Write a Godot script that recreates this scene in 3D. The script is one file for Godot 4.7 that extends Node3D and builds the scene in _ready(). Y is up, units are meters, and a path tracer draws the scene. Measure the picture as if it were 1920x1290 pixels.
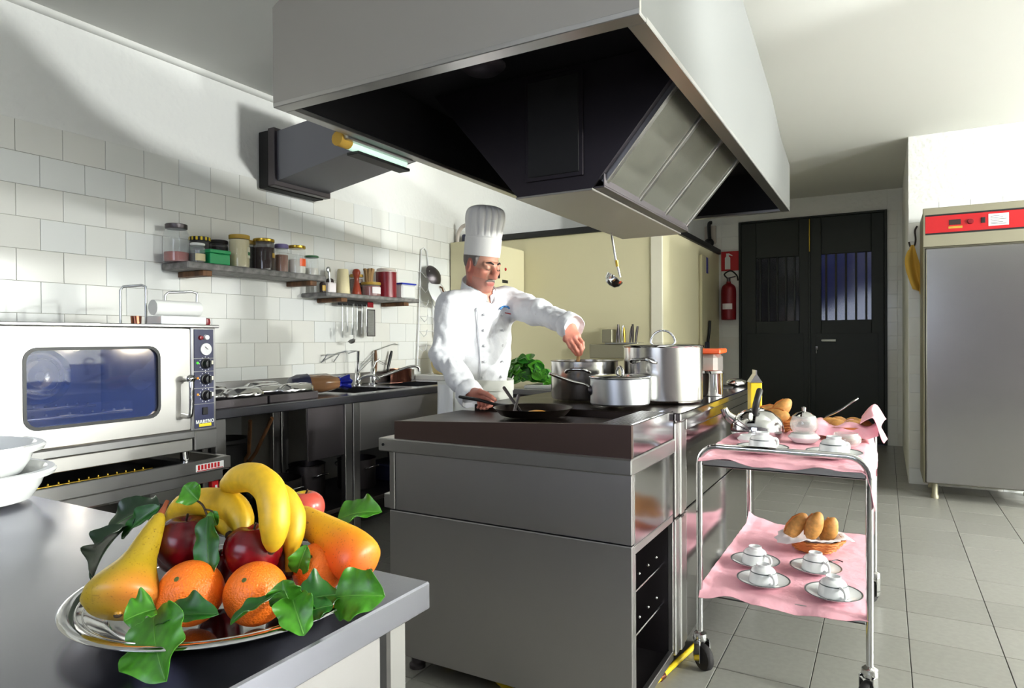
extends Node3D
# A professional kitchen: chef at a cooking island under a steel hood, tiled wall with oven and sink on the left, tea trolley and fridge on the right.

var M := {}
var used := {}
var rng := RandomNumberGenerator.new()


class Mb:
	var st := SurfaceTool.new()
	var g := 1
	var off := Vector3.ZERO
	var n := 0
	var paint = null

	func _init(offset := Vector3.ZERO):
		st.begin(Mesh.PRIMITIVE_TRIANGLES)
		st.set_color(Color.WHITE)
		off = offset

	func col(c: Color):
		st.set_color(c.srgb_to_linear())

	func tri(a: Vector3, b: Vector3, c: Vector3, s := -1):
		st.set_smooth_group(s)
		for p in [a, c, b]:
			if paint != null:
				st.set_color(paint.call(p))
			st.add_vertex(p - off)
		n += 1

	func quad(a: Vector3, b: Vector3, c: Vector3, d: Vector3, s := -1):
		tri(a, b, c, s)
		tri(a, c, d, s)

	func tri_out(a: Vector3, b: Vector3, c: Vector3, from: Vector3, s := -1):
		if (b - a).cross(c - a).dot((a + b + c) / 3.0 - from) >= 0.0:
			tri(a, b, c, s)
		else:
			tri(a, c, b, s)

	# chamfered box
	func box(c: Vector3, size: Vector3, b := 0.002, bs := Basis.IDENTITY):
		var h := size / 2.0
		b = minf(b, minf(h.x, minf(h.y, h.z)) * 0.45)
		var v := {}
		for sx in [-1, 1]:
			for sy in [-1, 1]:
				for sz in [-1, 1]:
					for ax in 3:
						var p := Vector3(h.x * sx, h.y * sy, h.z * sz)
						var s := Vector3(sx, sy, sz)
						for k in 3:
							if k != ax:
								p[k] -= b * s[k]
						v[[sx, sy, sz, ax]] = c + bs * p
		for ax in 3:
			var u := (ax + 1) % 3
			var w := (ax + 2) % 3
			for s in [-1, 1]:
				var q := []
				for e in [[-1, -1], [1, -1], [1, 1], [-1, 1]]:
					var k := [0, 0, 0]
					k[ax] = s
					k[u] = e[0]
					k[w] = e[1]
					q.append(v[[k[0], k[1], k[2], ax]])
				tri_out(q[0], q[1], q[2], c)
				tri_out(q[0], q[2], q[3], c)
			for e in [[-1, -1], [1, -1], [1, 1], [-1, 1]]:
				var k0 := [0, 0, 0]
				k0[ax] = -1
				k0[u] = e[0]
				k0[w] = e[1]
				var k1 := k0.duplicate()
				k1[ax] = 1
				var a: Vector3 = v[[k0[0], k0[1], k0[2], u]]
				var b1: Vector3 = v[[k1[0], k1[1], k1[2], u]]
				var c1: Vector3 = v[[k1[0], k1[1], k1[2], w]]
				var d1: Vector3 = v[[k0[0], k0[1], k0[2], w]]
				tri_out(a, b1, c1, c)
				tri_out(a, c1, d1, c)
		for sx in [-1, 1]:
			for sy in [-1, 1]:
				for sz in [-1, 1]:
					tri_out(v[[sx, sy, sz, 0]], v[[sx, sy, sz, 1]], v[[sx, sy, sz, 2]], c)

	func bx(x0: float, x1: float, y0: float, y1: float, z0: float, z1: float, b := 0.002):
		box(Vector3(x0 + x1, y0 + y1, z0 + z1) / 2.0, Vector3(absf(x1 - x0), absf(y1 - y0), absf(z1 - z0)), b)

	# profile of (radius, height) turned round the y axis of xf; wob(angle, k) scales the radius
	func lathe(prof: Array, seg := 24, xf := Transform3D.IDENTITY, wob = null):
		g += 1
		var m := prof.size()
		var rings := []
		for i in m:
			var ring := []
			for j in seg:
				var a := TAU * j / seg
				var r: float = prof[i].x
				if wob != null:
					r *= wob.call(a, float(i) / (m - 1))
				ring.append(xf * Vector3(r * cos(a), prof[i].y, r * sin(a)))
			rings.append(ring)
		for i in m - 1:
			if i > 0:
				var d0: Vector2 = (prof[i] - prof[i - 1]).normalized()
				var d1: Vector2 = (prof[i + 1] - prof[i]).normalized()
				if d0.dot(d1) < 0.78:
					g += 1
			for j in seg:
				var k := (j + 1) % seg
				var a0: Vector3 = rings[i][j]
				var a1: Vector3 = rings[i][k]
				var b0: Vector3 = rings[i + 1][j]
				var b1: Vector3 = rings[i + 1][k]
				if prof[i + 1].x > 1e-6:
					tri(a0, b0, b1, g)
				if prof[i].x > 1e-6:
					tri(a0, b1, a1, g)

	# round rod along points; r a number or an array; flat < 1 squashes the section along up
	func tube(pts: Array, r, seg := 10, cap := true, squash := 1.0, closed := false):
		g += 1
		var m := pts.size()
		var t0: Vector3 = (pts[1] - pts[0]).normalized()
		var up := Vector3.UP if absf(t0.y) < 0.9 else Vector3.RIGHT
		var nn := (up - t0 * up.dot(t0)).normalized()
		var rings := []
		for i in m:
			var t: Vector3
			if closed:
				t = (pts[(i + 1) % m] - pts[(i + m - 1) % m]).normalized()
			elif i == 0:
				t = t0
			elif i == m - 1:
				t = (pts[i] - pts[i - 1]).normalized()
			else:
				t = (pts[i + 1] - pts[i - 1]).normalized()
			nn = (nn - t * nn.dot(t)).normalized()
			var bb := t.cross(nn)
			var rr: float = r[i] if r is Array else r
			var ring := []
			for j in seg:
				var a := TAU * j / seg
				ring.append(pts[i] + (nn * (cos(a) * squash) + bb * sin(a)) * rr)
			rings.append(ring)
		var last := m if closed else m - 1
		for i in last:
			var i2 := (i + 1) % m
			for j in seg:
				var k := (j + 1) % seg
				quad(rings[i][j], rings[i][k], rings[i2][k], rings[i2][j], g)
		if cap and not closed:
			g += 1
			for j in seg:
				var k := (j + 1) % seg
				tri(pts[0], rings[0][k], rings[0][j], -1)
				tri(pts[m - 1], rings[m - 1][j], rings[m - 1][k], -1)

	# outline in the xy plane of xf, extruded from z = 0 to depth
	func prism(poly: PackedVector2Array, depth: float, xf := Transform3D.IDENTITY):
		if Geometry2D.is_polygon_clockwise(poly):
			poly.reverse()
		var ids := Geometry2D.triangulate_polygon(poly)
		var flip := xf.basis.determinant() < 0.0
		for i in range(0, ids.size(), 3):
			var a := poly[ids[i]]
			var b := poly[ids[i + 1]]
			var c := poly[ids[i + 2]]
			if (b - a).cross(c - a) < 0.0:
				var t := b
				b = c
				c = t
			for z in [0.0, depth]:
				var p := xf * Vector3(a.x, a.y, z)
				var q := xf * Vector3(b.x, b.y, z)
				var r := xf * Vector3(c.x, c.y, z)
				if (z > 0.0) != flip:
					tri(p, q, r)
				else:
					tri(p, r, q)
		for i in poly.size():
			var a := poly[i]
			var b := poly[(i + 1) % poly.size()]
			var p0 := xf * Vector3(a.x, a.y, 0)
			var p1 := xf * Vector3(b.x, b.y, 0)
			var q0 := xf * Vector3(a.x, a.y, depth)
			var q1 := xf * Vector3(b.x, b.y, depth)
			if flip:
				quad(p0, q0, q1, p1)
			else:
				quad(p0, p1, q1, q0)

	# sheet f(u, v) with a thickness; u x v points out of the top side
	func sheet(nu: int, nv: int, f: Callable, th := 0.0015):
		g += 2
		var p := []
		for i in nu + 1:
			var row := []
			for j in nv + 1:
				row.append(f.call(float(i) / nu, float(j) / nv))
			p.append(row)
		var a := []
		var b := []
		for i in nu + 1:
			var ra := []
			var rb := []
			for j in nv + 1:
				var du: Vector3 = p[mini(i + 1, nu)][j] - p[maxi(i - 1, 0)][j]
				var dv: Vector3 = p[i][mini(j + 1, nv)] - p[i][maxi(j - 1, 0)]
				var nn := du.cross(dv).normalized()
				ra.append(p[i][j] + nn * th / 2.0)
				rb.append(p[i][j] - nn * th / 2.0)
			a.append(ra)
			b.append(rb)
		for i in nu:
			for j in nv:
				quad(a[i][j], a[i + 1][j], a[i + 1][j + 1], a[i][j + 1], g)
				quad(b[i][j], b[i][j + 1], b[i + 1][j + 1], b[i + 1][j], g + 1)
		for i in nu:
			quad(a[i][0], b[i][0], b[i + 1][0], a[i + 1][0])
			quad(a[i + 1][nv], b[i + 1][nv], b[i][nv], a[i][nv])
		for j in nv:
			quad(a[0][j + 1], b[0][j + 1], b[0][j], a[0][j])
			quad(a[nu][j], b[nu][j], b[nu][j + 1], a[nu][j + 1])
		g += 2

	func ball(c: Vector3, r: Vector3, seg := 16, rows := 10, bs := Basis.IDENTITY, wob = null):
		var prof := []
		for i in rows + 1:
			var t := PI * i / rows
			prof.append(Vector2(sin(t) if i > 0 and i < rows else 0.0, -cos(t)))
		lathe(prof, seg, Transform3D(bs * Basis.from_scale(r), c), wob)

	func mesh() -> ArrayMesh:
		st.generate_normals()
		return st.commit()


# distance field on a grid, meshed as surface nets
class Field:
	var o: Vector3
	var c: float
	var nx: int
	var ny: int
	var nz: int
	var d: PackedFloat32Array

	func _init(lo: Vector3, hi: Vector3, cell: float):
		o = lo
		c = cell
		nx = int(ceil((hi.x - lo.x) / cell)) + 1
		ny = int(ceil((hi.y - lo.y) / cell)) + 1
		nz = int(ceil((hi.z - lo.z) / cell)) + 1
		d.resize(nx * ny * nz)
		d.fill(9.0)

	func span(lo: Vector3, hi: Vector3) -> Array:
		return [clampi(int((lo.x - o.x) / c), 0, nx - 1), clampi(int((hi.x - o.x) / c) + 1, 0, nx - 1), clampi(int((lo.y - o.y) / c), 0, ny - 1), clampi(int((hi.y - o.y) / c) + 1, 0, ny - 1), clampi(int((lo.z - o.z) / c), 0, nz - 1), clampi(int((hi.z - o.z) / c) + 1, 0, nz - 1)]

	# tapered rod from a to b; k how softly it joins
	func rod(a: Vector3, b: Vector3, ra: float, rb: float, k := 0.02):
		var m := maxf(ra, rb) + k + c * 2.0
		var s := span(a.min(b) - Vector3.ONE * m, a.max(b) + Vector3.ONE * m)
		var ab := b - a
		var l2 := maxf(ab.length_squared(), 1e-9)
		for x in range(s[0], s[1] + 1):
			for y in range(s[2], s[3] + 1):
				var i := (x * ny + y) * nz + int(s[4])
				for z in range(s[4], s[5] + 1):
					var p := o + Vector3(x, y, z) * c - a
					var t := clampf(p.dot(ab) / l2, 0.0, 1.0)
					var e := (p - ab * t).length() - lerpf(ra, rb, t)
					var q := d[i]
					if q < 9.0 and e - q < k:
						var h := clampf(0.5 + 0.5 * (q - e) / k, 0.0, 1.0)
						e = lerpf(q, e, h) - k * h * (1.0 - h)
					if e < q:
						d[i] = e
					i += 1

	# ellipsoid with axes of bs
	func egg(p0: Vector3, r: Vector3, bs := Basis.IDENTITY, k := 0.02, sign := 1.0):
		var m := maxf(r.x, maxf(r.y, r.z)) + k + c * 2.0
		var s := span(p0 - Vector3.ONE * m, p0 + Vector3.ONE * m)
		var inv := bs.inverse()
		var rm := minf(r.x, minf(r.y, r.z))
		for x in range(s[0], s[1] + 1):
			for y in range(s[2], s[3] + 1):
				var i := (x * ny + y) * nz + int(s[4])
				for z in range(s[4], s[5] + 1):
					var p := inv * (o + Vector3(x, y, z) * c - p0)
					var k0 := (p / r).length()
					var k1 := (p / (r * r)).length()
					var e := k0 * (k0 - 1.0) / k1 if k1 > 1e-6 else -rm
					var q := d[i]
					if sign > 0.0:
						if q < 9.0 and absf(e - q) < k:
							var h := clampf(0.5 + 0.5 * (q - e) / k, 0.0, 1.0)
							e = lerpf(q, e, h) - k * h * (1.0 - h)
							d[i] = e
						elif e < q:
							d[i] = e
					else:
						var h := clampf(0.5 - 0.5 * (q + e) / k, 0.0, 1.0)
						d[i] = lerpf(q, -e, h) + k * h * (1.0 - h)
					i += 1

	# cut away all that lies beyond the plane
	func cut(p0: Vector3, nrm: Vector3):
		for x in nx:
			for y in ny:
				var i := (x * ny + y) * nz
				for z in nz:
					d[i] = maxf(d[i], (o + Vector3(x, y, z) * c - p0).dot(nrm))
					i += 1

	# first point of the surface on the way from p along dir
	func hit(p: Vector3, dir: Vector3) -> Vector3:
		for i in 400:
			var q := p + dir * (i * c * 0.25)
			var g := (q - o) / c
			var x := clampi(roundi(g.x), 0, nx - 1)
			var y := clampi(roundi(g.y), 0, ny - 1)
			var z := clampi(roundi(g.z), 0, nz - 1)
			if d[(x * ny + y) * nz + z] < c * 0.3:
				return q
		return p

	func to(mb: Mb, bend = null, paint = null):
		var at := {}
		mb.g += 1
		var corner := []
		for k in 8:
			corner.append(Vector3(k & 1, (k >> 1) & 1, k >> 2))
		var edges := [[0, 1], [2, 3], [4, 5], [6, 7], [0, 2], [1, 3], [4, 6], [5, 7], [0, 4], [1, 5], [2, 6], [3, 7]]
		var step := []
		for k in 8:
			step.append(((k & 1) * ny + ((k >> 1) & 1)) * nz + (k >> 2))
		for x in nx - 1:
			for y in ny - 1:
				var i := (x * ny + y) * nz
				for z in nz - 1:
					var i0 := i + z
					var v0 := d[i0]
					if absf(v0) > c * 2.0:
						continue
					var neg := 0
					for k in 8:
						if d[i0 + step[k]] < 0.0:
							neg += 1
					if neg == 0 or neg == 8:
						continue
					var sum := Vector3.ZERO
					var cnt := 0
					for e in edges:
						var a := d[i0 + step[e[0]]]
						var b := d[i0 + step[e[1]]]
						if (a < 0.0) != (b < 0.0):
							sum += corner[e[0]].lerp(corner[e[1]], a / (a - b))
							cnt += 1
					at[i0] = o + (Vector3(x, y, z) + sum / cnt) * c
		if bend != null:
			for key in at:
				var i: int = key
				var gx: float = d[i + ny * nz] - d[i]
				var gy: float = d[i + nz] - d[i]
				var gz: float = d[i + 1] - d[i]
				at[key] = bend.call(at[key], Vector3(gx, gy, gz).normalized())
		var sx := ny * nz
		for key in at:
			var i: int = key
			var z := i % nz
			var y := (i / nz) % ny
			var x := i / sx
			var v := d[i]
			for ax in 3:
				var st1: int = [sx, nz, 1][ax]
				var u: int = [nz, 1, sx][ax]
				var w: int = [1, sx, nz][ax]
				if [y, z, x][ax] == 0 or [z, x, y][ax] == 0:
					continue
				var v1 := d[i + st1]
				if (v < 0.0) == (v1 < 0.0):
					continue
				if not (at.has(i - u) and at.has(i - w) and at.has(i - u - w)):
					continue
				var q := [at[i], at[i - u], at[i - u - w], at[i - w]]
				if paint != null:
					mb.st.set_color(paint.call(q[0]))
				if v < 0.0:
					mb.quad(q[0], q[1], q[2], q[3], mb.g)
				else:
					mb.quad(q[0], q[3], q[2], q[1], mb.g)


func numbered(called: String, keys: Dictionary) -> String:
	if not keys.has(called):
		keys[called] = 0
		return called
	keys[called] += 1
	return "%s_%03d" % [called, keys[called]]


func put(o: Node, called: String, parent: Node):
	if parent == self:
		o.name = numbered(called, used)
	else:
		var keys: Dictionary = parent.get_meta("_n") if parent.has_meta("_n") else {}
		o.name = numbered(called, keys)
		parent.set_meta("_n", keys)
	parent.add_child(o, true)


func obj(called: String, mb, m, parent: Node = self) -> MeshInstance3D:
	var o := MeshInstance3D.new()
	o.mesh = mb if mb is Mesh else mb.mesh()
	o.material_override = M[m] if m is String else m
	o.cast_shadow = GeometryInstance3D.SHADOW_CASTING_SETTING_ON
	put(o, called, parent)
	return o


func tag(o: Node, label: String, category: String, group := "") -> Node:
	o.set_meta("label", label)
	o.set_meta("category", category)
	if group:
		o.set_meta("group", group)
	return o


func thing(called: String, label: String, category: String, at := Vector3.ZERO, turn := 0.0, group := "") -> Node3D:
	var o := Node3D.new()
	put(o, called, self)
	o.position = at
	o.rotation.y = turn
	tag(o, label, category, group)
	return o


func dup(src: Node3D, called: String, label: String, at: Vector3, turn := 0.0) -> Node3D:
	var r: Node3D = src.duplicate()
	r.name = numbered(called, used)
	add_child(r)
	r.position = at
	r.rotation.y = turn
	r.set_meta("label", label)
	return r


func struct(called: String, mb, m, parent: Node = self) -> MeshInstance3D:
	var o := obj(called, mb, m, parent)
	if parent == self:
		o.set_meta("kind", "structure")
	return o


func noise_tex(freq: float, seed_: int, size := 256, lo := 0.0, hi := 1.0, stretch := Vector2i(1, 1), normal := 0.0) -> ImageTexture:
	var fn := FastNoiseLite.new()
	fn.seed = seed_
	fn.frequency = freq
	fn.fractal_octaves = 4
	var im := fn.get_seamless_image(size, size)
	im.convert(Image.FORMAT_RGB8)
	if stretch != Vector2i(1, 1):
		im.resize(size * stretch.x, size * stretch.y, Image.INTERPOLATE_CUBIC)
		im = im.get_region(Rect2i(0, 0, size, size))
		im.resize(size, size)
	if normal > 0.0:
		im.bump_map_to_normal_map(normal)
		return ImageTexture.create_from_image(im)
	for y in size:
		for x in size:
			var v := lerpf(lo, hi, im.get_pixel(x, y).r)
			im.set_pixel(x, y, Color(v, v, v))
	return ImageTexture.create_from_image(im)


func mat(called: String, c: Color, rough := 0.5, metal := 0.0) -> StandardMaterial3D:
	var m := StandardMaterial3D.new()
	m.albedo_color = c
	m.roughness = rough
	m.metallic = metal
	m.metallic_specular = 0.5
	M[called] = m
	return m


func glass(called: String, c: Color, rough := 0.03) -> StandardMaterial3D:
	var m := mat(called, c, rough)
	m.transparency = BaseMaterial3D.TRANSPARENCY_ALPHA
	return m


func tri_map(m: StandardMaterial3D, s: Vector3, world := false):
	m.uv1_triplanar = true
	m.uv1_world_triplanar = world
	m.uv1_scale = s


func text(t: String, h: float, m, parent: Node, xf: Transform3D, depth := 0.001, bold := false):
	var tm := TextMesh.new()
	tm.text = t
	var f := SystemFont.new()
	f.font_names = PackedStringArray(["Droid Sans"])
	if bold:
		f.font_weight = 700
	tm.font = f
	tm.font_size = 64
	tm.pixel_size = h / 46.0
	tm.depth = depth
	tm.curve_step = 2.0
	var o := MeshInstance3D.new()
	o.mesh = tm
	o.material_override = M[m]
	o.transform = xf
	put(o, "lettering", parent)
	return o


func arc(c: Vector3, u: Vector3, v: Vector3, r: float, a0: float, a1: float, n := 6) -> Array:
	var out := []
	for i in n + 1:
		var a := deg_to_rad(lerpf(a0, a1, float(i) / n))
		out.append(c + (u * cos(a) + v * sin(a)) * r)
	return out


func smooth_path(ctrl: Array, n := 6) -> Array:
	var out := []
	var m := ctrl.size()
	for i in m - 1:
		var p0 = ctrl[maxi(i - 1, 0)]
		var p3 = ctrl[mini(i + 2, m - 1)]
		for j in n:
			out.append(ctrl[i].cubic_interpolate(ctrl[i + 1], p0, p3, float(j) / n))
	out.append(ctrl[m - 1])
	return out


func smooth_prof(ctrl: Array, n := 4) -> Array:
	return smooth_path(ctrl, n)


func _ready():
	rng.seed = 7
	var cam := Camera3D.new()
	cam.name = "camera"
	cam.fov = 55.1
	cam.position = Vector3(0, 1.2, 0)
	cam.rotation = Vector3(-0.0069, 0.51515, -0.00586)
	cam.near = 0.05
	cam.far = 60.0
	add_child(cam)
	cam.current = true
	var we := WorldEnvironment.new()
	we.name = "world_environment"
	var env := Environment.new()
	env.background_mode = Environment.BG_SKY
	var sky := Sky.new()
	var psm := ProceduralSkyMaterial.new()
	psm.sky_top_color = Color(0.35, 0.5, 0.8)
	psm.sky_horizon_color = Color(0.75, 0.8, 0.88)
	psm.ground_bottom_color = Color(0.3, 0.3, 0.3)
	psm.ground_horizon_color = Color(0.6, 0.62, 0.65)
	sky.sky_material = psm
	env.sky = sky
	env.background_energy_multiplier = 1.0
	env.tonemap_mode = Environment.TONE_MAPPER_LINEAR
	env.tonemap_exposure = 0.93
	env.sdfgi_enabled = true
	env.ssao_enabled = true
	env.ssil_enabled = true
	we.environment = env
	add_child(we)
	lights()
	materials()
	room()
	island()
	hood()
	oven()
	sink_counter()
	wall_shelves()
	back_corner()
	worktable()
	trolley()
	fridge()
	recess()
	cookware()
	chef()
	fruit()
	for o in find_children("*", "", true, false):
		if o.has_meta("_n"):
			o.remove_meta("_n")


func lamp(called: String, at: Vector3, c: Color, energy: float, size: float, towards = null, cone := 60.0):
	var l: Light3D
	if towards == null:
		l = OmniLight3D.new()
		l.omni_range = 20.0
		l.omni_attenuation = 2.0
	else:
		l = SpotLight3D.new()
		l.spot_range = 20.0
		l.spot_attenuation = 2.0
		l.spot_angle = cone
		l.spot_angle_attenuation = 0.6
	l.name = called
	l.light_color = c
	l.light_energy = energy
	l.light_size = size
	l.shadow_enabled = true
	add_child(l)
	if towards != null:
		l.look_at_from_position(at, towards)
	else:
		l.position = at


func area(called: String, at: Vector3, towards: Vector3, size: Vector2, c: Color, energy: float):
	var l := AreaLight3D.new()
	l.name = called
	l.light_color = c
	l.light_energy = energy
	l.area_size = size
	l.area_range = 20.0
	l.area_attenuation = 2.0
	l.shadow_enabled = true
	add_child(l)
	l.look_at_from_position(at, towards, Vector3.UP if absf((towards - at).normalized().y) < 0.95 else Vector3.FORWARD)


func lights():
	# two unseen stand lamps on the right, placed to light chef and left wall
	lamp("unseen_stand_lamp_light", Vector3(5.0, 2.06, -2.0), Color(0.985, 1.0, 0.99), 23.0, 0.11)
	lamp("unseen_stand_lamp_light_far", Vector3(5.0, 2.06, -4.6), Color(0.985, 1.0, 0.99), 19.0, 0.11)
	# unseen spotlight on the ceiling, placed to light the left wall over the hood
	lamp("unseen_ceiling_spot_light", Vector3(1.55, 2.71, -3.3), Color(0.985, 1.0, 0.99), 17.0, 0.05, Vector3(-3.6, 2.5, -2.4), 30.0)
	# added window behind the camera, soft fill for the front surfaces
	area("added_window_light", Vector3(-0.8, 1.75, 1.7), Vector3(-0.6, 1.2, -3.0), Vector2(1.8, 1.2), Color(0.88, 0.92, 1.0), 3.4)
	# uplighter near the right wall, out of view, placed to light the ceiling
	area("unseen_uplight", Vector3(2.5, 1.84, -5.2), Vector3(2.3, 2.84, -5.0), Vector2(0.4, 0.4), Color(1.0, 0.99, 0.96), 2.6)


func materials():
	var brushed := noise_tex(0.02, 3, 256, 0.9, 1.06, Vector2i(12, 1))
	var blotch := noise_tex(0.012, 5, 256, 0.92, 1.06)
	var fine := noise_tex(0.09, 9, 256, 0.0, 1.0, Vector2i(1, 1), 3.0)
	var soft := noise_tex(0.015, 11, 256, 0.0, 1.0, Vector2i(1, 1), 6.0)
	var m := mat("steel", Color(0.72, 0.715, 0.71), 0.3, 1.0)
	m.roughness_texture = blotch
	tri_map(m, Vector3(1.7, 1.7, 1.7))
	m = mat("steel_brushed", Color(0.70, 0.69, 0.69), 0.36, 1.0)
	m.roughness_texture = brushed
	tri_map(m, Vector3(0.8, 0.8, 0.8))
	m = mat("steel_polished", Color(0.74, 0.73, 0.74), 0.12, 1.0)
	m = mat("steel_top", Color(0.58, 0.58, 0.62), 0.24, 1.0)
	m.roughness_texture = blotch
	tri_map(m, Vector3(1.3, 1.3, 1.3))
	mat("chrome", Color(0.82, 0.82, 0.82), 0.07, 1.0)
	mat("aluminium", Color(0.78, 0.79, 0.80), 0.33, 1.0)
	mat("foil", Color(0.88, 0.88, 0.88), 0.16, 1.0)
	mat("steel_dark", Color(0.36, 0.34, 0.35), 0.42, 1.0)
	m = mat("griddle", Color(0.24, 0.2, 0.18), 0.38, 0.85)
	m.roughness_texture = blotch
	tri_map(m, Vector3(3, 3, 3))
	mat("griddle_rim", Color(0.33, 0.27, 0.25), 0.45, 0.9)
	m = mat("hood_out", Color(0.64, 0.625, 0.60), 0.42, 0.5)
	m.roughness_texture = blotch
	tri_map(m, Vector3(0.5, 0.5, 0.5))
	mat("hood_side_dimmed", Color(0.42, 0.425, 0.42), 0.4, 0.6)  # same steel as the other panels, darkened to offset strong lamp light here
	mat("duct", Color(0.46, 0.46, 0.49), 0.45, 0.5)
	mat("steel_door", Color(0.78, 0.77, 0.75), 0.34, 1.0)
	mat("bag_print", Color(0.5, 0.36, 0.24), 0.25)
	mat("blue_shiny", Color(0.08, 0.12, 0.5), 0.12)
	mat("mill_wood", Color(0.56, 0.2, 0.1), 0.35)
	mat("steel_dull", Color(0.6, 0.58, 0.5), 0.5, 0.7)
	mat("steel_fridge", Color(0.66, 0.655, 0.65), 0.24, 1.0)
	mat("steel_pot", Color(0.76, 0.75, 0.73), 0.2, 1.0)
	mat("pan_iron", Color(0.2, 0.17, 0.15), 0.35, 0.8)
	mat("tub_food", Color(0.7, 0.42, 0.33), 0.5)
	mat("night", Color(0.2, 0.36, 0.9), 0.9)  # blue put behind the door panes to stand for the outside
	mat("emblem_blue", Color(0.3, 0.55, 0.8), 0.7)
	mat("stripe_blue", Color(0.25, 0.42, 0.68), 0.8)
	mat("copper_stem", Color(0.6, 0.3, 0.16), 0.6)
	mat("leaf_rib_dark", Color(0.2, 0.38, 0.12), 0.4)
	mat("front_dark", Color(0.3, 0.28, 0.3), 0.8)  # dark tone chosen so the steel mirrors a dim room behind the camera
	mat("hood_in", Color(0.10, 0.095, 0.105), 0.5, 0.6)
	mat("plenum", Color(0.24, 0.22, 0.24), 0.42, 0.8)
	mat("filter", Color(0.64, 0.64, 0.6), 0.27, 0.85)
	m = mat("plaster", Color(0.88, 0.88, 0.865), 0.85)
	m.normal_enabled = true
	m.normal_texture = fine
	m.normal_scale = 0.25
	tri_map(m, Vector3(0.8, 0.8, 0.8), true)
	mat("ceiling", Color(0.87, 0.87, 0.85), 0.9)
	mat("tile", Color(0.885, 0.885, 0.865), 0.14)
	mat("tile_warm", Color(0.875, 0.87, 0.845), 0.16)
	mat("tile_cool", Color(0.88, 0.885, 0.875), 0.12)
	mat("grout", Color(0.68, 0.67, 0.63), 0.9)
	m = mat("floor_tile", Color(0.53, 0.525, 0.50), 0.3)
	m.albedo_texture = noise_tex(0.06, 21, 256, 0.93, 1.0)
	tri_map(m, Vector3(2, 2, 2), true)
	m = mat("floor_tile_light", Color(0.55, 0.545, 0.52), 0.33)
	m.albedo_texture = noise_tex(0.06, 22, 256, 0.93, 1.0)
	tri_map(m, Vector3(2, 2, 2), true)
	mat("floor_grout", Color(0.22, 0.215, 0.2), 0.9)
	mat("cream", Color(0.83, 0.80, 0.66), 0.6)
	mat("cream_white", Color(0.88, 0.86, 0.78), 0.6)
	mat("black", Color(0.05, 0.05, 0.055), 0.45)
	mat("black_soft", Color(0.07, 0.065, 0.07), 0.7)
	mat("rubber", Color(0.13, 0.12, 0.12), 0.75)
	mat("door_green", Color(0.02, 0.06, 0.025), 0.5)
	mat("navy", Color(0.17, 0.18, 0.29), 0.4)
	mat("white", Color(0.9, 0.9, 0.89), 0.5)
	mat("white_gloss", Color(0.9, 0.9, 0.9), 0.12)
	mat("porcelain", Color(0.9, 0.905, 0.9), 0.1)
	mat("grey_line", Color(0.33, 0.36, 0.36), 0.3)
	mat("red", Color(0.72, 0.06, 0.09), 0.4)
	mat("red_dark", Color(0.5, 0.04, 0.09), 0.35)
	mat("maroon", Color(0.48, 0.06, 0.12), 0.35)
	mat("orange_plastic", Color(0.93, 0.36, 0.14), 0.35)
	mat("yellow", Color(0.9, 0.78, 0.12), 0.5)
	mat("mustard", Color(0.72, 0.58, 0.2), 0.45)
	mat("gold", Color(0.75, 0.62, 0.22), 0.25, 0.8)
	mat("purple", Color(0.46, 0.42, 0.62), 0.45)
	mat("blue", Color(0.12, 0.2, 0.68), 0.35)
	mat("green", Color(0.1, 0.62, 0.36), 0.4)
	mat("green_print", Color(0.2, 0.42, 0.25), 0.5)
	mat("brown", Color(0.34, 0.2, 0.12), 0.5)
	mat("brown_dark", Color(0.16, 0.11, 0.1), 0.5)
	mat("spice", Color(0.55, 0.33, 0.22), 0.8)
	mat("paprika", Color(0.55, 0.16, 0.13), 0.8)
	mat("pasta", Color(0.85, 0.77, 0.55), 0.7)
	mat("cream_food", Color(0.88, 0.83, 0.66), 0.6)
	mat("salt", Color(0.9, 0.88, 0.84), 0.8)
	mat("cork", Color(0.66, 0.52, 0.34), 0.8)
	m = mat("wood", Color(0.5, 0.33, 0.18), 0.6)
	m.albedo_texture = noise_tex(0.02, 31, 256, 0.6, 1.0, Vector2i(1, 10))
	tri_map(m, Vector3(4, 4, 4))
	m = mat("shelf_stone", Color(0.56, 0.55, 0.54), 0.55)
	m.albedo_texture = noise_tex(0.03, 33, 256, 0.65, 1.0)
	tri_map(m, Vector3(2.5, 2.5, 2.5))
	mat("copper", Color(0.62, 0.4, 0.32), 0.25, 1.0)
	mat("skin", Color(0.8, 0.56, 0.46), 0.5)
	M["skin"].vertex_color_use_as_albedo = true
	M["skin"].albedo_color = Color.WHITE
	M["skin"].normal_enabled = true
	M["skin"].normal_texture = fine
	M["skin"].normal_scale = 0.15
	tri_map(M["skin"], Vector3(8, 8, 8))
	mat("hair", Color(0.45, 0.42, 0.4), 0.7)
	mat("hair_dark", Color(0.12, 0.1, 0.09), 0.6)
	mat("moustache", Color(0.52, 0.48, 0.45), 0.6)
	mat("eye_white", Color(0.85, 0.83, 0.8), 0.2)
	m = mat("jacket", Color(0.89, 0.89, 0.895), 0.8)
	m.rim_enabled = true
	m.rim = 0.2
	m.normal_enabled = true
	m.normal_texture = soft
	m.normal_scale = 0.5
	tri_map(m, Vector3(3, 3, 3))
	mat("apron", Color(0.9, 0.9, 0.86), 0.85)
	mat("trousers", Color(0.3, 0.32, 0.36), 0.85)
	mat("hat", Color(0.9, 0.89, 0.87), 0.85)
	m = mat("pink", Color(0.94, 0.70, 0.745), 0.85)
	m.normal_enabled = true
	m.normal_texture = soft
	m.normal_scale = 0.4
	m.backlight_enabled = true
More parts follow.
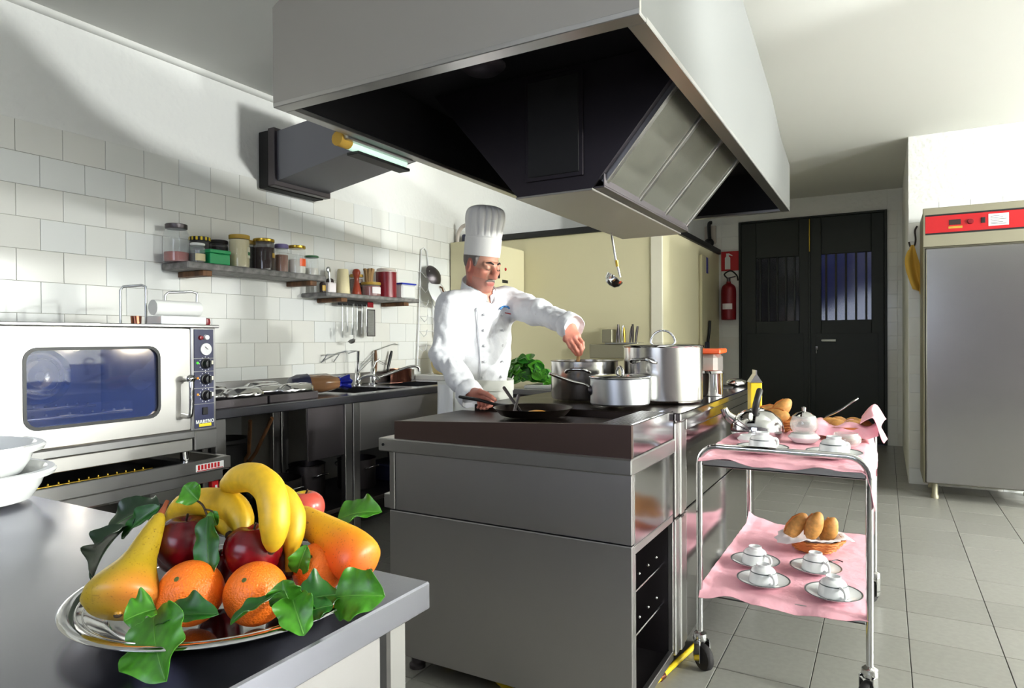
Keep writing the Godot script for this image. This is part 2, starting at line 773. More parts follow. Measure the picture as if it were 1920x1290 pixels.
	m.backlight = Color(0.25, 0.13, 0.15)
	tri_map(m, Vector3(6, 6, 6))
	mat("lace", Color(0.93, 0.9, 0.9), 0.85)
	m = mat("bread", Color(0.87, 0.62, 0.32), 0.6)
	m.albedo_texture = noise_tex(0.03, 41, 256, 0.7, 1.0)
	tri_map(m, Vector3(6, 6, 6))
	mat("crust", Color(0.72, 0.42, 0.16), 0.55)
	m = mat("wicker", Color(0.72, 0.45, 0.2), 0.6)
	m.normal_enabled = true
	m.normal_texture = fine
	tri_map(m, Vector3(9, 9, 9))
	m = mat("banana", Color.WHITE, 0.45)
	m.vertex_color_use_as_albedo = true
	m.albedo_texture = noise_tex(0.03, 51, 256, 0.86, 1.0)
	tri_map(m, Vector3(9, 9, 9))
	m = mat("pear", Color.WHITE, 0.4)
	m.vertex_color_use_as_albedo = true
	m.albedo_texture = speckle(61)
	tri_map(m, Vector3(7, 7, 7))
	m = mat("orange", Color(0.96, 0.46, 0.1), 0.38)
	m.normal_enabled = true
	m.normal_texture = noise_tex(0.16, 71, 256, 0.0, 1.0, Vector2i(1, 1), 5.0)
	m.normal_scale = 0.7
	tri_map(m, Vector3(9, 9, 9))
	m = mat("apple", Color.WHITE, 0.25)
	m.vertex_color_use_as_albedo = true
	m = mat("leaf", Color(0.13, 0.4, 0.09), 0.35)
	m.albedo_texture = noise_tex(0.03, 81, 256, 0.7, 1.0)
	tri_map(m, Vector3(10, 10, 10))
	m.backlight_enabled = true
	m.backlight = Color(0.12, 0.25, 0.04)
	m = mat("leaf_bright", Color(0.3, 0.6, 0.13), 0.36)
	m.albedo_texture = M["leaf"].albedo_texture
	tri_map(m, Vector3(10, 10, 10))
	m.backlight_enabled = true
	m.backlight = Color(0.2, 0.35, 0.05)
	mat("leaf_dark", Color(0.05, 0.17, 0.06), 0.32)
	mat("leaf_vein", Color(0.35, 0.58, 0.2), 0.4)
	mat("stem", Color(0.3, 0.34, 0.12), 0.6)
	mat("stem_dark", Color(0.2, 0.14, 0.07), 0.7)
	mat("sauce", Color(0.8, 0.55, 0.2), 0.4)
	mat("cloth_yellow", Color(0.78, 0.62, 0.25), 0.85)
	mat("tub", Color(0.8, 0.76, 0.72), 0.25)
	glass("glass", Color(0.86, 0.9, 0.9, 0.16))
	glass("glass_dark", Color(0.25, 0.24, 0.26, 0.55))
	m = glass("cut_glass", Color(0.85, 0.86, 0.84, 0.28), 0.04)
	glass("oven_glass", Color(0.2, 0.26, 0.46, 0.42))
	glass("plastic_clear", Color(0.85, 0.82, 0.8, 0.42), 0.2)
	glass("night_glass", Color(0.05, 0.07, 0.14, 0.3), 0.1)
	m = mat("tube_glow", Color(0.85, 0.95, 0.88), 0.4)
	m.emission_enabled = true
	m.emission = Color(0.8, 0.97, 0.88)
	m.emission_energy_multiplier = 0.8
	m = mat("bulb_glow", Color(1, 1, 1), 0.4)
	m.emission_enabled = true
	m.emission = Color(0.985, 1.0, 0.99)
	m.emission_energy_multiplier = 12.0
	m = mat("oven_glow", Color(1, 1, 1), 0.4)
	m.emission_enabled = true
	m.emission = Color(1.0, 0.95, 0.85)
	m.emission_energy_multiplier = 2.0
	m = mat("panel_glow", Color(1, 1, 1), 0.5)
	m.emission_enabled = true
	m.emission = Color(1.0, 0.98, 0.93)
	m.emission_energy_multiplier = 1.5
	m = mat("led_green", Color(0.3, 0.9, 0.2), 0.4)
	m.emission_enabled = true
	m.emission = Color(0.2, 0.8, 0.1)
	m = mat("led_amber", Color(0.95, 0.6, 0.2), 0.4)


func speckle(seed_: int) -> ImageTexture:
	var r := RandomNumberGenerator.new()
	r.seed = seed_
	var im := Image.create(256, 256, false, Image.FORMAT_RGB8)
	im.fill(Color.WHITE)
	for i in 500:
		var x := r.randi_range(0, 253)
		var y := r.randi_range(0, 253)
		var v := r.randf_range(0.55, 0.85)
		var s := r.randi_range(1, 2)
		im.fill_rect(Rect2i(x, y, s, s), Color(v, v * 0.9, v * 0.75))
	for i in 40:
		var x := r.randi_range(4, 240)
		var y := r.randi_range(4, 240)
		im.fill_rect(Rect2i(x, y, r.randi_range(2, 7), r.randi_range(2, 4)), Color(0.5, 0.38, 0.25))
	return ImageTexture.create_from_image(im)


func tiles(parent: Node, called: String, mats: Array, size: Vector3, spots: Array, bs := Basis.IDENTITY):
	var meshes := []
	for k in 3:
		var mb := Mb.new()
		mb.box(Vector3.ZERO, size - Vector3(0, 0, 0.0004 * k), 0.0012)
		meshes.append(mb.mesh())
	for p in spots:
		var o := obj(called, meshes[rng.randi() % 3], mats[rng.randi() % mats.size()], parent)
		o.transform = Transform3D(bs, p)


func room():
	var b := Mb.new()
	b.bx(-3.8, 6.4, -0.2, -0.006, -8.7, 2.2)
	var fl := struct("floor", b, "floor_grout")
	var sp := []
	for i in range(-3, 9):
		for j in range(4, 29):
			var p := Vector3(-0.229 + 0.3085 * (i + 0.5), -0.004, -0.35 - 0.3 * (j + 0.5))
			if p.x < 0.32 * -p.z + 0.2 and p.x < 2.0 and p.z > -8.4 and (p.x < 0.3 or p.z > -6.2):
				sp.append(p)
	# tiles past the limit or out of sight, joined
	b = Mb.new()
	for i in range(-11, 20):
		for j in range(-7, 29):
			var p := Vector3(-0.229 + 0.3085 * (i + 0.5), -0.004, -0.35 - 0.3 * (j + 0.5))
			var inside := p.x > -3.5 and p.x < 6.1 and p.z < 1.8 and p.z > (-8.35 if p.x < 0.1 else -6.2) and not (p.x < -1.9 and p.z < -5.9)
			if inside and not sp.has(p):
				b.box(p, Vector3(0.3055, 0.008, 0.297), 0.0012)
	obj("floor_tile_field", b, "floor_tile", fl).set_meta("kind", "stuff")
	tiles(fl, "floor_tile", ["floor_tile", "floor_tile_light", "floor_tile"], Vector3(0.3055, 0.297, 0.008), sp, Basis(Vector3.RIGHT, -PI / 2))
	b = Mb.new()
	b.bx(-3.8, 6.4, 2.84, 3.0, -8.7, 2.2)
	struct("ceiling", b, "ceiling")
	b = Mb.new()
	b.bx(-3.8, -3.6, 0, 2.84, -8.6, 2.2)
	var wl := struct("wall_left", b, "plaster")
	b = Mb.new()
	b.bx(-3.605, -3.598, 0, 2.262, -8.4, 1.9, 0.001)
	obj("grout_bed", b, "grout", wl)
	sp = []
	for r in 15:
		var y := 2.265 - 0.154 * (r + 0.5)
		for k in 42:
			var z := -0.11 - 0.2086 * k - (0.1043 if r % 2 == 0 else 0.0)
			if z < -6.0 or z > -1.0:
				continue
			if y < 1.2 and z > -2.0:
				continue
			if y < 0.86 and (z < -2.75 or z > -2.0):
				continue
			sp.append(Vector3(-3.597, y, z))
	tiles(wl, "tile", ["tile", "tile_warm", "tile_cool"], Vector3(0.2066, 0.152, 0.008), sp, Basis(Vector3.UP, PI / 2))
	b = Mb.new()
	b.tube([Vector3(-3.6, 2.84, -8.4), Vector3(-3.6, 2.84, 2.0)], 0.03, 8)
	struct("trim_1", b, "ceiling")
	# the back wall holds the doorway: left of it, above it and right of it
	b = Mb.new()
	b.bx(-3.8, -1.56, 0, 2.84, -8.6, -8.42)
	b.bx(-1.56, 0.02, 2.615, 2.84, -8.6, -8.42)
	b.bx(0.02, 0.4, 0, 2.84, -8.6, -8.42)
	var wb := struct("wall_back", b, "plaster")
	sp = []
	for r in 17:
		for k in 2:
			sp.append(Vector3(0.068 + k * 0.1, 2.6 - 0.154 * (r + 0.5), -8.42))
	tiles(wb, "tile", ["tile_warm", "tile"], Vector3(0.098, 0.152, 0.01), sp)
	sp = []
	for r in 17:
		for k in 2:
			sp.append(Vector3(-1.662 - k * 0.206, 2.6 - 0.154 * (r + 0.5), -8.42))
	tiles(wb, "tile", ["tile_warm", "tile"], Vector3(0.2044, 0.152, 0.01), sp)
	# side of the recess, then the wall behind the fridge
	b = Mb.new()
	b.bx(0.165, 6.4, 0, 2.84, -6.5, -6.312)
	b.bx(0.165, 0.4, 0, 2.84, -8.6, -6.5)
	var wr := struct("wall_right", b, "plaster")
	sp = []
	for r in 15:
		for k in 8:
			sp.append(Vector3(0.168 + 0.103 + k * 0.2086, 2.265 - 0.154 * (r + 0.5) + 0.02, -6.31))
	tiles(wr, "tile", ["tile", "tile_warm", "tile_cool"], Vector3(0.2066, 0.152, 0.01), sp)
	b = Mb.new()
	b.bx(6.2, 6.4, 0, 2.84, -6.5, 2.2)
	struct("wall_east", b, "plaster")
	# unseen wall behind the camera, dark for the steel reflections, with an added window
	b = Mb.new()
	b.bx(-3.8, -1.9, 0, 2.84, 1.9, 2.1)
	b.bx(0.3, 6.4, 0, 2.84, 1.9, 2.1)
	b.bx(-1.9, 0.3, 0, 1.0, 1.9, 2.1)
	b.bx(-1.9, 0.3, 2.4, 2.84, 1.9, 2.1)
	struct("unseen_wall_front", b, "front_dark")
	b = Mb.new()
	b.bx(-1.9, 0.3, 1.0, 1.05, 1.95, 2.05)
	b.bx(-1.9, 0.3, 2.35, 2.4, 1.95, 2.05)
	for x in [-1.875, -0.8, 0.275]:
		b.bx(x - 0.025, x + 0.025, 1.0, 2.4, 1.95, 2.05)
	var w := struct("added_window_1", b, "white")  # added behind the camera to carry the fill light
	b = Mb.new()
	b.bx(-1.85, 0.25, 1.05, 2.35, 1.997, 2.003, 0.001)
	obj("pane", b, "glass", w)
	# unseen lamps, placed to light the island, the left wall and the ceiling
	var t: Node3D
	for z in [-2.0, -4.6]:
		t = thing("unseen_stand_lamp", "unseen round lamp on a black stand, %s the camera, right of the picture" % ("nearer" if z > -3.0 else "farther from"), "lamp", Vector3(5.0, 0, z))
		b = Mb.new()
		b.ball(Vector3(0, 2.06, 0), Vector3.ONE * 0.12, 20, 12)
		obj("bulb", b, "bulb_glow", t)
		b = Mb.new()
		b.tube([Vector3(0, 0.45, 0), Vector3(0, 1.93, 0)], 0.014, 10)
		obj("pole", b, "black", t)
		for k in 3:
			b = Mb.new()
			var a := TAU * k / 3.0
			b.tube([Vector3(0, 0.7, 0), Vector3(cos(a) * 0.45, 0.012, sin(a) * 0.45)], 0.011, 8)
			obj("leg", b, "black", t)
	t = thing("unseen_ceiling_spotlight", "unseen small black spotlight on the ceiling right of the hood, lighting the left wall", "lamp", Vector3(1.55, 2.84, -3.3))
	var sd := (Vector3(-3.6, 2.5, -2.4) - Vector3(1.55, 2.71, -3.3)).normalized()
	b = Mb.new()
	b.tube([Vector3(0, -0.13, 0) - sd * 0.2, Vector3(0, -0.13, 0) - sd * 0.1, Vector3(0, -0.13, 0) - sd * 0.03], 0.06, 18)
	b.tube([Vector3(0, 0, 0) - sd * 0.1, Vector3(0, -0.1, 0) - sd * 0.1], 0.012, 8)
	obj("spot_housing", b, "black", t)
	b = Mb.new()
	b.tube([Vector3(0, -0.13, 0) - sd * 0.029, Vector3(0, -0.13, 0) - sd * 0.025], 0.05, 18)
	obj("glowing_lens", b, "bulb_glow", t)
	t = thing("unseen_uplighter", "unseen floor lamp with a black dish lighting the ceiling, right of the fridge", "lamp", Vector3(2.5, 0, -5.2))
	b = Mb.new()
	b.lathe([Vector2(0, 1.78), Vector2(0.1, 1.78), Vector2(0.26, 1.82), Vector2(0.29, 1.83), Vector2(0.25, 1.825), Vector2(0.0, 1.81)], 32)
	obj("dish", b, "black", t)
	b = Mb.new()
	b.lathe([Vector2(0, 1.815), Vector2(0.2, 1.822), Vector2(0.2, 1.828), Vector2(0, 1.83)], 24)
	obj("glowing_panel", b, "panel_glow", t)
	b = Mb.new()
	b.lathe([Vector2(0, 0), Vector2(0.17, 0), Vector2(0.17, 0.02), Vector2(0.016, 0.03), Vector2(0.014, 1.779), Vector2(0, 1.779)], 20)
	obj("pole", b, "black", t)
	# low partition with a black capping, cream front
	b = Mb.new()
	b.bx(-3.598, -1.8, 0, 2.24, -8.418, -6.0, 0.006)
	var p := struct("wall_partition", b, "cream")
	b = Mb.new()
	b.bx(-3.597, -1.775, 2.24, 2.3, -8.417, -5.97, 0.004)
	obj("black_capping", b, "black", p)
	b = Mb.new()
	b.bx(-1.9, -1.79, 0, 2.24, -6.012, -5.985, 0.004)
	obj("corner_trim", b, "cream_white", p)


func island():
	# first unit: griddle cabinet with an open compartment on the right
	var t := thing("griddle_cabinet", "stainless steel griddle cabinet at the near end of the island, dark splash rim on top", "stove", Vector3(-1.1, 0, -2.08))
	var o := t.position
	var b := Mb.new(o)
	b.bx(-1.566, -1.55, 0.07, 0.795, -2.3, -1.872)
	b.bx(-1.55, -0.66, 0.07, 0.795, -2.305, -2.29)
	b.bx(-1.55, -0.652, 0.07, 0.085, -2.29, -1.88)
	b.bx(-1.55, -0.652, 0.57, 0.585, -2.29, -1.88)
	obj("carcass", b, "steel_dark", t)
	b = Mb.new(o)
	b.bx(-1.541, -0.65, 0.588, 0.797, -1.882, -1.86, 0.003)
	obj("upper_front_panel", b, "steel_brushed", t)
	b = Mb.new(o)
	b.bx(-1.569, -0.65, 0.066, 0.584, -1.882, -1.86, 0.003)
	obj("lower_front_panel", b, "steel_brushed", t)
	b = Mb.new(o)
	b.bx(-1.569, -1.544, 0.588, 0.797, -1.9, -1.86, 0.003)
	b.bx(-1.6, -1.569, 0.588, 0.64, -1.9, -1.866, 0.003)
	obj("corner_post", b, "steel", t)
	b = Mb.new(o)
	b.bx(-0.662, -0.65, 0.582, 0.797, -2.29, -1.884, 0.002)
	obj("upper_side_panel", b, "steel_polished", t)
	b = Mb.new(o)
	b.bx(-0.668, -0.65, 0.555, 0.58, -2.29, -1.884, 0.002)
	b.bx(-0.668, -0.65, 0.07, 0.1, -2.29, -1.884, 0.002)
	b.bx(-0.668, -0.65, 0.1, 0.555, -1.893, -1.884, 0.001)
	b.bx(-0.668, -0.65, 0.1, 0.555, -2.305, -2.285, 0.002)
	obj("compartment_frame", b, "steel", t)
	for s in [[0.4, 1], [0.26, 2]]:
		for x in [-0.69, -0.8]:
			b = Mb.new(o)
			b.tube([Vector3(x, s[0], -1.9), Vector3(x, s[0], -2.1), Vector3(x, s[0], -2.29)], 0.004, 8)
			obj("runner", b, "chrome", t)
		for k in 4:
			b = Mb.new(o)
			b.ball(Vector3(-0.69, s[0] + 0.045, -1.95 - 0.09 * k), Vector3.ONE * 0.005, 8, 6)
			obj("stud", b, "chrome", t)
	b = Mb.new(o)
	b.bx(-1.61, -0.646, 0.797, 0.845, -2.31, -1.848, 0.004)
	obj("worktop_rail", b, "steel", t)
	b = Mb.new(o)
	b.tube([Vector3(-1.585, 0.822, -1.849), Vector3(-1.585, 0.822, -1.844)], 0.005, 10)
	obj("screw", b, "black", t)
	# griddle: dark tray whose rim rises to the right
	var pad := Mb.new(o)
	var fr := PackedVector2Array([Vector2(-1.545, 0.845), Vector2(-0.652, 0.845), Vector2(-0.652, 0.944), Vector2(-0.76, 0.942), Vector2(-1.545, 0.908)])
	pad.prism(fr, 0.016, Transform3D(Basis.IDENTITY, Vector3(0, 0, -1.878)))
	obj("front_splash", pad, "griddle_rim", t)
	pad = Mb.new(o)
	pad.bx(-0.664, -0.652, 0.846, 0.944, -2.305, -1.88, 0.002)
	obj("side_splash", pad, "steel_polished", t)
	pad = Mb.new(o)
	pad.bx(-1.545, -0.77, 0.85, 0.906, -2.3, -1.88, 0.002)
	obj("griddle_plate", pad, "griddle", t)
	pad = Mb.new(o)
	for k in 9:
		pad.bx(-0.767 + k * 0.0115, -0.759 + k * 0.0115, 0.85, 0.94, -2.3, -1.9, 0.001)
	pad.bx(-0.77, -0.662, 0.85, 0.941, -1.91, -1.88, 0.001)
	obj("slatted_strip", pad, "steel_dark", t)
	for p in [Vector2(-1.5, -1.93), Vector2(-0.72, -1.93), Vector2(-1.5, -2.25), Vector2(-0.72, -2.25)]:
		b = Mb.new(o)
		b.lathe([Vector2(0, 0), Vector2(0.03, 0), Vector2(0.03, 0.012), Vector2(0.022, 0.02), Vector2(0.022, 0.072), Vector2(0, 0.072)], 16, Transform3D(Basis.IDENTITY, Vector3(p.x, 0, p.y)))
		obj("leg", b, "steel_dark", t)
	# second unit
	t = thing("range_unit", "long polished steel range behind the griddle cabinet, carrying the stockpots", "stove", Vector3(-1.1, 0, -3.1))
	o = t.position
	b = Mb.new(o)
	b.bx(-1.5, -0.672, 0.07, 0.9, -3.94, -2.34, 0.003)
	obj("body", b, "steel_dark", t)
	b = Mb.new(o)
	b.bx(-1.5, -0.66, 0.9, 0.93, -3.95, -2.325, 0.003)
	obj("cooktop", b, "griddle", t)
	b = Mb.new(o)
	b.bx(-0.72, -0.628, 0.905, 0.935, -3.96, -2.318, 0.004)
	b.bx(-0.655, -0.64, 0.862, 0.906, -3.955, -2.44, 0.003)
	obj("edge_rail", b, "steel_polished", t)
	for r in [[0.562, 0.858], [0.07, 0.556]]:
		b = Mb.new(o)
		b.bx(-0.672, -0.652, r[0], r[1], -3.95, -2.475, 0.003)
		obj("side_panel", b, "steel_polished", t)
	for k in 3:
		for r in [[0.562, 0.9], [0.07, 0.556]]:
			b = Mb.new(o)
			var z := -2.318 - k * 0.05
			b.bx(-0.675, -0.648 + (0.006 if k == 1 else 0.0), r[0], r[1], z - 0.046, z, 0.004)
			obj("post", b, "steel", t)
	for k in 2:
		for j in 2:
			b = Mb.new(o)
			var c := Vector3(-1.2 + 0.36 * k, 0.934, -3.15 - 0.5 * j)
			b.lathe([Vector2(0, -0.006), Vector2(0.13, -0.006), Vector2(0.13, 0.004), Vector2(0, 0.006)], 24, Transform3D(Basis.IDENTITY, c))
			obj("hotplate", b, "black_soft", t)
	for p in [Vector2(-1.4, -2.45), Vector2(-0.75, -2.45), Vector2(-1.4, -3.85), Vector2(-0.75, -3.85)]:
		b = Mb.new(o)
		b.lathe([Vector2(0, 0), Vector2(0.03, 0), Vector2(0.022, 0.02), Vector2(0.022, 0.075), Vector2(0, 0.075)], 16, Transform3D(Basis.IDENTITY, Vector3(p.x, 0, p.y)))
		obj("leg", b, "steel_dark", t)
	b = Mb.new()
	b.tube(smooth_path([Vector3(-0.635, 0.012, -2.62), Vector3(-0.66, 0.012, -2.45), Vector3(-0.7, 0.012, -2.2), Vector3(-0.76, 0.012, -1.97), Vector3(-0.95, 0.012, -1.9), Vector3(-1.15, 0.012, -1.95), Vector3(-1.3, 0.012, -2.05), Vector3(-1.42, 0.012, -2.0), Vector3(-1.46, 0.012, -2.2)], 8), 0.01, 10)
	var h := obj("gas_hose", b, "yellow")
	tag(h, "thin yellow hose lying on the floor along the foot of the island", "hose")
	b = Mb.new()
	b.tube([Vector3(-0.685, 0.012, -2.28), Vector3(-0.69, 0.012, -2.25)], 0.0135, 12)
	obj("clamp", b, "copper", h)


func hood():
	var t := thing("extractor_hood", "huge stainless extractor hood hanging over the cooking island", "hood", Vector3(-1.12, 1.97, -2.9))
	var o := t.position
	var b := Mb.new(o)
	b.prism(PackedVector2Array([Vector2(-1.742, 1.97), Vector2(-0.5, 1.97), Vector2(-0.5, 2.83), Vector2(-1.2, 2.6), Vector2(-1.742, 2.289)]), 0.012, Transform3D(Basis.IDENTITY, Vector3(0, 0, -1.512)))
	obj("front_panel", b, "hood_out", t)
	var zx := Basis(Vector3(0, 0, -1), Vector3(0, 1, 0), Vector3(1, 0, 0))
	b = Mb.new(o)
	b.prism(PackedVector2Array([Vector2(1.512, 1.97), Vector2(4.29, 1.97), Vector2(4.29, 2.24), Vector2(3.93, 2.30), Vector2(3.577, 2.424), Vector2(2.801, 2.567), Vector2(2.62, 2.706), Vector2(2.35, 2.82), Vector2(1.512, 2.83)]), 0.012, Transform3D(zx, Vector3(-0.512, 0, 0)))  # front rise is out of view, shaped to cast shadow on the left wall
	obj("side_panel", b, "hood_side_dimmed", t)
	b = Mb.new(o)
	b.prism(PackedVector2Array([Vector2(1.512, 1.97), Vector2(4.29, 1.97), Vector2(4.29, 2.24), Vector2(1.512, 2.289)]), 0.012, Transform3D(zx, Vector3(-1.742, 0, 0)))
	obj("side_panel", b, "hood_out", t)
	b = Mb.new(o)
	b.bx(-1.73, -0.512, 1.97, 2.24, -4.29, -4.278)
	obj("back_panel", b, "hood_out", t)
	b = Mb.new(o)
	var prof := func(z: float) -> float:
		if z < 2.35:
			return 2.81
		if z < 2.801:
			return lerpf(2.81, 2.557, (z - 2.35) / 0.451)
		if z < 3.577:
			return lerpf(2.557, 2.414, (z - 2.801) / 0.776)
		return lerpf(2.414, 2.23, (z - 3.577) / 0.71)
	b.sheet(8, 12, func(u: float, v: float):
		var z := lerpf(1.51, 4.28, v)
		var l := lerpf(2.285, 2.236, v)
		var r: float = prof.call(z)
		return Vector3(lerpf(-1.735, -0.508, u), lerpf(l, r, pow(u, 0.6)), -z), 0.01)
	obj("roof", b, "hood_out", t)
	# inner lining and the bright lip round the mouth
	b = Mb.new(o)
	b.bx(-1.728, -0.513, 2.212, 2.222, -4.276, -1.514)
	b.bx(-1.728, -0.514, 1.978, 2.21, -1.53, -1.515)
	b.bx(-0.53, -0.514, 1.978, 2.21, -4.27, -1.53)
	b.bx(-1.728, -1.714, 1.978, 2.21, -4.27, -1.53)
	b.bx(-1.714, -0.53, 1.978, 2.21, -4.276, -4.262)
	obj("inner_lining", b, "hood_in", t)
	b = Mb.new(o)
	b.bx(-1.742, -0.5, 1.962, 1.978, -1.55, -1.499)
	b.bx(-0.548, -0.499, 1.962, 1.978, -4.29, -1.55)
	b.bx(-1.742, -1.7, 1.962, 1.978, -4.29, -1.55)
	b.bx(-1.7, -0.548, 1.962, 1.978, -4.29, -4.25)
	obj("mouth_lip", b, "steel", t)
	b = Mb.new(o)
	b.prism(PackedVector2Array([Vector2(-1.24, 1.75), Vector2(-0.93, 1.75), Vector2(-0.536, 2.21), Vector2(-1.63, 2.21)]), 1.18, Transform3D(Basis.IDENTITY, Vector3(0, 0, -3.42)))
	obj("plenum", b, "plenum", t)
	b = Mb.new(o)
	b.bx(-1.245, -0.925, 1.742, 1.75, -3.425, -2.235)
	obj("plenum_floor", b, "hood_out", t)
	# front access plate
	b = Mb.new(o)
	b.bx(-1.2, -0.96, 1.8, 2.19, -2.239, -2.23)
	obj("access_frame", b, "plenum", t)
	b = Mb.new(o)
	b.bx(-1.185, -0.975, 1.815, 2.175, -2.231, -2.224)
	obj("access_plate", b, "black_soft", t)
	# gutter and three slanting filters
	b = Mb.new(o)
	b.bx(-0.93, -0.885, 1.75, 1.757, -3.42, -2.25, 0.001)
	b.bx(-0.89, -0.885, 1.757, 1.8, -3.42, -2.25, 0.001)
	obj("grease_gutter", b, "steel_dark", t)
	var sl := Vector3(0.394, 0.46, 0).normalized()
	var nm := Vector3(sl.y, -sl.x, 0)
	var fb := Basis(sl, nm, sl.cross(nm))
	for k in 3:
		b = Mb.new(o)
		var c := Vector3(-0.918, 1.775, -2.47 - k * 0.37) + sl * 0.28 + nm * 0.012
		b.box(c, Vector3(0.52, 0.016, 0.33), 0.004, fb)
		obj("filter", b, "filter", t)
	for k in 4:
		b = Mb.new(o)
		var c := Vector3(-0.918, 1.775, -2.285 - k * 0.37) + sl * 0.28 + nm * 0.012
		b.box(c, Vector3(0.54, 0.03, 0.028), 0.003, fb)
		obj("filter_frame", b, "steel", t)
	b = Mb.new(o)
	b.lathe([Vector2(0, -0.03), Vector2(0.06, -0.026), Vector2(0.085, -0.005), Vector2(0.085, 0.0), Vector2(0, 0.0)], 20, Transform3D(Basis.IDENTITY, Vector3(-1.2808, 2.205, -2.0565)))
	obj("inner_lamp", b, "plenum", t)
	# duct from the left wall
	t = thing("air_duct", "grey square air duct running from the tiled wall to the hood", "duct", Vector3(-3.6, 2.4, -3.2))
	o = t.position
	b = Mb.new(o)
	b.prism(PackedVector2Array([Vector2(-3.53, 2.228), Vector2(-1.75, 2.5), Vector2(-1.75, 2.72), Vector2(-3.0, 2.6), Vector2(-3.53, 2.556)]), 0.45, Transform3D(Basis.IDENTITY, Vector3(0, 0, -3.44)))
	obj("duct_body", b, "duct", t)
	b = Mb.new(o)
	b.bx(-3.595, -3.5, 2.205, 2.575, -3.46, -2.97, 0.006)
	obj("wall_collar", b, "black_soft", t)
	b = Mb.new(o)
	b.bx(-3.5, -3.44, 2.21, 2.585, -3.465, -2.965, 0.004)
	obj("flange", b, "steel_dark", t)
	# short fluorescent fitting hung along the left lip of the hood
	t = thing("tube_lamp", "short greenish fluorescent tube lamp under the left edge of the hood", "lamp", Vector3(-1.79, 1.95, -2.04))
	o = t.position
	b = Mb.new(o)
	b.bx(-1.775, -1.745, 1.955, 1.995, -2.24, -1.85, 0.004)
	obj("housing", b, "steel", t)
	b = Mb.new(o)
	b.tube([Vector3(-1.795, 1.958, -1.9), Vector3(-1.795, 1.958, -2.1), Vector3(-1.795, 1.958, -2.235)], 0.024, 14)
	obj("glowing_tube", b, "tube_glow", t)
	b = Mb.new(o)
	b.tube([Vector3(-1.793, 1.96, -1.84), Vector3(-1.793, 1.96, -1.9)], 0.027, 12)
	obj("end_cap", b, "cloth_yellow", t)
	b = Mb.new(o)
	b.bx(-1.83, -1.77, 1.922, 1.934, -2.25, -1.93, 0.002)
	obj("under_bar", b, "black", t)
	# ladle hanging from the plenum
	t = thing("ladle", "steel soup ladle hanging under the middle of the hood", "ladle", Vector3(-1.2421, 1.6632, -3.28))
	o = t.position
	b = Mb.new(o)
	b.tube([Vector3(-1.2193, 1.744, -3.1906), Vector3(-1.2506, 1.745, -3.28), Vector3(-1.2276, 1.6063, -3.28), Vector3(-1.2131, 1.5552, -3.28), Vector3(-1.2045, 1.5213, -3.28)], [0.006, 0.006, 0.007, 0.006, 0.005], 8)
	obj("handle", b, "steel", t)
	b = Mb.new(o)
	var c := Vector3(-1.2399, 1.5119, -3.28)
	b.lathe([Vector2(0, -0.04), Vector2(0.028, -0.034), Vector2(0.045, -0.015), Vector2(0.05, 0.012), Vector2(0.047, 0.012), Vector2(0.042, -0.012), Vector2(0.026, -0.03), Vector2(0, -0.036)], 20, Transform3D(Basis(Vector3(0.5, 0.2, 1).normalized(), -0.65), c))
	obj("bowl", b, "chrome", t)
	b = Mb.new(o)
	b.tube([Vector3(-1.2235, 1.6113, -3.277), Vector3(-1.2178, 1.5775, -3.277)], 0.009, 10)
	obj("collar", b, "gold", t)


func ring(b: Mb, outer: Array, inner: Array, nrm: Vector3, th: float):
	# flat frame between two outlines of as many points, facing nrm
	var m := outer.size()
	var c := Vector3.ZERO
	for p in outer:
		c += p / m
	for i in m:
		var j := (i + 1) % m
		var q := [outer[i], outer[j], inner[j], inner[i]]
		var far: Vector3 = c - nrm * 10.0
		b.tri_out(q[0], q[1], q[2], far)
		b.tri_out(q[0], q[2], q[3], far)
		var d := nrm * th
		b.tri_out(q[0] - d, q[1] - d, q[2] - d, c + nrm * 10.0)
		b.tri_out(q[0] - d, q[2] - d, q[3] - d, c + nrm * 10.0)
		b.tri_out(q[0], q[1], q[1] - d, c)
		b.tri_out(q[0], q[1] - d, q[0] - d, c)
		var mid: Vector3 = (q[2] + q[3]) / 2.0 + (q[2] + q[3]) / 2.0 - c
		b.tri_out(q[3], q[2], q[2] - d, mid)
		b.tri_out(q[3], q[2] - d, q[3] - d, mid)


# rounded rectangle in the plane x = const, z and y ranges; n points per corner
func rrect_x(x: float, z0: float, z1: float, y0: float, y1: float, r: float, n := 6) -> Array:
	var out := []
	for k in 4:
		var cz: float = [z1 - r, z0 + r, z0 + r, z1 - r][k]
		var cy: float = [y1 - r, y1 - r, y0 + r, y0 + r][k]
		for i in n:
			var a := PI / 2 * k + PI / 2 * i / (n - 1)
			out.append(Vector3(x, cy + sin(a) * r, cz + cos(a) * r))
	return out


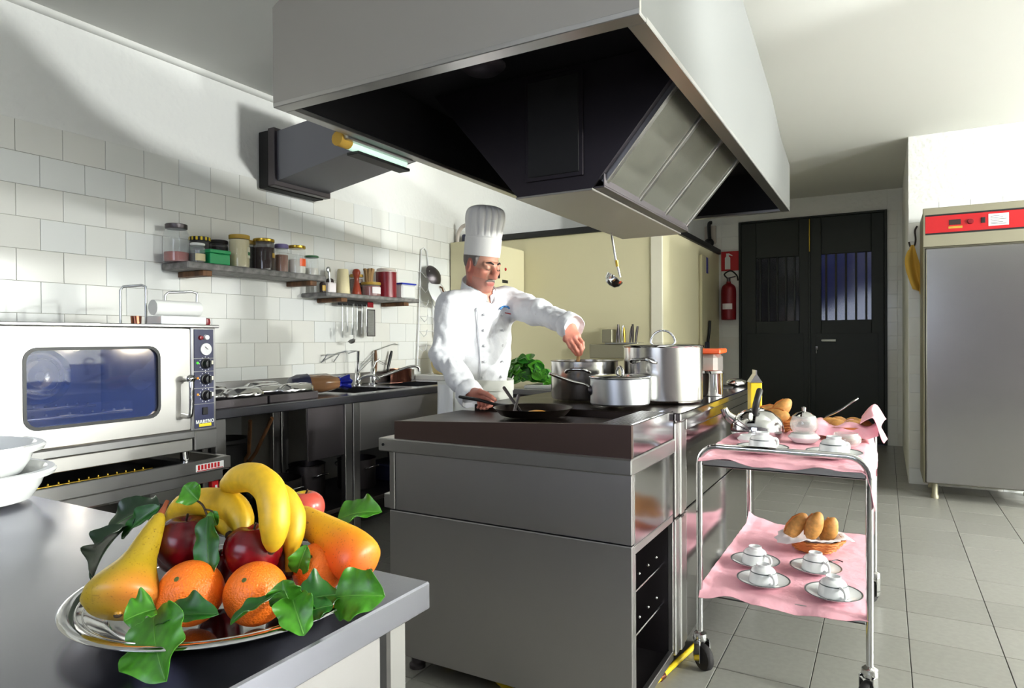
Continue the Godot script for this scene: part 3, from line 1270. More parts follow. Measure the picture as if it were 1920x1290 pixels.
func oven():
	var t := thing("convection_oven", "big stainless convection oven with dark blue glass door, on a stand by the left wall", "oven", Vector3(-3.1, 0.66, -1.45))
	var o := t.position
	var b := Mb.new(o)
	b.bx(-3.5, -3.48, 0.775, 1.262, -2.02, -0.85)
	b.bx(-3.48, -2.785, 0.765, 0.78, -2.02, -0.85)
	b.bx(-3.48, -2.785, 1.245, 1.262, -2.02, -0.85)
	b.bx(-3.48, -2.785, 0.78, 1.245, -2.02, -1.89)
	b.bx(-3.48, -2.785, 0.78, 1.245, -1.1, -0.85)
	obj("casing", b, "steel", t)
	b = Mb.new(o)
	b.bx(-3.51, -2.735, 1.262, 1.276, -2.03, -0.84, 0.004)
	obj("top_plate", b, "steel", t)
	# door with a round-cornered window
	b = Mb.new(o)
	ring(b, rrect_x(-2.75, -1.886, -0.93, 0.8, 1.256, 0.006), rrect_x(-2.75, -1.737, -1.225, 0.877, 1.173, 0.045), Vector3.RIGHT, 0.03)
	var door := obj("door", b, "steel_door", t)
	b = Mb.new(o)
	ring(b, rrect_x(-2.747, -1.745, -1.217, 0.869, 1.181, 0.05), rrect_x(-2.747, -1.733, -1.229, 0.881, 1.169, 0.042), Vector3.RIGHT, 0.012)
	obj("window_seal", b, "black", door)
	b = Mb.new(o)
	b.bx(-2.768, -2.762, 0.87, 1.18, -1.745, -1.215, 0.001)
	obj("window_glass", b, "oven_glass", door)
	b = Mb.new(o)
	b.tube(smooth_path([Vector3(-2.75, 1.03, -1.855), Vector3(-2.7, 1.03, -1.852), Vector3(-2.69, 1.0, -1.85), Vector3(-2.69, 0.95, -1.85), Vector3(-2.69, 0.89, -1.848), Vector3(-2.7, 0.866, -1.846), Vector3(-2.75, 0.866, -1.846)], 5), 0.011, 12)
	b.ball(Vector3(-2.7, 1.033, -1.856), Vector3(0.018, 0.018, 0.024), 14, 8)
	obj("door_handle", b, "chrome", door)
	# inside: fan plate and a rack with studs
	b = Mb.new(o)
	b.bx(-3.47, -3.46, 0.79, 1.24, -1.88, -1.11)
	obj("inner_wall", b, "steel", t)
	b = Mb.new(o)
	var fx := Transform3D(Basis(Vector3.FORWARD, PI / 2), Vector3(-3.45, 1.04, -1.6))
	b.lathe([Vector2(0.11, 0), Vector2(0.13, 0.012), Vector2(0.14, 0.0)], 28, fx)
	b.lathe([Vector2(0.02, 0), Vector2(0.06, 0.012), Vector2(0.1, 0.0)], 28, fx)
	for k in 18:
		var a := TAU * k / 18.0
		b.box(Vector3(-3.444, 1.04 + cos(a) * 0.083, -1.6 + sin(a) * 0.083), Vector3(0.008, 0.006, 0.036), 0.001, Basis(Vector3.RIGHT, a))
	obj("fan_ring", b, "chrome", t)
	b = Mb.new(o)
	b.ball(Vector3(-3.43, 1.18, -1.75), Vector3.ONE * 0.025, 14, 8)
	obj("unseen_oven_lamp", b, "oven_glow", t)
	lamp("unseen_oven_lamp_light", Vector3(-3.43, 1.18, -1.75), Color(1.0, 0.95, 0.85), 0.12, 0.02)  # unseen lamp, placed to light the inside of the oven
	for r in [[-2.82, 0.905], [-3.1, 0.915]]:
		b = Mb.new(o)
		b.tube([Vector3(r[0], r[1], -1.12), Vector3(r[0], r[1], -1.4), Vector3(r[0], r[1], -1.66)], 0.006, 8)
		for k in 12:
			b.ball(Vector3(r[0] + 0.008, r[1] + 0.012, -1.15 - 0.043 * k), Vector3.ONE * 0.006, 8, 6)
		obj("rack_rail", b, "chrome", t)
	# control panel
	b = Mb.new(o)
	b.bx(-2.785, -2.752, 0.79, 1.262, -2.02, -1.893, 0.003)
	var p := obj("control_panel", b, "steel", t)
	for r in [[1.122, 1.255], [1.062, 1.119], [0.985, 1.059], [0.912, 0.982], [0.8, 0.909]]:
		b = Mb.new(o)
		b.bx(-2.753, -2.748, r[0], r[1], -2.006, -1.907, 0.001)
		obj("blue_plate", b, "navy", p)
	var kx := Basis(Vector3.FORWARD, PI / 2)
	for y in [1.096, 1.024, 0.95]:
		b = Mb.new(o)
		b.lathe([Vector2(0, 0), Vector2(0.024, 0), Vector2(0.024, 0.006), Vector2(0.019, 0.008), Vector2(0.017, 0.03), Vector2(0, 0.032)], 20, Transform3D(kx, Vector3(-2.748, y, -1.962)))
		b.box(Vector3(-2.714, y, -1.962), Vector3(0.012, 0.034, 0.008), 0.002)
		var kn := obj("knob", b, "black", p)
		b = Mb.new(o)
		b.box(Vector3(-2.708, y + 0.006, -1.97), Vector3(0.004, 0.018, 0.008), 0.001)
		obj("pointer", b, "cream_white", kn)
		b = Mb.new(o)
		for i in 12:
			var a := TAU * i / 12.0
			b.box(Vector3(-2.747, y + cos(a) * 0.031, -1.962 + sin(a) * 0.031), Vector3(0.001, 0.004, 0.004), 0.0003)
		obj("scale_mark", b, "white", p)
	b = Mb.new(o)
	b.lathe([Vector2(0, 0), Vector2(0.028, 0), Vector2(0.028, 0.008), Vector2(0, 0.009)], 24, Transform3D(kx, Vector3(-2.748, 1.163, -1.963)))
	var d := obj("dial", b, "white_gloss", p)
	b = Mb.new(o)
	b.box(Vector3(-2.738, 1.168, -1.963), Vector3(0.001, 0.02, 0.003), 0.0003, Basis(Vector3.RIGHT, 0.9))
	obj("needle", b, "black", d)
	b = Mb.new(o)
	b.lathe([Vector2(0, 0), Vector2(0.013, 0), Vector2(0.011, 0.012), Vector2(0, 0.014)], 16, Transform3D(kx, Vector3(-2.748, 1.218, -1.966)))
	obj("white_button", b, "white_gloss", p)
	b = Mb.new(o)
	b.lathe([Vector2(0, 0), Vector2(0.011, 0), Vector2(0.009, 0.01), Vector2(0, 0.012)], 16, Transform3D(kx, Vector3(-2.748, 1.216, -1.938)))
	obj("red_button", b, "red_dark", p)
	for r in [[1.1, "led_green"], [1.03, "led_amber"], [0.955, "led_amber"]]:
		b = Mb.new(o)
		b.ball(Vector3(-2.747, r[0], -1.922), Vector3(0.004, 0.006, 0.006), 10, 6)
		obj("indicator_light", b, r[1], p)
	b = Mb.new(o)
	b.box(Vector3(-2.745, 0.877, -1.957), Vector3(0.008, 0.034, 0.026), 0.002)
	obj("rocker_switch", b, "black_soft", p)
	text("MARENO", 0.016, "white", p, Transform3D(Basis(Vector3(0, 0, -1), Vector3.UP, Vector3.RIGHT), Vector3(-2.7465, 0.829, -1.957) - o), 0.001, true)
	b = Mb.new(o)
	b.bx(-2.748, -2.746, 0.806, 0.82, -1.99, -1.927, 0.0004)
	obj("yellow_strip", b, "yellow", p)
	# drip channel and lower panel
	b = Mb.new(o)
	b.bx(-2.79, -2.735, 0.758, 0.796, -1.9, -0.85, 0.006)
	obj("drip_channel", b, "steel", t)
	b = Mb.new(o)
	b.bx(-2.785, -2.755, 0.7, 0.757, -1.9, -0.85, 0.003)
	obj("lower_panel", b, "steel_door", t)
	b = Mb.new(o)
	b.bx(-2.79, -2.745, 0.7, 0.79, -2.02, -1.905, 0.004)
	obj("hinge_block", b, "steel", t)
	b = Mb.new(o)
	b.bx(-3.48, -2.8, 0.7, 0.765, -2.01, -0.85, 0.004)
	obj("underside", b, "steel_dark", t)
	for z in [-1.89, -0.95]:
		for x in [-2.8, -3.42]:
			b = Mb.new(o)
			b.lathe([Vector2(0, 0), Vector2(0.02, 0), Vector2(0.02, 0.052), Vector2(0, 0.052)], 16, Transform3D(Basis.IDENTITY, Vector3(x, 0.651, z)))
			obj("foot", b, "chrome", t)
	# stand
	t = thing("oven_stand", "open steel stand under the convection oven, red and white sticker on its rail", "stand", Vector3(-3.1, 0, -1.45))
	o = t.position
	b = Mb.new(o)
	b.bx(-2.76, -2.735, 0.595, 0.652, -2.085, -0.85, 0.003)
	b.bx(-3.5, -3.475, 0.595, 0.652, -2.085, -0.85, 0.003)
	b.bx(-3.475, -2.76, 0.595, 0.652, -2.085, -2.06, 0.003)
	b.bx(-3.475, -2.76, 0.6, 0.65, -1.92, -1.86, 0.003)
	b.bx(-3.475, -2.76, 0.6, 0.65, -0.98, -0.85, 0.003)
	obj("top_frame", b, "steel", t)
	b = Mb.new(o)
	b.bx(-2.755, -2.74, 0.545, 0.593, -2.08, -0.85, 0.003)
	obj("lower_rail", b, "steel", t)
	b = Mb.new(o)
	b.bx(-3.47, -2.77, 0.35, 0.365, -2.06, -0.85, 0.003)
	obj("shelf", b, "steel_dark", t)
	b = Mb.new(o)
	b.bx(-3.46, -2.765, 0.608, 0.62, -1.85, -0.99, 0.002)
	obj("drip_tray", b, "black", t)
	b = Mb.new(o)
	for k in 18:
		b.ball(Vector3(-2.775, 0.655, -1.05 - 0.037 * k), Vector3(0.004, 0.007, 0.004), 6, 5)
	b.tube([Vector3(-2.775, 0.648, -1.0), Vector3(-2.775, 0.648, -1.72)], 0.004, 8)
	obj("toothed_rack", b, "gold", t)
	for q in [Vector2(-2.76, -2.06), Vector2(-3.47, -2.06), Vector2(-2.76, -0.9), Vector2(-3.47, -0.9)]:
		b = Mb.new(o)
		b.bx(q.x - 0.02, q.x + 0.02, 0.0, 0.596, q.y - 0.02, q.y + 0.02, 0.003)
		obj("leg", b, "steel", t)
	b = Mb.new(o)
	b.bx(-2.736, -2.7335, 0.602, 0.635, -2.045, -1.9, 0.0005)
	var s := obj("sticker", b, "white", t)
	b = Mb.new(o)
	for k in 7:
		b.bx(-2.7345, -2.7325, 0.61, 0.632, -1.92 - k * 0.017, -1.909 - k * 0.017, 0.0005)
	b.bx(-2.7345, -2.7325, 0.6035, 0.607, -2.04, -1.905, 0.0005)
	obj("red_print", b, "red", s)
	for r in [[-2.02, 0.5], [-1.5, 0.42]]:
		b = Mb.new()
		b.bx(-2.79, -2.76, r[1] - 0.13, r[1] + 0.05, r[0] - 0.018, r[0] + 0.018, 0.004)
		var q := tag(obj("red_box", b, "red"), "", "box")
		q.set_meta("label", "narrow red box on the stand shelf below the sticker" if r[0] < -1.9 else "narrow red box on the stand shelf behind the table corner")
		b = Mb.new()
		b.bx(-2.758, -2.7565, r[1] - 0.1, r[1] + 0.02, r[0] - 0.006, r[0] + 0.006, 0.0003)
		obj("white_stripe", b, "white", q)
	oven_top_things()


func oven_top_things():
	var y := 1.276
	for r in [[Vector3(-2.95, y, -1.69), Vector3(-2.9, y, -1.775), 0.168, "tall bent wire stand on the oven top, left of the paper roll"], [Vector3(-2.875, y, -1.85), Vector3(-2.86, y, -2.0), 0.15, "lower bent wire stand behind the paper roll on the oven top"]]:
		var f := Mb.new()
		var up := Vector3.UP * float(r[2])
		f.tube([r[0], r[0] + up * 0.9, r[0].lerp(r[1], 0.1) + up, r[0].lerp(r[1], 0.85) + up * 1.06, r[1] + up * 1.02, r[1] + up * 0.9, r[1]], 0.0055, 8)
		tag(obj("wire_stand", f, "aluminium"), r[3], "rack")
	var b := Mb.new()
	var tr := Transform3D(Basis(Vector3.RIGHT, PI / 2 * 0.999), Vector3(-2.8, y + 0.074, -1.855))
	b.lathe([Vector2(0, -0.11), Vector2(0.034, -0.11), Vector2(0.034, 0.11), Vector2(0, 0.11)], 24, tr)
	var o := tag(obj("paper_roll", b, "white"), "thick white paper roll lying on a white box on the oven top", "roll")
	b = Mb.new()
	b.bx(-2.855, -2.745, y, y + 0.038, -1.97, -1.75, 0.004)
	tag(obj("white_box", b, "white_gloss"), "flat white box under the paper roll on the oven top", "box")
	b = Mb.new()
	b.lathe([Vector2(0, 0), Vector2(0.02, 0), Vector2(0.022, 0.036), Vector2(0.019, 0.036), Vector2(0.017, 0.004), Vector2(0, 0.004)], 18, Transform3D(Basis.IDENTITY, Vector3(-2.85, y, -1.7)))
	tag(obj("brass_cup", b, "copper"), "tiny brass cup on the oven top beside the tall wire frame", "cup")
	b = Mb.new()
	b.lathe([Vector2(0, 0), Vector2(0.016, 0), Vector2(0.02, 0.012), Vector2(0.017, 0.03), Vector2(0, 0.034)], 16, Transform3D(Basis.IDENTITY, Vector3(-2.8, y, -2.005)))
	tag(obj("red_stopper", b, "maroon"), "small dark red stopper at the right end of the oven top", "cap")


func sink_counter():
	var t := thing("sink_counter", "long stainless counter with two sinks along the tiled left wall", "counter", Vector3(-3.2, 0, -3.3))
	var o := t.position
	var b := Mb.new(o)
	b.bx(-2.98, -2.872, 0.845, 0.86, -4.58, -2.1, 0.003)
	b.bx(-3.575, -3.42, 0.845, 0.86, -4.58, -2.1, 0.003)
	b.bx(-3.42, -2.98, 0.845, 0.86, -3.2, -2.1, 0.003)
	b.bx(-3.42, -2.98, 0.845, 0.86, -3.85, -3.72, 0.003)
	b.bx(-3.42, -2.98, 0.845, 0.86, -4.58, -4.4, 0.003)
	b.bx(-2.89, -2.868, 0.812, 0.86, -4.58, -2.1, 0.004)
	obj("worktop", b, "steel_top", t)
	for z in [-3.2, -3.85]:
		b = Mb.new(o)
		var z1: float = z - (0.52 if z > -3.5 else 0.55)
		b.bx(-3.42, -3.414, 0.6, 0.856, z1, z, 0.001)
		b.bx(-2.986, -2.98, 0.6, 0.856, z1, z, 0.001)
		b.bx(-3.414, -2.986, 0.6, 0.856, z1, z1 + 0.006, 0.001)
		b.bx(-3.414, -2.986, 0.6, 0.856, z - 0.006, z, 0.001)
		b.bx(-3.414, -2.986, 0.594, 0.6, z1, z, 0.001)
		obj("basin", b, "steel_polished", t)
	b = Mb.new(o)
	b.bx(-3.588, -3.572, 0.86, 0.948, -4.58, -2.1, 0.003)
	obj("backsplash", b, "steel", t)
	b = Mb.new(o)
	b.bx(-2.905, -2.89, 0.5, 0.81, -4.56, -3.15, 0.003)
	obj("front_skirt", b, "steel_brushed", t)
	b = Mb.new(o)
	b.bx(-2.905, -2.895, 0.5, 0.81, -3.02, -2.72, 0.003)
	obj("half_skirt", b, "steel_dark", t)
	for z in [-2.14, -3.04, -3.11, -4.52]:
		for x in [-2.9, -3.54]:
			b = Mb.new(o)
			b.bx(x - 0.02, x + 0.02, 0, 0.812, z - 0.03, z + 0.03, 0.003)
			obj("leg", b, "steel", t)
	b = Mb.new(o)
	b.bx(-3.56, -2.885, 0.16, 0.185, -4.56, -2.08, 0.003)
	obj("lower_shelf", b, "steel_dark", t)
	# taps
	var f := thing("mixer_tap", "chrome mixer tap with an upright lever, left of the two taps at the sink", "tap", Vector3(-3.47, 0.86, -3.76))
	o = f.position
	b = Mb.new(o)
	b.lathe([Vector2(0.03, 0.86), Vector2(0.03, 0.87), Vector2(0.02, 0.88), Vector2(0.02, 0.95), Vector2(0.014, 0.96), Vector2(0, 0.96)], 16, Transform3D(Basis.IDENTITY, Vector3(-3.47, 0, -3.76)))
	obj("tap_body", b, "chrome", f)
	b = Mb.new(o)
	b.tube(smooth_path([Vector3(-3.46, 0.9, -3.76), Vector3(-3.4, 0.93, -3.76), Vector3(-3.3, 0.94, -3.75), Vector3(-3.25, 0.91, -3.75)], 4), 0.011, 10)
	obj("spout", b, "chrome", f)
	b = Mb.new(o)
	b.tube([Vector3(-3.47, 0.955, -3.76), Vector3(-3.465, 1.02, -3.757), Vector3(-3.455, 1.12, -3.75)], [0.008, 0.009, 0.012], 10)
	obj("lever", b, "chrome", f)
	f = thing("swivel_tap", "chrome tap with a long slanting spout, right of the two taps at the sink", "tap", Vector3(-3.46, 0.86, -3.92))
	o = f.position
	b = Mb.new(o)
	b.lathe([Vector2(0.034, 0.86), Vector2(0.034, 0.872), Vector2(0.022, 0.88), Vector2(0.022, 0.97), Vector2(0.015, 0.985), Vector2(0, 0.985)], 16, Transform3D(Basis.IDENTITY, Vector3(-3.46, 0, -3.92)))
	obj("tap_body", b, "chrome", f)
	b = Mb.new(o)
	b.tube(smooth_path([Vector3(-3.45, 0.9, -3.92), Vector3(-3.36, 0.95, -4.05), Vector3(-3.28, 0.99, -4.15), Vector3(-3.24, 0.985, -4.2), Vector3(-3.235, 0.95, -4.21)], 4), 0.011, 10)
	obj("spout", b, "chrome", f)
	b = Mb.new(o)
	b.tube([Vector3(-3.46, 0.98, -3.92), Vector3(-3.46, 1.03, -3.95), Vector3(-3.45, 1.05, -3.98)], 0.007, 8)
	obj("lever", b, "chrome", f)
	# things along the back of the sink
	b = Mb.new()
	b.lathe([Vector2(0, 0), Vector2(0.085, 0), Vector2(0.09, 0.01), Vector2(0.09, 0.1), Vector2(0.094, 0.105), Vector2(0.088, 0.105), Vector2(0.085, 0.012), Vector2(0, 0.01)], 26, Transform3D(Basis.IDENTITY, Vector3(-3.48, 0.86, -4.28)))
	tag(obj("copper_pot", b, "copper"), "low copper-coloured pot at the back right corner of the sink", "pot")
	for r in [[-4.06, "wood", "wooden brush handle sticking up behind the slanting tap spout", 0.0], [-4.2, "black", "black knife handle tilted to the right, behind the sink", 0.35]]:
		b = Mb.new()
		var a := Vector3(-3.555, 0.95, r[0])
		var d := Vector3(0, cos(r[3]), -sin(r[3]))
		b.tube([a, a + d * 0.06, a + d * 0.13, a + d * 0.17], [0.009, 0.012, 0.013, 0.009], 10)
		tag(obj("handle_tool", b, r[1]), r[2], "tool")
	b = Mb.new()
	for q in [[[-3.58, 1.04, -3.5], [-3.52, 1.1, -3.5], [-3.52, 1.1, -3.62], [-3.58, 1.04, -3.62]], [[-3.58, 1.1, -3.66], [-3.5, 1.12, -3.66], [-3.5, 1.12, -3.78], [-3.58, 1.1, -3.78]]]:
		var pts := []
		for c in q:
			pts.append(Vector3(c[0], c[1], c[2]))
		b.tube(pts, 0.0045, 8)
	b.tube([Vector3(-3.58, 1.04, -3.5), Vector3(-3.58, 1.08, -3.6), Vector3(-3.58, 1.1, -3.66)], 0.004, 8)
	tag(obj("wire_hook_rail", b, "aluminium"), "small pale wire hook rail on the tiles left of the taps", "rack")
	b = Mb.new()
	b.tube([Vector3(-3.56, 1.0, -3.9), Vector3(-3.56, 1.12, -4.08), Vector3(-3.56, 1.17, -4.3), Vector3(-3.56, 1.16, -4.36)], 0.0035, 8)
	b.tube([Vector3(-3.56, 0.95, -3.86), Vector3(-3.56, 1.06, -4.04), Vector3(-3.56, 1.0, -4.2)], 0.0035, 8)
	b.tube([Vector3(-3.56, 0.95, -3.86), Vector3(-3.56, 1.0, -3.9)], 0.0035, 8)
	tag(obj("wire_strainer_frame", b, "aluminium"), "slanting thin wire frame on the tiles above the slanting tap spout", "rack")
	# trays with foil parcels, blue bag
	var k := 0
	for r in [[-3.08, -2.27, 0.0, 0.34, "dark baking tray nearest the oven, holding foil parcels"], [-3.1, -2.65, 0.0, 0.35, "dark baking tray farther along the counter, holding foil parcels"]]:
		var tr := thing("baking_tray", r[4], "tray", Vector3(r[0], 0.861, r[1]), 0.0)
		b = Mb.new()
		var w := 0.36
		var l: float = r[3]
		b.bx(-w / 2, w / 2, 0, 0.004, -l / 2, l / 2, 0.001)
		b.box(Vector3(-w / 2, 0.022, 0), Vector3(0.006, 0.04, l), 0.002)
		b.box(Vector3(w / 2, 0.022, 0), Vector3(0.006, 0.04, l), 0.002)
		b.box(Vector3(0, 0.022, -l / 2), Vector3(w, 0.04, 0.006), 0.002)
		b.box(Vector3(0, 0.022, l / 2), Vector3(w, 0.04, 0.006), 0.002)
		obj("pan", b, "steel_dark", tr)
		for j in 3:
			b = Mb.new()
			var fn := FastNoiseLite.new()
			fn.seed = 90 + j + 7 * k
			fn.frequency = 28.0
			var c := Vector3(r[0] + [-0.09, 0.03, 0.1][j], 0.911 + (0.008 if j == 0 else 0.0), r[1] + [0.0, 0.07, -0.08][j])
			b.lathe([Vector2(0, -0.15), Vector2(0.022, -0.145), Vector2(0.04, -0.12), Vector2(0.043, -0.09), Vector2(0.045, -0.06), Vector2(0.046, -0.03), Vector2(0.045, 0), Vector2(0.046, 0.03), Vector2(0.045, 0.06), Vector2(0.043, 0.09), Vector2(0.04, 0.12), Vector2(0.022, 0.145), Vector2(0, 0.15)], 22, Transform3D(Basis(Vector3.RIGHT, PI / 2) * Basis.from_scale(Vector3(1.15, 0.8, 0.95)), c), func(a: float, q: float): return 1.0 + 0.16 * fn.get_noise_3d(cos(a) * 0.3, sin(a) * 0.3, q))
			var w2 := tag(obj("foil_parcel", b, "foil"), ["crinkled foil parcel at the back of the %s tray", "crinkled foil parcel in the middle of the %s tray", "crinkled foil parcel at the front of the %s tray"][j] % ("nearer" if k == 0 else "farther"), "parcel", "foil parcels in the baking trays")
		k += 1
	var bag := thing("food_bag", "shiny blue and brown plastic food bag lying on the counter left of the sink", "bag", Vector3(-3.16, 0.861, -3.07))
	b = Mb.new()
	var fn2 := FastNoiseLite.new()
	fn2.seed = 5
	fn2.frequency = 3.0
	b.lathe([Vector2(0, -0.2), Vector2(0.05, -0.19), Vector2(0.075, -0.15), Vector2(0.085, -0.08), Vector2(0.09, 0), Vector2(0.085, 0.06), Vector2(0.07, 0.1), Vector2(0.055, 0.12)], 24, Transform3D(Basis(Vector3.UP, -0.5) * Basis(Vector3.RIGHT, -PI / 2) * Basis.from_scale(Vector3(1.4, 0.95, 0.66)), Vector3(0, 0.068, 0)), func(a: float, q: float): return 1.0 + 0.2 * fn2.get_noise_2d(cos(a) * 2.0 + q * 3.0, sin(a) * 2.0))
	obj("bag_body", b, "bag_print", bag)
	b = Mb.new()
	b.lathe([Vector2(0.055, 0.118), Vector2(0.045, 0.135), Vector2(0.06, 0.16), Vector2(0.075, 0.19), Vector2(0.07, 0.192), Vector2(0.04, 0.14), Vector2(0, 0.125)], 24, Transform3D(Basis(Vector3.UP, -0.5) * Basis(Vector3.RIGHT, -PI / 2) * Basis.from_scale(Vector3(1.4, 0.95, 0.66)), Vector3(0, 0.068, 0)), func(a: float, q: float): return 1.0 + 0.2 * sin(a * 7.0))
	obj("bag_end", b, "blue_shiny", bag)
	b = Mb.new()
	b.lathe([Vector2(0, -0.205), Vector2(0.055, -0.193), Vector2(0.079, -0.152), Vector2(0.0875, -0.085), Vector2(0.086, -0.084)], 24, Transform3D(Basis(Vector3.UP, -0.5) * Basis(Vector3.RIGHT, -PI / 2) * Basis.from_scale(Vector3(1.42, 0.95, 0.69)), Vector3(0, 0.068, 0)), func(a: float, q: float): return 1.0 + 0.14 * fn2.get_noise_2d(cos(a) * 2.0 + q * 1.5, sin(a) * 2.0))
	obj("dark_end", b, "navy", bag)
	# clutter in the shade under the counter
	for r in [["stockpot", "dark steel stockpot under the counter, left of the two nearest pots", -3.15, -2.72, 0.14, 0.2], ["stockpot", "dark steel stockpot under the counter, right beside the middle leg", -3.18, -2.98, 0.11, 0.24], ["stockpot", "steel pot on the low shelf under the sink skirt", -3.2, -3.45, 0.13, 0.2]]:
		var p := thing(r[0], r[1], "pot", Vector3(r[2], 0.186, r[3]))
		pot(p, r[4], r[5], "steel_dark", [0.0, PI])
	var bin := thing("tall_bin", "tall black bin in the shade under the counter", "bin", Vector3(-3.35, 0.186, -2.5))
	b = Mb.new()
	b.lathe([Vector2(0, 0), Vector2(0.12, 0), Vector2(0.14, 0.42), Vector2(0.15, 0.43), Vector2(0.15, 0.45), Vector2(0.135, 0.45), Vector2(0.115, 0.01), Vector2(0, 0.01)], 24)
	obj("bin_body", b, "black_soft", bin)
	for r in [[0.0, "wooden paddle handle leaning out of the black bin, nearest the oven"], [0.5, "second wooden paddle handle leaning out of the black bin"]]:
		b = Mb.new()
		b.tube([Vector3(-3.33, 0.35, -2.52 - 0.05 * r[0]), Vector3(-3.2, 0.55, -2.56 - 0.1 * r[0]), Vector3(-3.05, 0.76, -2.6 + 0.3 * (0.5 - r[0]))], 0.011, 8)
		tag(obj("paddle", b, "wood"), r[1], "paddle")
	b = Mb.new()
	b.bx(-3.3, -3.285, 0.19, 0.75, -2.36, -2.33, 0.003)
	tag(obj("steel_rod", b, "steel"), "flat steel bar standing upright under the counter near the oven", "bar")
	b = Mb.new()
	b.bx(-3.35, -3.05, 0.186, 0.3, -3.95, -3.68, 0.006)
	tag(obj("blue_crate", b, "navy"), "dark blue crate on the low shelf under the right sink", "crate")
	b = Mb.new()
	b.lathe([Vector2(0, 0), Vector2(0.07, 0), Vector2(0.075, 0.01), Vector2(0.11, 0.13), Vector2(0.105, 0.13), Vector2(0.07, 0.012), Vector2(0, 0.01)], 24, Transform3D(Basis.IDENTITY, Vector3(-3.1, 0.301, -3.8)))
	tag(obj("steel_bowl", b, "steel"), "steel bowl standing on the dark blue crate under the sink", "bowl")


# stockpot: body, rim bead and two handles at the given turns
func pot(p: Node3D, r: float, h: float, m: String, turns: Array):
	var b := Mb.new()
	b.lathe([Vector2(0, 0), Vector2(r * 0.96, 0), Vector2(r, 0.008), Vector2(r, h - 0.003), Vector2(r + 0.004, h), Vector2(r - 0.003, h), Vector2(r - 0.005, 0.01), Vector2(0, 0.008)], 40)
	obj("pot_body", b, m, p)
	for a in turns:
		b = Mb.new()
		var u := Vector3(cos(a), 0, sin(a))
		var v := Vector3(-sin(a), 0, cos(a))
		var y := h * 0.72
		b.tube(smooth_path([u * (r - 0.003) + v * 0.05 + Vector3(0, y, 0), u * (r + 0.02) + v * 0.048 + Vector3(0, y + 0.003, 0), u * (r + 0.036) + v * 0.035 + Vector3(0, y + 0.012, 0), u * (r + 0.04) + Vector3(0, y + 0.015, 0), u * (r + 0.036) - v * 0.035 + Vector3(0, y + 0.012, 0), u * (r + 0.02) - v * 0.048 + Vector3(0, y + 0.003, 0), u * (r - 0.003) - v * 0.05 + Vector3(0, y, 0)], 3), 0.006, 10)
		obj("pot_handle", b, "chrome", p)


func jar(called: String, label: String, at: Vector3, r: float, h: float, lid: String, fill: String, frac: float, lidh := 0.022, neck := 0.86, gl := "glass") -> Node3D:
	var t := thing(called, label, "jar", at, 0.0, "jars on the upper shelf" if at.y > 1.6 else "jars on the lower shelf")
	var b := Mb.new()
	var hb := h - lidh
	b.lathe(smooth_prof([Vector2(0.0001, 0), Vector2(r * 0.9, 0.001), Vector2(r, 0.012), Vector2(r, hb * 0.5), Vector2(r, hb * 0.8), Vector2(r * (neck + 1.0) / 2, hb * 0.92), Vector2(r * neck, hb)], 3), 24)
	obj("glass_body", b, gl, t)
	if frac > 0.0:
		b = Mb.new()
		b.lathe([Vector2(0, 0.004), Vector2(r * 0.86, 0.004), Vector2(r * 0.95, 0.014), Vector2(r * 0.95, hb * frac - 0.004), Vector2(r * 0.9, hb * frac), Vector2(0, hb * frac + 0.004)], 22)
		obj("contents", b, fill, t)
	b = Mb.new()
	var lr := r * neck + 0.003
	b.lathe([Vector2(0, hb - 0.001), Vector2(lr, hb - 0.001), Vector2(lr + 0.002, hb + 0.002), Vector2(lr + 0.002, h - 0.003), Vector2(lr - 0.002, h), Vector2(0, h)], 24)
	obj("lid", b, lid, t)
	return t


func label_patch(t: Node3D, r: float, y0: float, y1: float, a0: float, a1: float, m: String, called := "paper_label"):
	var b := Mb.new()
	b.sheet(10, 2, func(u: float, v: float):
		var a := lerpf(a0, a1, u)
		return Vector3(cos(a) * r, lerpf(y0, y1, v), -sin(a) * r), 0.0006)
	obj(called, b, m, t)


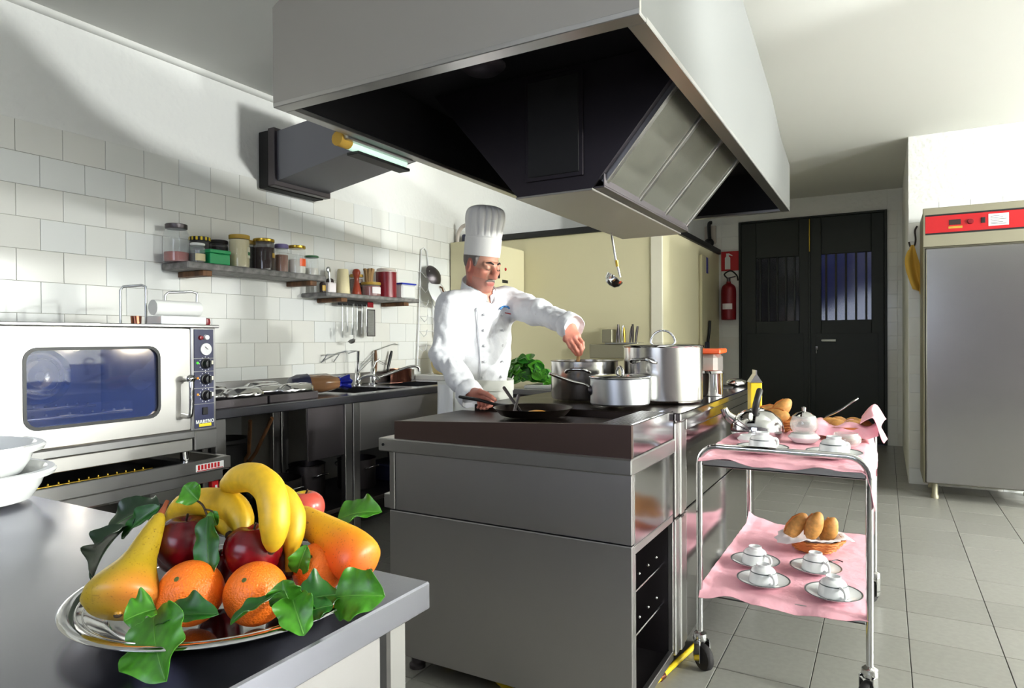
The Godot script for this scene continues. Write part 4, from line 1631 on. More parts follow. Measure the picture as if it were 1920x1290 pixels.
func wall_shelves():
	var y := 1.645
	var t := thing("upper_shelf", "upper stone shelf on the left wall, loaded with glass jars", "shelf", Vector3(-3.6, 1.6, -2.8))
	var o := t.position
	var b := Mb.new(o)
	b.bx(-3.59, -3.35, 1.605, y, -3.33, -2.29, 0.006)
	obj("slab", b, "shelf_stone", t)
	for z in [-2.42, -3.22]:
		b = Mb.new(o)
		b.bx(-3.59, -3.36, 1.572, 1.604, z - 0.03, z + 0.03, 0.003)
		obj("wooden_bracket", b, "wood", t)
	t = thing("lower_shelf", "lower stone shelf on the left wall, right of the jars, utensils hanging beneath", "shelf", Vector3(-3.6, 1.5, -3.9))
	o = t.position
	b = Mb.new(o)
	b.bx(-3.59, -3.34, 1.505, 1.535, -4.36, -3.32, 0.006)
	obj("slab", b, "shelf_stone", t)
	for z in [-3.5, -4.2]:
		b = Mb.new(o)
		b.bx(-3.59, -3.35, 1.475, 1.504, z - 0.03, z + 0.03, 0.003)
		obj("wooden_bracket", b, "wood", t)
	var x := -3.45
	jar("glass_jar", "tall clear jar with a grey lid, red powder inside, at the left shelf end", Vector3(x - 0.03, y, -2.31), 0.068, 0.215, "steel_dark", "paprika", 0.3, 0.026, 0.78, "glass")
	var j: Node3D = jar("glass_jar", "small jar with a white lid and a spotted label, beside the green box", Vector3(-3.4, y, -2.385), 0.04, 0.112, "white", "brown_dark", 0.55, 0.014)
	label_patch(j, 0.0405, 0.01, 0.05, -0.9, 0.9, "cream_food")
	j = jar("glass_jar", "dark jar with a yellow and black striped lid", Vector3(-3.5, y, -2.47), 0.056, 0.165, "black", "brown_dark", 0.6, 0.024, 0.95, "glass_dark")
	b = Mb.new()
	for k in 14:
		var a := TAU * k / 14.0
		b.box(Vector3(cos(a) * 0.0575, 0.153, sin(a) * 0.0575), Vector3(0.004, 0.02, 0.011), 0.001, Basis(Vector3.UP, -a))
	obj("yellow_stripe", b, "yellow", j)
	t = thing("green_box", "small bright green plastic box among the jars", "box", Vector3(-3.4, y, -2.5))
	b = Mb.new()
	b.bx(-0.045, 0.045, 0, 0.062, -0.066, 0.066, 0.004)
	obj("box_body", b, "green", t)
	b = Mb.new()
	b.bx(-0.049, 0.049, 0.062, 0.084, -0.07, 0.07, 0.004)
	obj("lid", b, "green", t)
	jar("glass_jar", "dark grey jar with a black lid behind the green box", Vector3(-3.52, y, -2.61), 0.055, 0.165, "black_soft", "brown_dark", 0.85, 0.02, 0.9, "glass_dark")
	j = jar("glass_jar", "cream filled jar with a mustard lid and a green printed label", Vector3(-3.42, y, -2.68), 0.06, 0.198, "mustard", "cream_food", 0.97, 0.024, 0.93)
	label_patch(j, 0.0606, 0.06, 0.125, 0.2, 1.5, "cream_white")
	label_patch(j, 0.0611, 0.075, 0.095, 0.25, 1.4, "green_print", "green_band")
	jar("glass_jar", "brown jar with a mustard lid, half hidden behind the cream filled jar", Vector3(-3.52, y, -2.82), 0.05, 0.19, "mustard", "brown_dark", 0.9, 0.022, 0.9)
	j = jar("glass_jar", "wide jar of dark brown contents with a dull yellow lid", Vector3(-3.43, y, -2.87), 0.065, 0.2, "gold", "brown", 0.8, 0.02, 0.93, "glass_dark")
	label_patch(j, 0.0655, 0.08, 0.11, 0.2, 0.9, "mustard")
	jar("spice_jar", "slim jar of red brown spice with a purple lid", Vector3(-3.44, y, -3.02), 0.042, 0.186, "purple", "spice", 0.72, 0.026, 0.92)
	j = jar("glass_jar", "white filled jar with a shiny gold lid and an orange printed label", Vector3(-3.42, y, -3.13), 0.057, 0.188, "gold", "salt", 0.55, 0.02, 0.92)
	label_patch(j, 0.0577, 0.05, 0.1, -0.4, 0.7, "orange_plastic")
	jar("glass_jar", "short clear jar with a thin green lid at the right end of the shelf", Vector3(-3.42, y, -3.26), 0.045, 0.135, "green_print", "salt", 0.4, 0.012, 0.95)
	# lower shelf
	y = 1.535
	t = thing("small_bottle", "tiny dark bottle with a yellow label at the left end of the lower shelf", "bottle", Vector3(-3.42, y, -3.36))
	b = Mb.new()
	b.lathe([Vector2(0, 0), Vector2(0.02, 0), Vector2(0.021, 0.06), Vector2(0.01, 0.08), Vector2(0.01, 0.1), Vector2(0, 0.1)], 16)
	obj("bottle_body", b, "brown_dark", t)
	label_patch(t, 0.0215, 0.012, 0.05, -0.9, 0.9, "mustard")
	t = thing("paper_packet", "crumpled pale paper packet with a spoon standing in it", "packet", Vector3(-3.42, y, -3.43))
	b = Mb.new()
	b.bx(-0.03, 0.03, 0, 0.075, -0.038, 0.038, 0.008)
	obj("packet_body", b, "lace", t)
	b = Mb.new()
	b.tube([Vector3(0, 0.07, 0), Vector3(0, 0.12, 0.005), Vector3(0, 0.15, 0.01)], 0.006, 8)
	b.ball(Vector3(0, 0.165, 0.012), Vector3(0.008, 0.022, 0.022), 12, 8)
	obj("spoon", b, "aluminium", t)
	t = thing("dark_shaker", "dark round shaker behind the pale upturned beaker", "shaker", Vector3(-3.5, y, -3.51))
	b = Mb.new()
	b.lathe([Vector2(0, 0), Vector2(0.026, 0), Vector2(0.03, 0.08), Vector2(0.024, 0.11), Vector2(0, 0.12)], 16)
	obj("shaker_body", b, "brown_dark", t)
	t = thing("beaker", "tall pale yellow beaker standing upside down on the lower shelf", "beaker", Vector3(-3.43, y, -3.57))
	b = Mb.new()
	b.lathe([Vector2(0.05, 0), Vector2(0.053, 0.004), Vector2(0.05, 0.02), Vector2(0.039, 0.176), Vector2(0.036, 0.182), Vector2(0, 0.183)], 24)
	obj("beaker_body", b, "cream_food", t)
	t = thing("pepper_mill", "turned red brown wooden pepper mill", "mill", Vector3(-3.42, y, -3.7))
	b = Mb.new()
	b.lathe(smooth_prof([Vector2(0.0001, 0), Vector2(0.034, 0.001), Vector2(0.034, 0.03), Vector2(0.02, 0.09), Vector2(0.017, 0.12), Vector2(0.026, 0.15), Vector2(0.03, 0.17), Vector2(0.022, 0.19), Vector2(0.012, 0.195), Vector2(0.0001, 0.197)], 3), 20)
	obj("mill_body", b, "mill_wood", t)
	jar("glass_jar", "dark red jar with a yellow lid standing at the back, behind the mill", Vector3(-3.53, y, -3.82), 0.05, 0.17, "mustard", "brown", 0.9, 0.02, 0.93)
	t = thing("straw_bundle", "bundle of straw coloured breadsticks tied together on top of a jar", "bundle", Vector3(-3.45, y + 0.11, -3.87))
	for k in 9:
		b = Mb.new()
		var a := TAU * k / 8.0
		var rr := 0.0 if k == 8 else 0.024
		b.tube([Vector3(cos(a) * rr * 0.8, 0.002, sin(a) * rr * 0.8), Vector3(cos(a) * rr, 0.06, sin(a) * rr), Vector3(cos(a) * rr * 1.4, 0.105 - 0.003 * (k % 3), sin(a) * rr * 1.4)], 0.011, 8)
		obj("stick", b, "cork", t)
	j = jar("sauce_jar", "squat jar of red sauce with a mustard lid and a white label", Vector3(-3.43, y, -3.87), 0.072, 0.108, "mustard", "paprika", 0.9, 0.02, 0.97)
	label_patch(j, 0.0728, 0.02, 0.07, -0.7, 0.6, "lace")
	t = thing("canister", "tall dark red canister with a pale lid on the lower shelf", "canister", Vector3(-3.44, y, -4.06))
	b = Mb.new()
	b.lathe([Vector2(0, 0), Vector2(0.076, 0), Vector2(0.08, 0.004), Vector2(0.08, 0.2), Vector2(0, 0.2)], 28)
	obj("canister_body", b, "maroon", t)
	b = Mb.new()
	b.lathe([Vector2(0, 0.2), Vector2(0.083, 0.2), Vector2(0.083, 0.206), Vector2(0.076, 0.212), Vector2(0.073, 0.228), Vector2(0, 0.23)], 28)
	obj("lid", b, "tub", t)
	t = thing("plastic_box", "white plastic food box with a blue lid at the right end of the lower shelf", "box", Vector3(-3.45, y, -4.26))
	b = Mb.new()
	b.bx(-0.08, 0.08, 0, 0.115, -0.088, 0.088, 0.012)
	obj("box_body", b, "white", t)
	b = Mb.new()
	b.bx(-0.085, 0.085, 0.115, 0.127, -0.093, 0.093, 0.004)
	obj("lid", b, "blue", t)
	# rail of hanging utensils under the lower shelf
	t = thing("utensil_rail", "black rail for hanging utensils under the lower shelf", "rail", Vector3(-3.5, 1.48, -3.78))
	b = Mb.new(t.position)
	b.bx(-3.515, -3.495, 1.462, 1.502, -3.97, -3.6, 0.004)
	obj("bar", b, "black", t)
	b = Mb.new(t.position)
	b.bx(-3.495, -3.49, 1.455, 1.495, -3.965, -3.9, 0.003)
	obj("red_plate", b, "red_dark", t)
	for k in 6:
		b = Mb.new()
		var z := -3.62 - 0.052 * k
		var l: float = [0.2, 0.16, 0.18, 0.19, 0.17, 0.16][k]
		b.tube([Vector3(-3.49, 1.475, z), Vector3(-3.485, 1.47, z), Vector3(-3.485, 1.44, z), Vector3(-3.487, 1.47 - l, z)], 0.003, 8)
		b.box(Vector3(-3.487, 1.46 - l, z), Vector3(0.003, 0.08, 0.018), 0.001)
		tag(obj("flat_utensil", b, "aluminium"), "slim steel utensil hanging from the black rail, %s from the left" % ["first", "second", "third", "fourth", "fifth", "sixth"][k], "utensil", "utensils on the black rail")
	b = Mb.new()
	b.tube([Vector3(-3.48, 1.475, -3.73), Vector3(-3.475, 1.45, -3.73), Vector3(-3.477, 1.22, -3.73), Vector3(-3.475, 1.2, -3.72)], 0.004, 8)
	b.lathe([Vector2(0, -0.025), Vector2(0.02, -0.018), Vector2(0.03, 0), Vector2(0.028, 0), Vector2(0.018, -0.015), Vector2(0, -0.022)], 16, Transform3D(Basis(Vector3.RIGHT, 0.5), Vector3(-3.472, 1.2, -3.7)))
	tag(obj("small_ladle", b, "steel"), "small ladle hanging lowest from the black rail", "ladle")
	t = thing("grater", "flat steel grater hanging at the right end of the black rail", "grater", Vector3(-3.485, 1.34, -3.93))
	b = Mb.new()
	b.bx(-0.003, 0.003, -0.11, 0.1, -0.046, -0.04, 0.001)
	b.bx(-0.003, 0.003, -0.11, 0.1, 0.04, 0.046, 0.001)
	b.bx(-0.003, 0.003, 0.094, 0.1, -0.04, 0.04, 0.001)
	b.bx(-0.003, 0.003, -0.11, -0.104, -0.04, 0.04, 0.001)
	obj("frame", b, "steel_dark", t)
	b = Mb.new()
	b.bx(-0.001, 0.001, -0.104, 0.094, -0.04, 0.04, 0.0005)
	for r in 9:
		for c in 4:
			b.box(Vector3(0.0015, -0.09 + r * 0.02, -0.03 + c * 0.02), Vector3(0.003, 0.005, 0.012), 0.001)
	obj("blade", b, "aluminium", t)


func back_corner():
	# tall wire lid rack on the left wall
	var t := thing("lid_rack", "tall white wire lid rack leaning on the tiled wall left of the chef", "rack", Vector3(-3.56, 0.95, -4.7))
	var o := t.position
	var b := Mb.new(o)
	b.tube([Vector3(-3.57, 0.95, -4.62), Vector3(-3.575, 1.5, -4.66), Vector3(-3.58, 2.0, -4.7), Vector3(-3.58, 2.02, -4.74), Vector3(-3.58, 2.0, -4.78), Vector3(-3.575, 1.5, -4.86), Vector3(-3.57, 0.95, -4.9)], 0.006, 8)
	obj("frame", b, "white_gloss", t)
	for k in 6:
		b = Mb.new(o)
		var y := 1.12 + 0.13 * k
		for z in [-4.65 - 0.01 * k, -4.87 + 0.012 * k]:
			b.tube([Vector3(-3.575, y + 0.03, z), Vector3(-3.53, y - 0.02, z), Vector3(-3.5, y, z), Vector3(-3.49, y + 0.04, z)], 0.004, 6)
		b.tube([Vector3(-3.575, y + 0.03, -4.65), Vector3(-3.575, y + 0.03, -4.76), Vector3(-3.575, y + 0.03, -4.87)], 0.004, 6)
		obj("hook", b, "white_gloss", t)
	b = Mb.new()
	b.lathe([Vector2(0, 0.045), Vector2(0.06, 0.035), Vector2(0.09, 0.012), Vector2(0.1, 0), Vector2(0.095, -0.003), Vector2(0.055, 0.028), Vector2(0, 0.038)], 28, Transform3D(Basis(Vector3.FORWARD, 1.25) , Vector3(-3.5, 1.77, -4.77)))
	tag(obj("pan_lid", b, "steel_dark"), "dark steel pan lid hanging high in the wire rack", "lid")
	t = thing("pot_lid", "white enamel lid with a brown knob, hanging just below the dark lid", "lid", Vector3(-3.46, 1.62, -4.78))
	b = Mb.new()
	var tb := Basis(Vector3.FORWARD, 1.2)
	b.lathe([Vector2(0, 0.035), Vector2(0.07, 0.028), Vector2(0.12, 0.008), Vector2(0.128, 0), Vector2(0.12, -0.003), Vector2(0.065, 0.02), Vector2(0, 0.028)], 30, Transform3D(tb, Vector3.ZERO))
	obj("lid_disc", b, "porcelain", t)
	b = Mb.new()
	b.tube([tb * Vector3(-0.04, 0.04, 0.0), tb * Vector3(-0.02, 0.058, 0), tb * Vector3(0.02, 0.058, 0), tb * Vector3(0.04, 0.04, 0)], 0.008, 8)
	obj("grip", b, "wood", t)
	# tiled ledge past the sink
	b = Mb.new()
	b.bx(-3.585, -2.86, 0.0, 0.9, -5.1, -4.6, 0.008)
	tag(obj("white_ledge", b, "tile_warm"), "white tiled ledge at the end of the sink counter, behind the chef", "ledge")
	j_pasta()
	t = thing("dark_pan", "dark shallow pan on the white ledge behind the chef", "pan", Vector3(-3.08, 0.9, -4.86))
	b = Mb.new()
	b.lathe([Vector2(0, 0), Vector2(0.1, 0), Vector2(0.13, 0.045), Vector2(0.127, 0.046), Vector2(0.098, 0.006), Vector2(0, 0.005)], 24)
	obj("pan_body", b, "black", t)
	b = Mb.new()
	b.tube([Vector3(0.12, 0.035, 0), Vector3(0.2, 0.05, 0), Vector3(0.28, 0.055, 0)], 0.01, 8)
	obj("handle", b, "black", t)
	b = Mb.new()
	b.bx(-3.1, -2.92, 0.9, 0.915, -4.78, -4.62, 0.004)
	tag(obj("folded_cloth", b, "white"), "folded white cloth on the front of the white ledge", "cloth")
	# cream cupboard with red light
	t = thing("control_cabinet", "cream metal cabinet with a red light, behind the chef's head", "cabinet", Vector3(-3.4, 1.55, -5.6))
	o = t.position
	b = Mb.new(o)
	b.bx(-3.585, -3.25, 1.55, 2.12, -5.985, -5.15, 0.008)
	obj("cabinet_body", b, "cream", t)
	b = Mb.new(o)
	b.bx(-3.252, -3.235, 1.56, 2.11, -5.975, -5.165, 0.004)
	obj("cabinet_door", b, "cream", t)
	b = Mb.new(o)
	b.ball(Vector3(-3.233, 1.8867, -5.5921), Vector3(0.01, 0.016, 0.016), 12, 8)
	obj("red_light", b, "red", t)
	b = Mb.new(o)
	b.box(Vector3(-3.225, 1.8569, -5.4353), Vector3(0.02, 0.14, 0.05), 0.006)
	obj("handle", b, "steel_dark", t)
	b = Mb.new(o)
	b.box(Vector3(-3.232, 1.7656, -5.5786), Vector3(0.01, 0.03, 0.1), 0.002)
	obj("black_switch", b, "black", t)
	t = thing("dark_case", "dark case with a pale arched grip on top of the cream cabinet", "case", Vector3(-3.42, 2.121, -5.35))
	b = Mb.new()
	b.bx(-0.1, 0.12, 0, 0.085, -0.1, 0.1, 0.01)
	obj("case_body", b, "navy", t)
	b = Mb.new()
	b.tube(smooth_path([Vector3(-0.14, 0.0, 0.11), Vector3(-0.13, 0.09, 0.11), Vector3(-0.08, 0.155, 0.11), Vector3(0.0, 0.17, 0.11), Vector3(0.1, 0.165, 0.11)], 4), 0.018, 10)
	obj("arched_grip", b, "tub", t)
	# steel table with greens behind the island
	t = thing("steel_table", "steel table behind the island carrying a heap of green leaves", "table", Vector3(-2.1, 0, -4.2))
	o = t.position
	b = Mb.new(o)
	b.bx(-2.62, -1.56, 0.83, 0.87, -4.6, -3.85, 0.004)
	obj("tabletop", b, "steel", t)
	b = Mb.new(o)
	b.bx(-2.6, -1.58, 0.1, 0.83, -4.58, -3.88, 0.004)
	obj("cabinet", b, "steel_dark", t)
	for q in [Vector2(-2.57, -3.92), Vector2(-1.61, -3.92), Vector2(-2.57, -4.54), Vector2(-1.61, -4.54)]:
		b = Mb.new(o)
		b.bx(q.x - 0.02, q.x + 0.02, 0, 0.1, q.y - 0.02, q.y + 0.02, 0.003)
		obj("leg", b, "steel_dark", t)
	b = Mb.new()
	b.bx(-2.12, -1.75, 0.87, 0.892, -4.3, -3.9, 0.006)
	tag(obj("cutting_board", b, "white"), "white cutting board under the heap of greens", "board")
	t = thing("leafy_greens", "heap of fresh dark green salad leaves between the chef and the stockpots", "vegetable", Vector3(-2.17, 0.893, -4.02))
	var r := RandomNumberGenerator.new()
	r.seed = 12
	for k in 150:
		var a := r.randf() * TAU
		var q := sqrt(r.randf())
		var p := Vector3(cos(a) * q * 0.2, 0.03 + (1.0 - q * q) * 0.17 * r.randf_range(0.3, 1.0), sin(a) * q * 0.12)
		var out := Vector3(p.x * 2.0, 0.35, p.z * 3.0 + 0.25).normalized()
		var side := out.cross(Vector3(r.randf_range(-1, 1), r.randf_range(-0.6, 1), r.randf_range(-1, 1))).normalized()
		var fwd := side.cross(out)
		var s := r.randf_range(0.05, 0.075)
		b = Mb.new()
		var cu := r.randf_range(0.2, 0.9)
		b.sheet(5, 4, func(u: float, v: float):
			var w := sin(PI * clampf(u * 0.92 + 0.06, 0, 1)) * 0.5
			var sx := (v - 0.5) * 2.0 * w
			return p + fwd * (u - 0.5) * s * 1.3 - side * sx * s + out * (absf(sx) * 0.35 * s - u * u * cu * 0.6 * s), 0.0012)
		obj("leaf", b, ["leaf_bright", "leaf", "leaf_bright"][k % 3], t)
	# cutlery holder on the partition
	t = thing("cutlery_shelf", "small steel wall shelf with a cutlery pot, on the cream partition", "shelf", Vector3(-2.2, 1.0, -5.9))
	o = t.position
	b = Mb.new(o)
	b.bx(-2.44, -1.98, 1.02, 1.15, -5.98, -5.8, 0.004)
	obj("box", b, "steel_dull", t)
	b = Mb.new(o)
	b.bx(-2.28, -1.96, 1.15, 1.165, -5.98, -5.78, 0.003)
	b.bx(-2.02, -1.97, 1.05, 1.15, -5.82, -5.79, 0.003)
	obj("ledge", b, "steel", t)
	b = Mb.new(o)
	b.bx(-2.33, -2.23, 1.166, 1.29, -5.96, -5.84, 0.004)
	obj("pot", b, "steel_dull", t)
	for k in 7:
		b = Mb.new()
		var x := -2.2 + 0.028 * k + (0.02 if k > 3 else 0.0)
		var h: float = [0.15, 0.17, 0.16, 0.14, 0.15, 0.17, 0.15][k]
		var lean: float = [0.02, -0.01, 0.01, -0.01, 0.02, 0.0, 0.02][k]
		b.tube([Vector3(x, 1.1655, -5.88), Vector3(x + lean * 0.5, 1.1655 + h * 0.6, -5.88), Vector3(x + lean, 1.1655 + h, -5.88)], [0.012, 0.018, 0.015], 8, true, 0.6)
		tag(obj("knife_handle", b, ["steel_dark", "steel_dark", "chrome", "gold", "steel_dark", "brown_dark", "steel_dark"][k]), "steel table knife upright in the cutlery pot, %s from the left" % ["first", "second", "third", "fourth", "fifth", "sixth", "seventh"][k], "cutlery", "knives on the small wall shelf")
	# board and tools on the side of the partition
	t = thing("cream_board", "tall narrow cream board with a blue tape mark on the side of the partition", "board", Vector3(-1.78, 1.5, -7.5))
	o = t.position
	b = Mb.new(o)
	b.bx(-1.797, -1.765, 0.85, 2.13, -7.68, -7.4, 0.004)
	obj("board", b, "cream", t)
	b = Mb.new(o)
	b.bx(-1.768, -1.762, 1.94, 2.12, -7.68, -7.6, 0.001)
	obj("blue_tape", b, "blue", t)
	t = thing("long_knife", "black handled tool with a dark blue guard hanging on the cream board", "knife", Vector3(-1.745, 1.2, -7.6))
	b = Mb.new()
	b.tube(smooth_path([Vector3(0, -0.04, 0.02), Vector3(0.004, 0.08, -0.03), Vector3(0.006, 0.2, -0.05)], 4), 0.016, 8)
	obj("handle", b, "black", t)
	b = Mb.new()
	b.bx(-0.006, 0.008, -0.26, -0.04, -0.03, 0.13, 0.004)
	obj("guard", b, "navy", t)


func j_pasta():
	var t := thing("pasta_bag", "clear bag of pale pasta standing on the white ledge left of the chef", "bag", Vector3(-3.36, 0.9, -4.74))
	var b := Mb.new()
	var fn := FastNoiseLite.new()
	fn.seed = 15
	fn.frequency = 1.5
	b.lathe(smooth_prof([Vector2(0.0001, 0), Vector2(0.09, 0.005), Vector2(0.115, 0.07), Vector2(0.11, 0.15), Vector2(0.08, 0.21), Vector2(0.04, 0.24), Vector2(0.0001, 0.25)], 3), 24, Transform3D.IDENTITY, func(a: float, q: float): return 1.0 + 0.15 * fn.get_noise_2d(a, q * 4.0))
	obj("bag_body", b, "pasta", t)
	b = Mb.new()
	b.lathe([Vector2(0.035, 0.235), Vector2(0.025, 0.25), Vector2(0.06, 0.285), Vector2(0.058, 0.287), Vector2(0, 0.252)], 20, Transform3D.IDENTITY, func(a: float, q: float): return 1.0 + 0.2 * sin(a * 5.0))
	obj("bag_neck", b, "brown", t)


func worktable():
	var t := thing("worktable", "stainless worktable in the foreground carrying the fruit platter", "table", Vector3(-1.4, 0, -0.4))
	var o := t.position
	var b := Mb.new(o)
	b.bx(-2.6, -0.578, 0.808, 0.848, -0.775, 0.1, 0.0025)
	obj("tabletop", b, "steel_top", t)
	b = Mb.new(o)
	b.bx(-0.612, -0.598, 0.1, 0.808, -0.69, 0.08, 0.003)
	obj("side_panel", b, "steel_brushed", t)
	b = Mb.new(o)
	b.bx(-2.55, -0.64, 0.1, 0.808, -0.735, -0.72, 0.003)
	obj("back_panel", b, "steel_brushed", t)
	for x in [-0.622, -2.55]:
		for z in [-0.73, 0.06]:
			b = Mb.new(o)
			b.bx(x - 0.02, x + 0.02, 0, 0.808, z - 0.02, z + 0.02, 0.004)
			obj("leg", b, "steel", t)
	# two oval oven dishes, one in the other
	for k in 2:
		b = Mb.new()
		var s := 1.0
		var at := Vector3(-1.8 - 0.045 * k, 0.849 + 0.05 * k, -0.6)
		b.lathe([Vector2(0, 0), Vector2(0.15, 0), Vector2(0.175, 0.012), Vector2(0.19, 0.045), Vector2(0.196, 0.07), Vector2(0.212, 0.074), Vector2(0.216, 0.084), Vector2(0.212, 0.09), Vector2(0.2, 0.09), Vector2(0.19, 0.075), Vector2(0.183, 0.045), Vector2(0.168, 0.02), Vector2(0, 0.012)], 48, Transform3D(Basis(Vector3.UP, 0.5) * Basis.from_scale(Vector3(1.25 * s, 0.84, 0.85 * s)), at))
		var d := obj("oven_dish", b, "porcelain")
		tag(d, ["lower of two stacked white oval oven dishes at the left end of the worktable", "upper of two stacked white oval oven dishes at the left end of the worktable"][k], "dish", "stacked oven dishes")


func cup_mesh() -> Array:
	# saucer, cup, band and grip: the cup stands upside down
	var s := Mb.new()
	s.lathe([Vector2(0, 0), Vector2(0.042, 0), Vector2(0.046, 0.003), Vector2(0.075, 0.012), Vector2(0.091, 0.02), Vector2(0.0915, 0.022), Vector2(0.088, 0.0215), Vector2(0.05, 0.008), Vector2(0, 0.006)], 40)
	var l := Mb.new()
	l.lathe([Vector2(0.0855, 0.0202), Vector2(0.0885, 0.0222), Vector2(0.0925, 0.0226), Vector2(0.0927, 0.021)], 40)
	var c := Mb.new()
	c.lathe(smooth_prof([Vector2(0.049, 0.009), Vector2(0.0505, 0.012), Vector2(0.049, 0.025), Vector2(0.045, 0.045), Vector2(0.038, 0.058), Vector2(0.028, 0.064), Vector2(0.024, 0.066), Vector2(0.0245, 0.074), Vector2(0.022, 0.075), Vector2(0.02, 0.068), Vector2(0.0001, 0.067)], 3), 36)
	var g := Mb.new()
	g.tube(smooth_path([Vector3(0.046, 0.018, 0), Vector3(0.066, 0.017, 0), Vector3(0.074, 0.03, 0), Vector3(0.068, 0.045, 0), Vector3(0.043, 0.049, 0)], 4), 0.005, 10)
	var w := Mb.new()
	w.lathe([Vector2(0.0452, 0.0465), Vector2(0.0442, 0.0502)], 36)
	return [s.mesh(), l.mesh(), c.mesh(), g.mesh(), w.mesh()]


func trolley():
	var t := thing("tea_trolley", "chrome tube tea trolley with two trays, standing to the right of the island", "trolley", Vector3(-0.315, 0, -2.92))
	var o := t.position
	var b: Mb
	for z in [-2.42, -3.42]:
		b = Mb.new(o)
		var pts := [Vector3(-0.59, 0.12, z), Vector3(-0.59, 0.4, z)]
		pts += arc(Vector3(-0.525, 0.745, z), Vector3.LEFT, Vector3.UP, 0.065, 0, 90)
		pts += arc(Vector3(-0.11, 0.745, z), Vector3.UP, Vector3.RIGHT, 0.065, 0, 90)
		pts += [Vector3(-0.045, 0.4, z), Vector3(-0.045, 0.12, z)]
		b.tube(pts, 0.0115, 14)
		obj("frame_loop", b, "chrome", t)
	for y in [0.262, 0.735]:
		b = Mb.new(o)
		b.bx(-0.578, -0.057, y, y + 0.006, -3.41, -2.43, 0.001)
		b.bx(-0.578, -0.057, y, y + 0.028, -2.436, -2.43, 0.002)
		b.bx(-0.578, -0.057, y, y + 0.028, -3.41, -3.404, 0.002)
		b.bx(-0.578, -0.572, y, y + 0.028, -3.404, -2.436, 0.002)
		b.bx(-0.063, -0.057, y, y + 0.028, -3.404, -2.436, 0.002)
		obj("shelf_tray", b, "steel", t)
	for p in [Vector2(-0.59, -2.42), Vector2(-0.045, -2.42), Vector2(-0.59, -3.42), Vector2(-0.045, -3.42)]:
		b = Mb.new(o)
		b.lathe([Vector2(0, 0.1), Vector2(0.024, 0.1), Vector2(0.027, 0.108), Vector2(0.024, 0.128), Vector2(0.013, 0.136), Vector2(0, 0.137)], 18, Transform3D(Basis.IDENTITY, Vector3(p.x, 0, p.y)))
		var turn := Basis(Vector3.UP, 0.9 if p.x < -0.3 else -0.4)
		for s in [-1, 1]:
			b.box(Vector3(p.x, 0, p.y) + turn * Vector3(0.022 * s, 0.07, 0.012), Vector3(0.004, 0.08, 0.032), 0.001, turn)
		var ca := obj("caster", b, "chrome", t)
		b = Mb.new(o)
		b.lathe([Vector2(0, -0.014), Vector2(0.02, -0.014), Vector2(0.03, -0.013), Vector2(0.042, -0.013), Vector2(0.046, -0.008), Vector2(0.046, 0.008), Vector2(0.042, 0.013), Vector2(0.03, 0.013), Vector2(0.02, 0.014), Vector2(0, 0.014)], 28, Transform3D(turn * Basis(Vector3.FORWARD, PI / 2), Vector3(p.x, 0.047, p.y) + turn * Vector3(0, 0, 0.02)))
		obj("wheel", b, "rubber", ca)
	# pink cloths
	for k in 2:
		var y: float = [0.294, 0.768][k]
		b = Mb.new()
		var fn := FastNoiseLite.new()
		fn.seed = 30 + k
		fn.frequency = 4.0
		b.sheet(44, 60, func(u: float, v: float):
			var x := lerpf(-0.587, -0.05 if k == 0 else -0.03, u)
			var z := lerpf(-2.398, -3.395, v)
			var dz := maxf(0.0, 0.05 - v) / 0.05
			var h := y + 0.004 * fn.get_noise_2d(x * 3.0, z * 3.0)
			h -= dz * dz * ((0.02 if k == 0 else 0.008) + 0.008 * sin(x * 17.0 + k) + 0.004 * sin(x * 41.0))
			z += 0.01 * sin(x * 30.0) * dz
			var du := maxf(0.0, 0.045 - u) / 0.045
			h += 0.012 * du * (1.0 - dz)
			if v > 0.94:
				h += (v - 0.94) / 0.06 * (0.035 * maxf(0.0, 1.0 - u * 4.0) + 0.006)
			if k == 1:
				var dr := maxf(0.0, u - 0.94) / 0.06
				h -= dr * dr * (0.1 + 0.03 * sin(z * 18.0))
				x = minf(x, -0.028 + 0.006 * sin(z * 25.0))
			return Vector3(x, h, z), 0.002)
		tag(obj("pink_cloth", b, "pink"), ["pink cloth spread over the lower tray of the trolley", "pink cloth spread over the top tray of the trolley, hanging over its front edge"][k], "cloth", "pink cloths on the trolley")
	# cups
	var cm := cup_mesh()
	var names := ["saucer", "saucer_line", "cup", "cup_grip", "cup_line"]
	var spots := [
		[-0.451, 0.3, -2.745, "upturned white cup on a saucer, back left of the four on the lower tray", 0.5],
		[-0.39, 0.299, -2.545, "upturned white cup on a saucer, front left of the four on the lower tray", 0.9],
		[-0.235, 0.3, -2.775, "upturned white cup on a saucer, back right of the four on the lower tray", 0.8],
		[-0.158, 0.299, -2.53, "upturned white cup on a saucer, front right of the four on the lower tray", 1.0],
		[-0.40, 0.774, -2.6, "white cup upside down on a saucer at the front left of the top tray", -0.9],
		[-0.16, 0.774, -2.6, "white cup upside down on a saucer at the front right of the top tray", -0.9]]
	for s in spots:
		var c := thing("cup_and_saucer", s[3], "cup", Vector3(s[0], s[1], s[2]), -s[4], "white cups on the trolley")
		for i in 5:
			obj(names[i], cm[i], "grey_line" if i % 3 == 1 else "porcelain", c)
	# bread baskets
	basket("bread_basket", "small wicker basket of rolls lined with a white doily on the lower tray", Vector3(-0.265, 0.299, -3.06), 0.115, true)
	basket("bread_basket", "wicker basket of bread rolls behind the kettle on the top tray", Vector3(-0.44, 0.773, -3.22), 0.1, false)
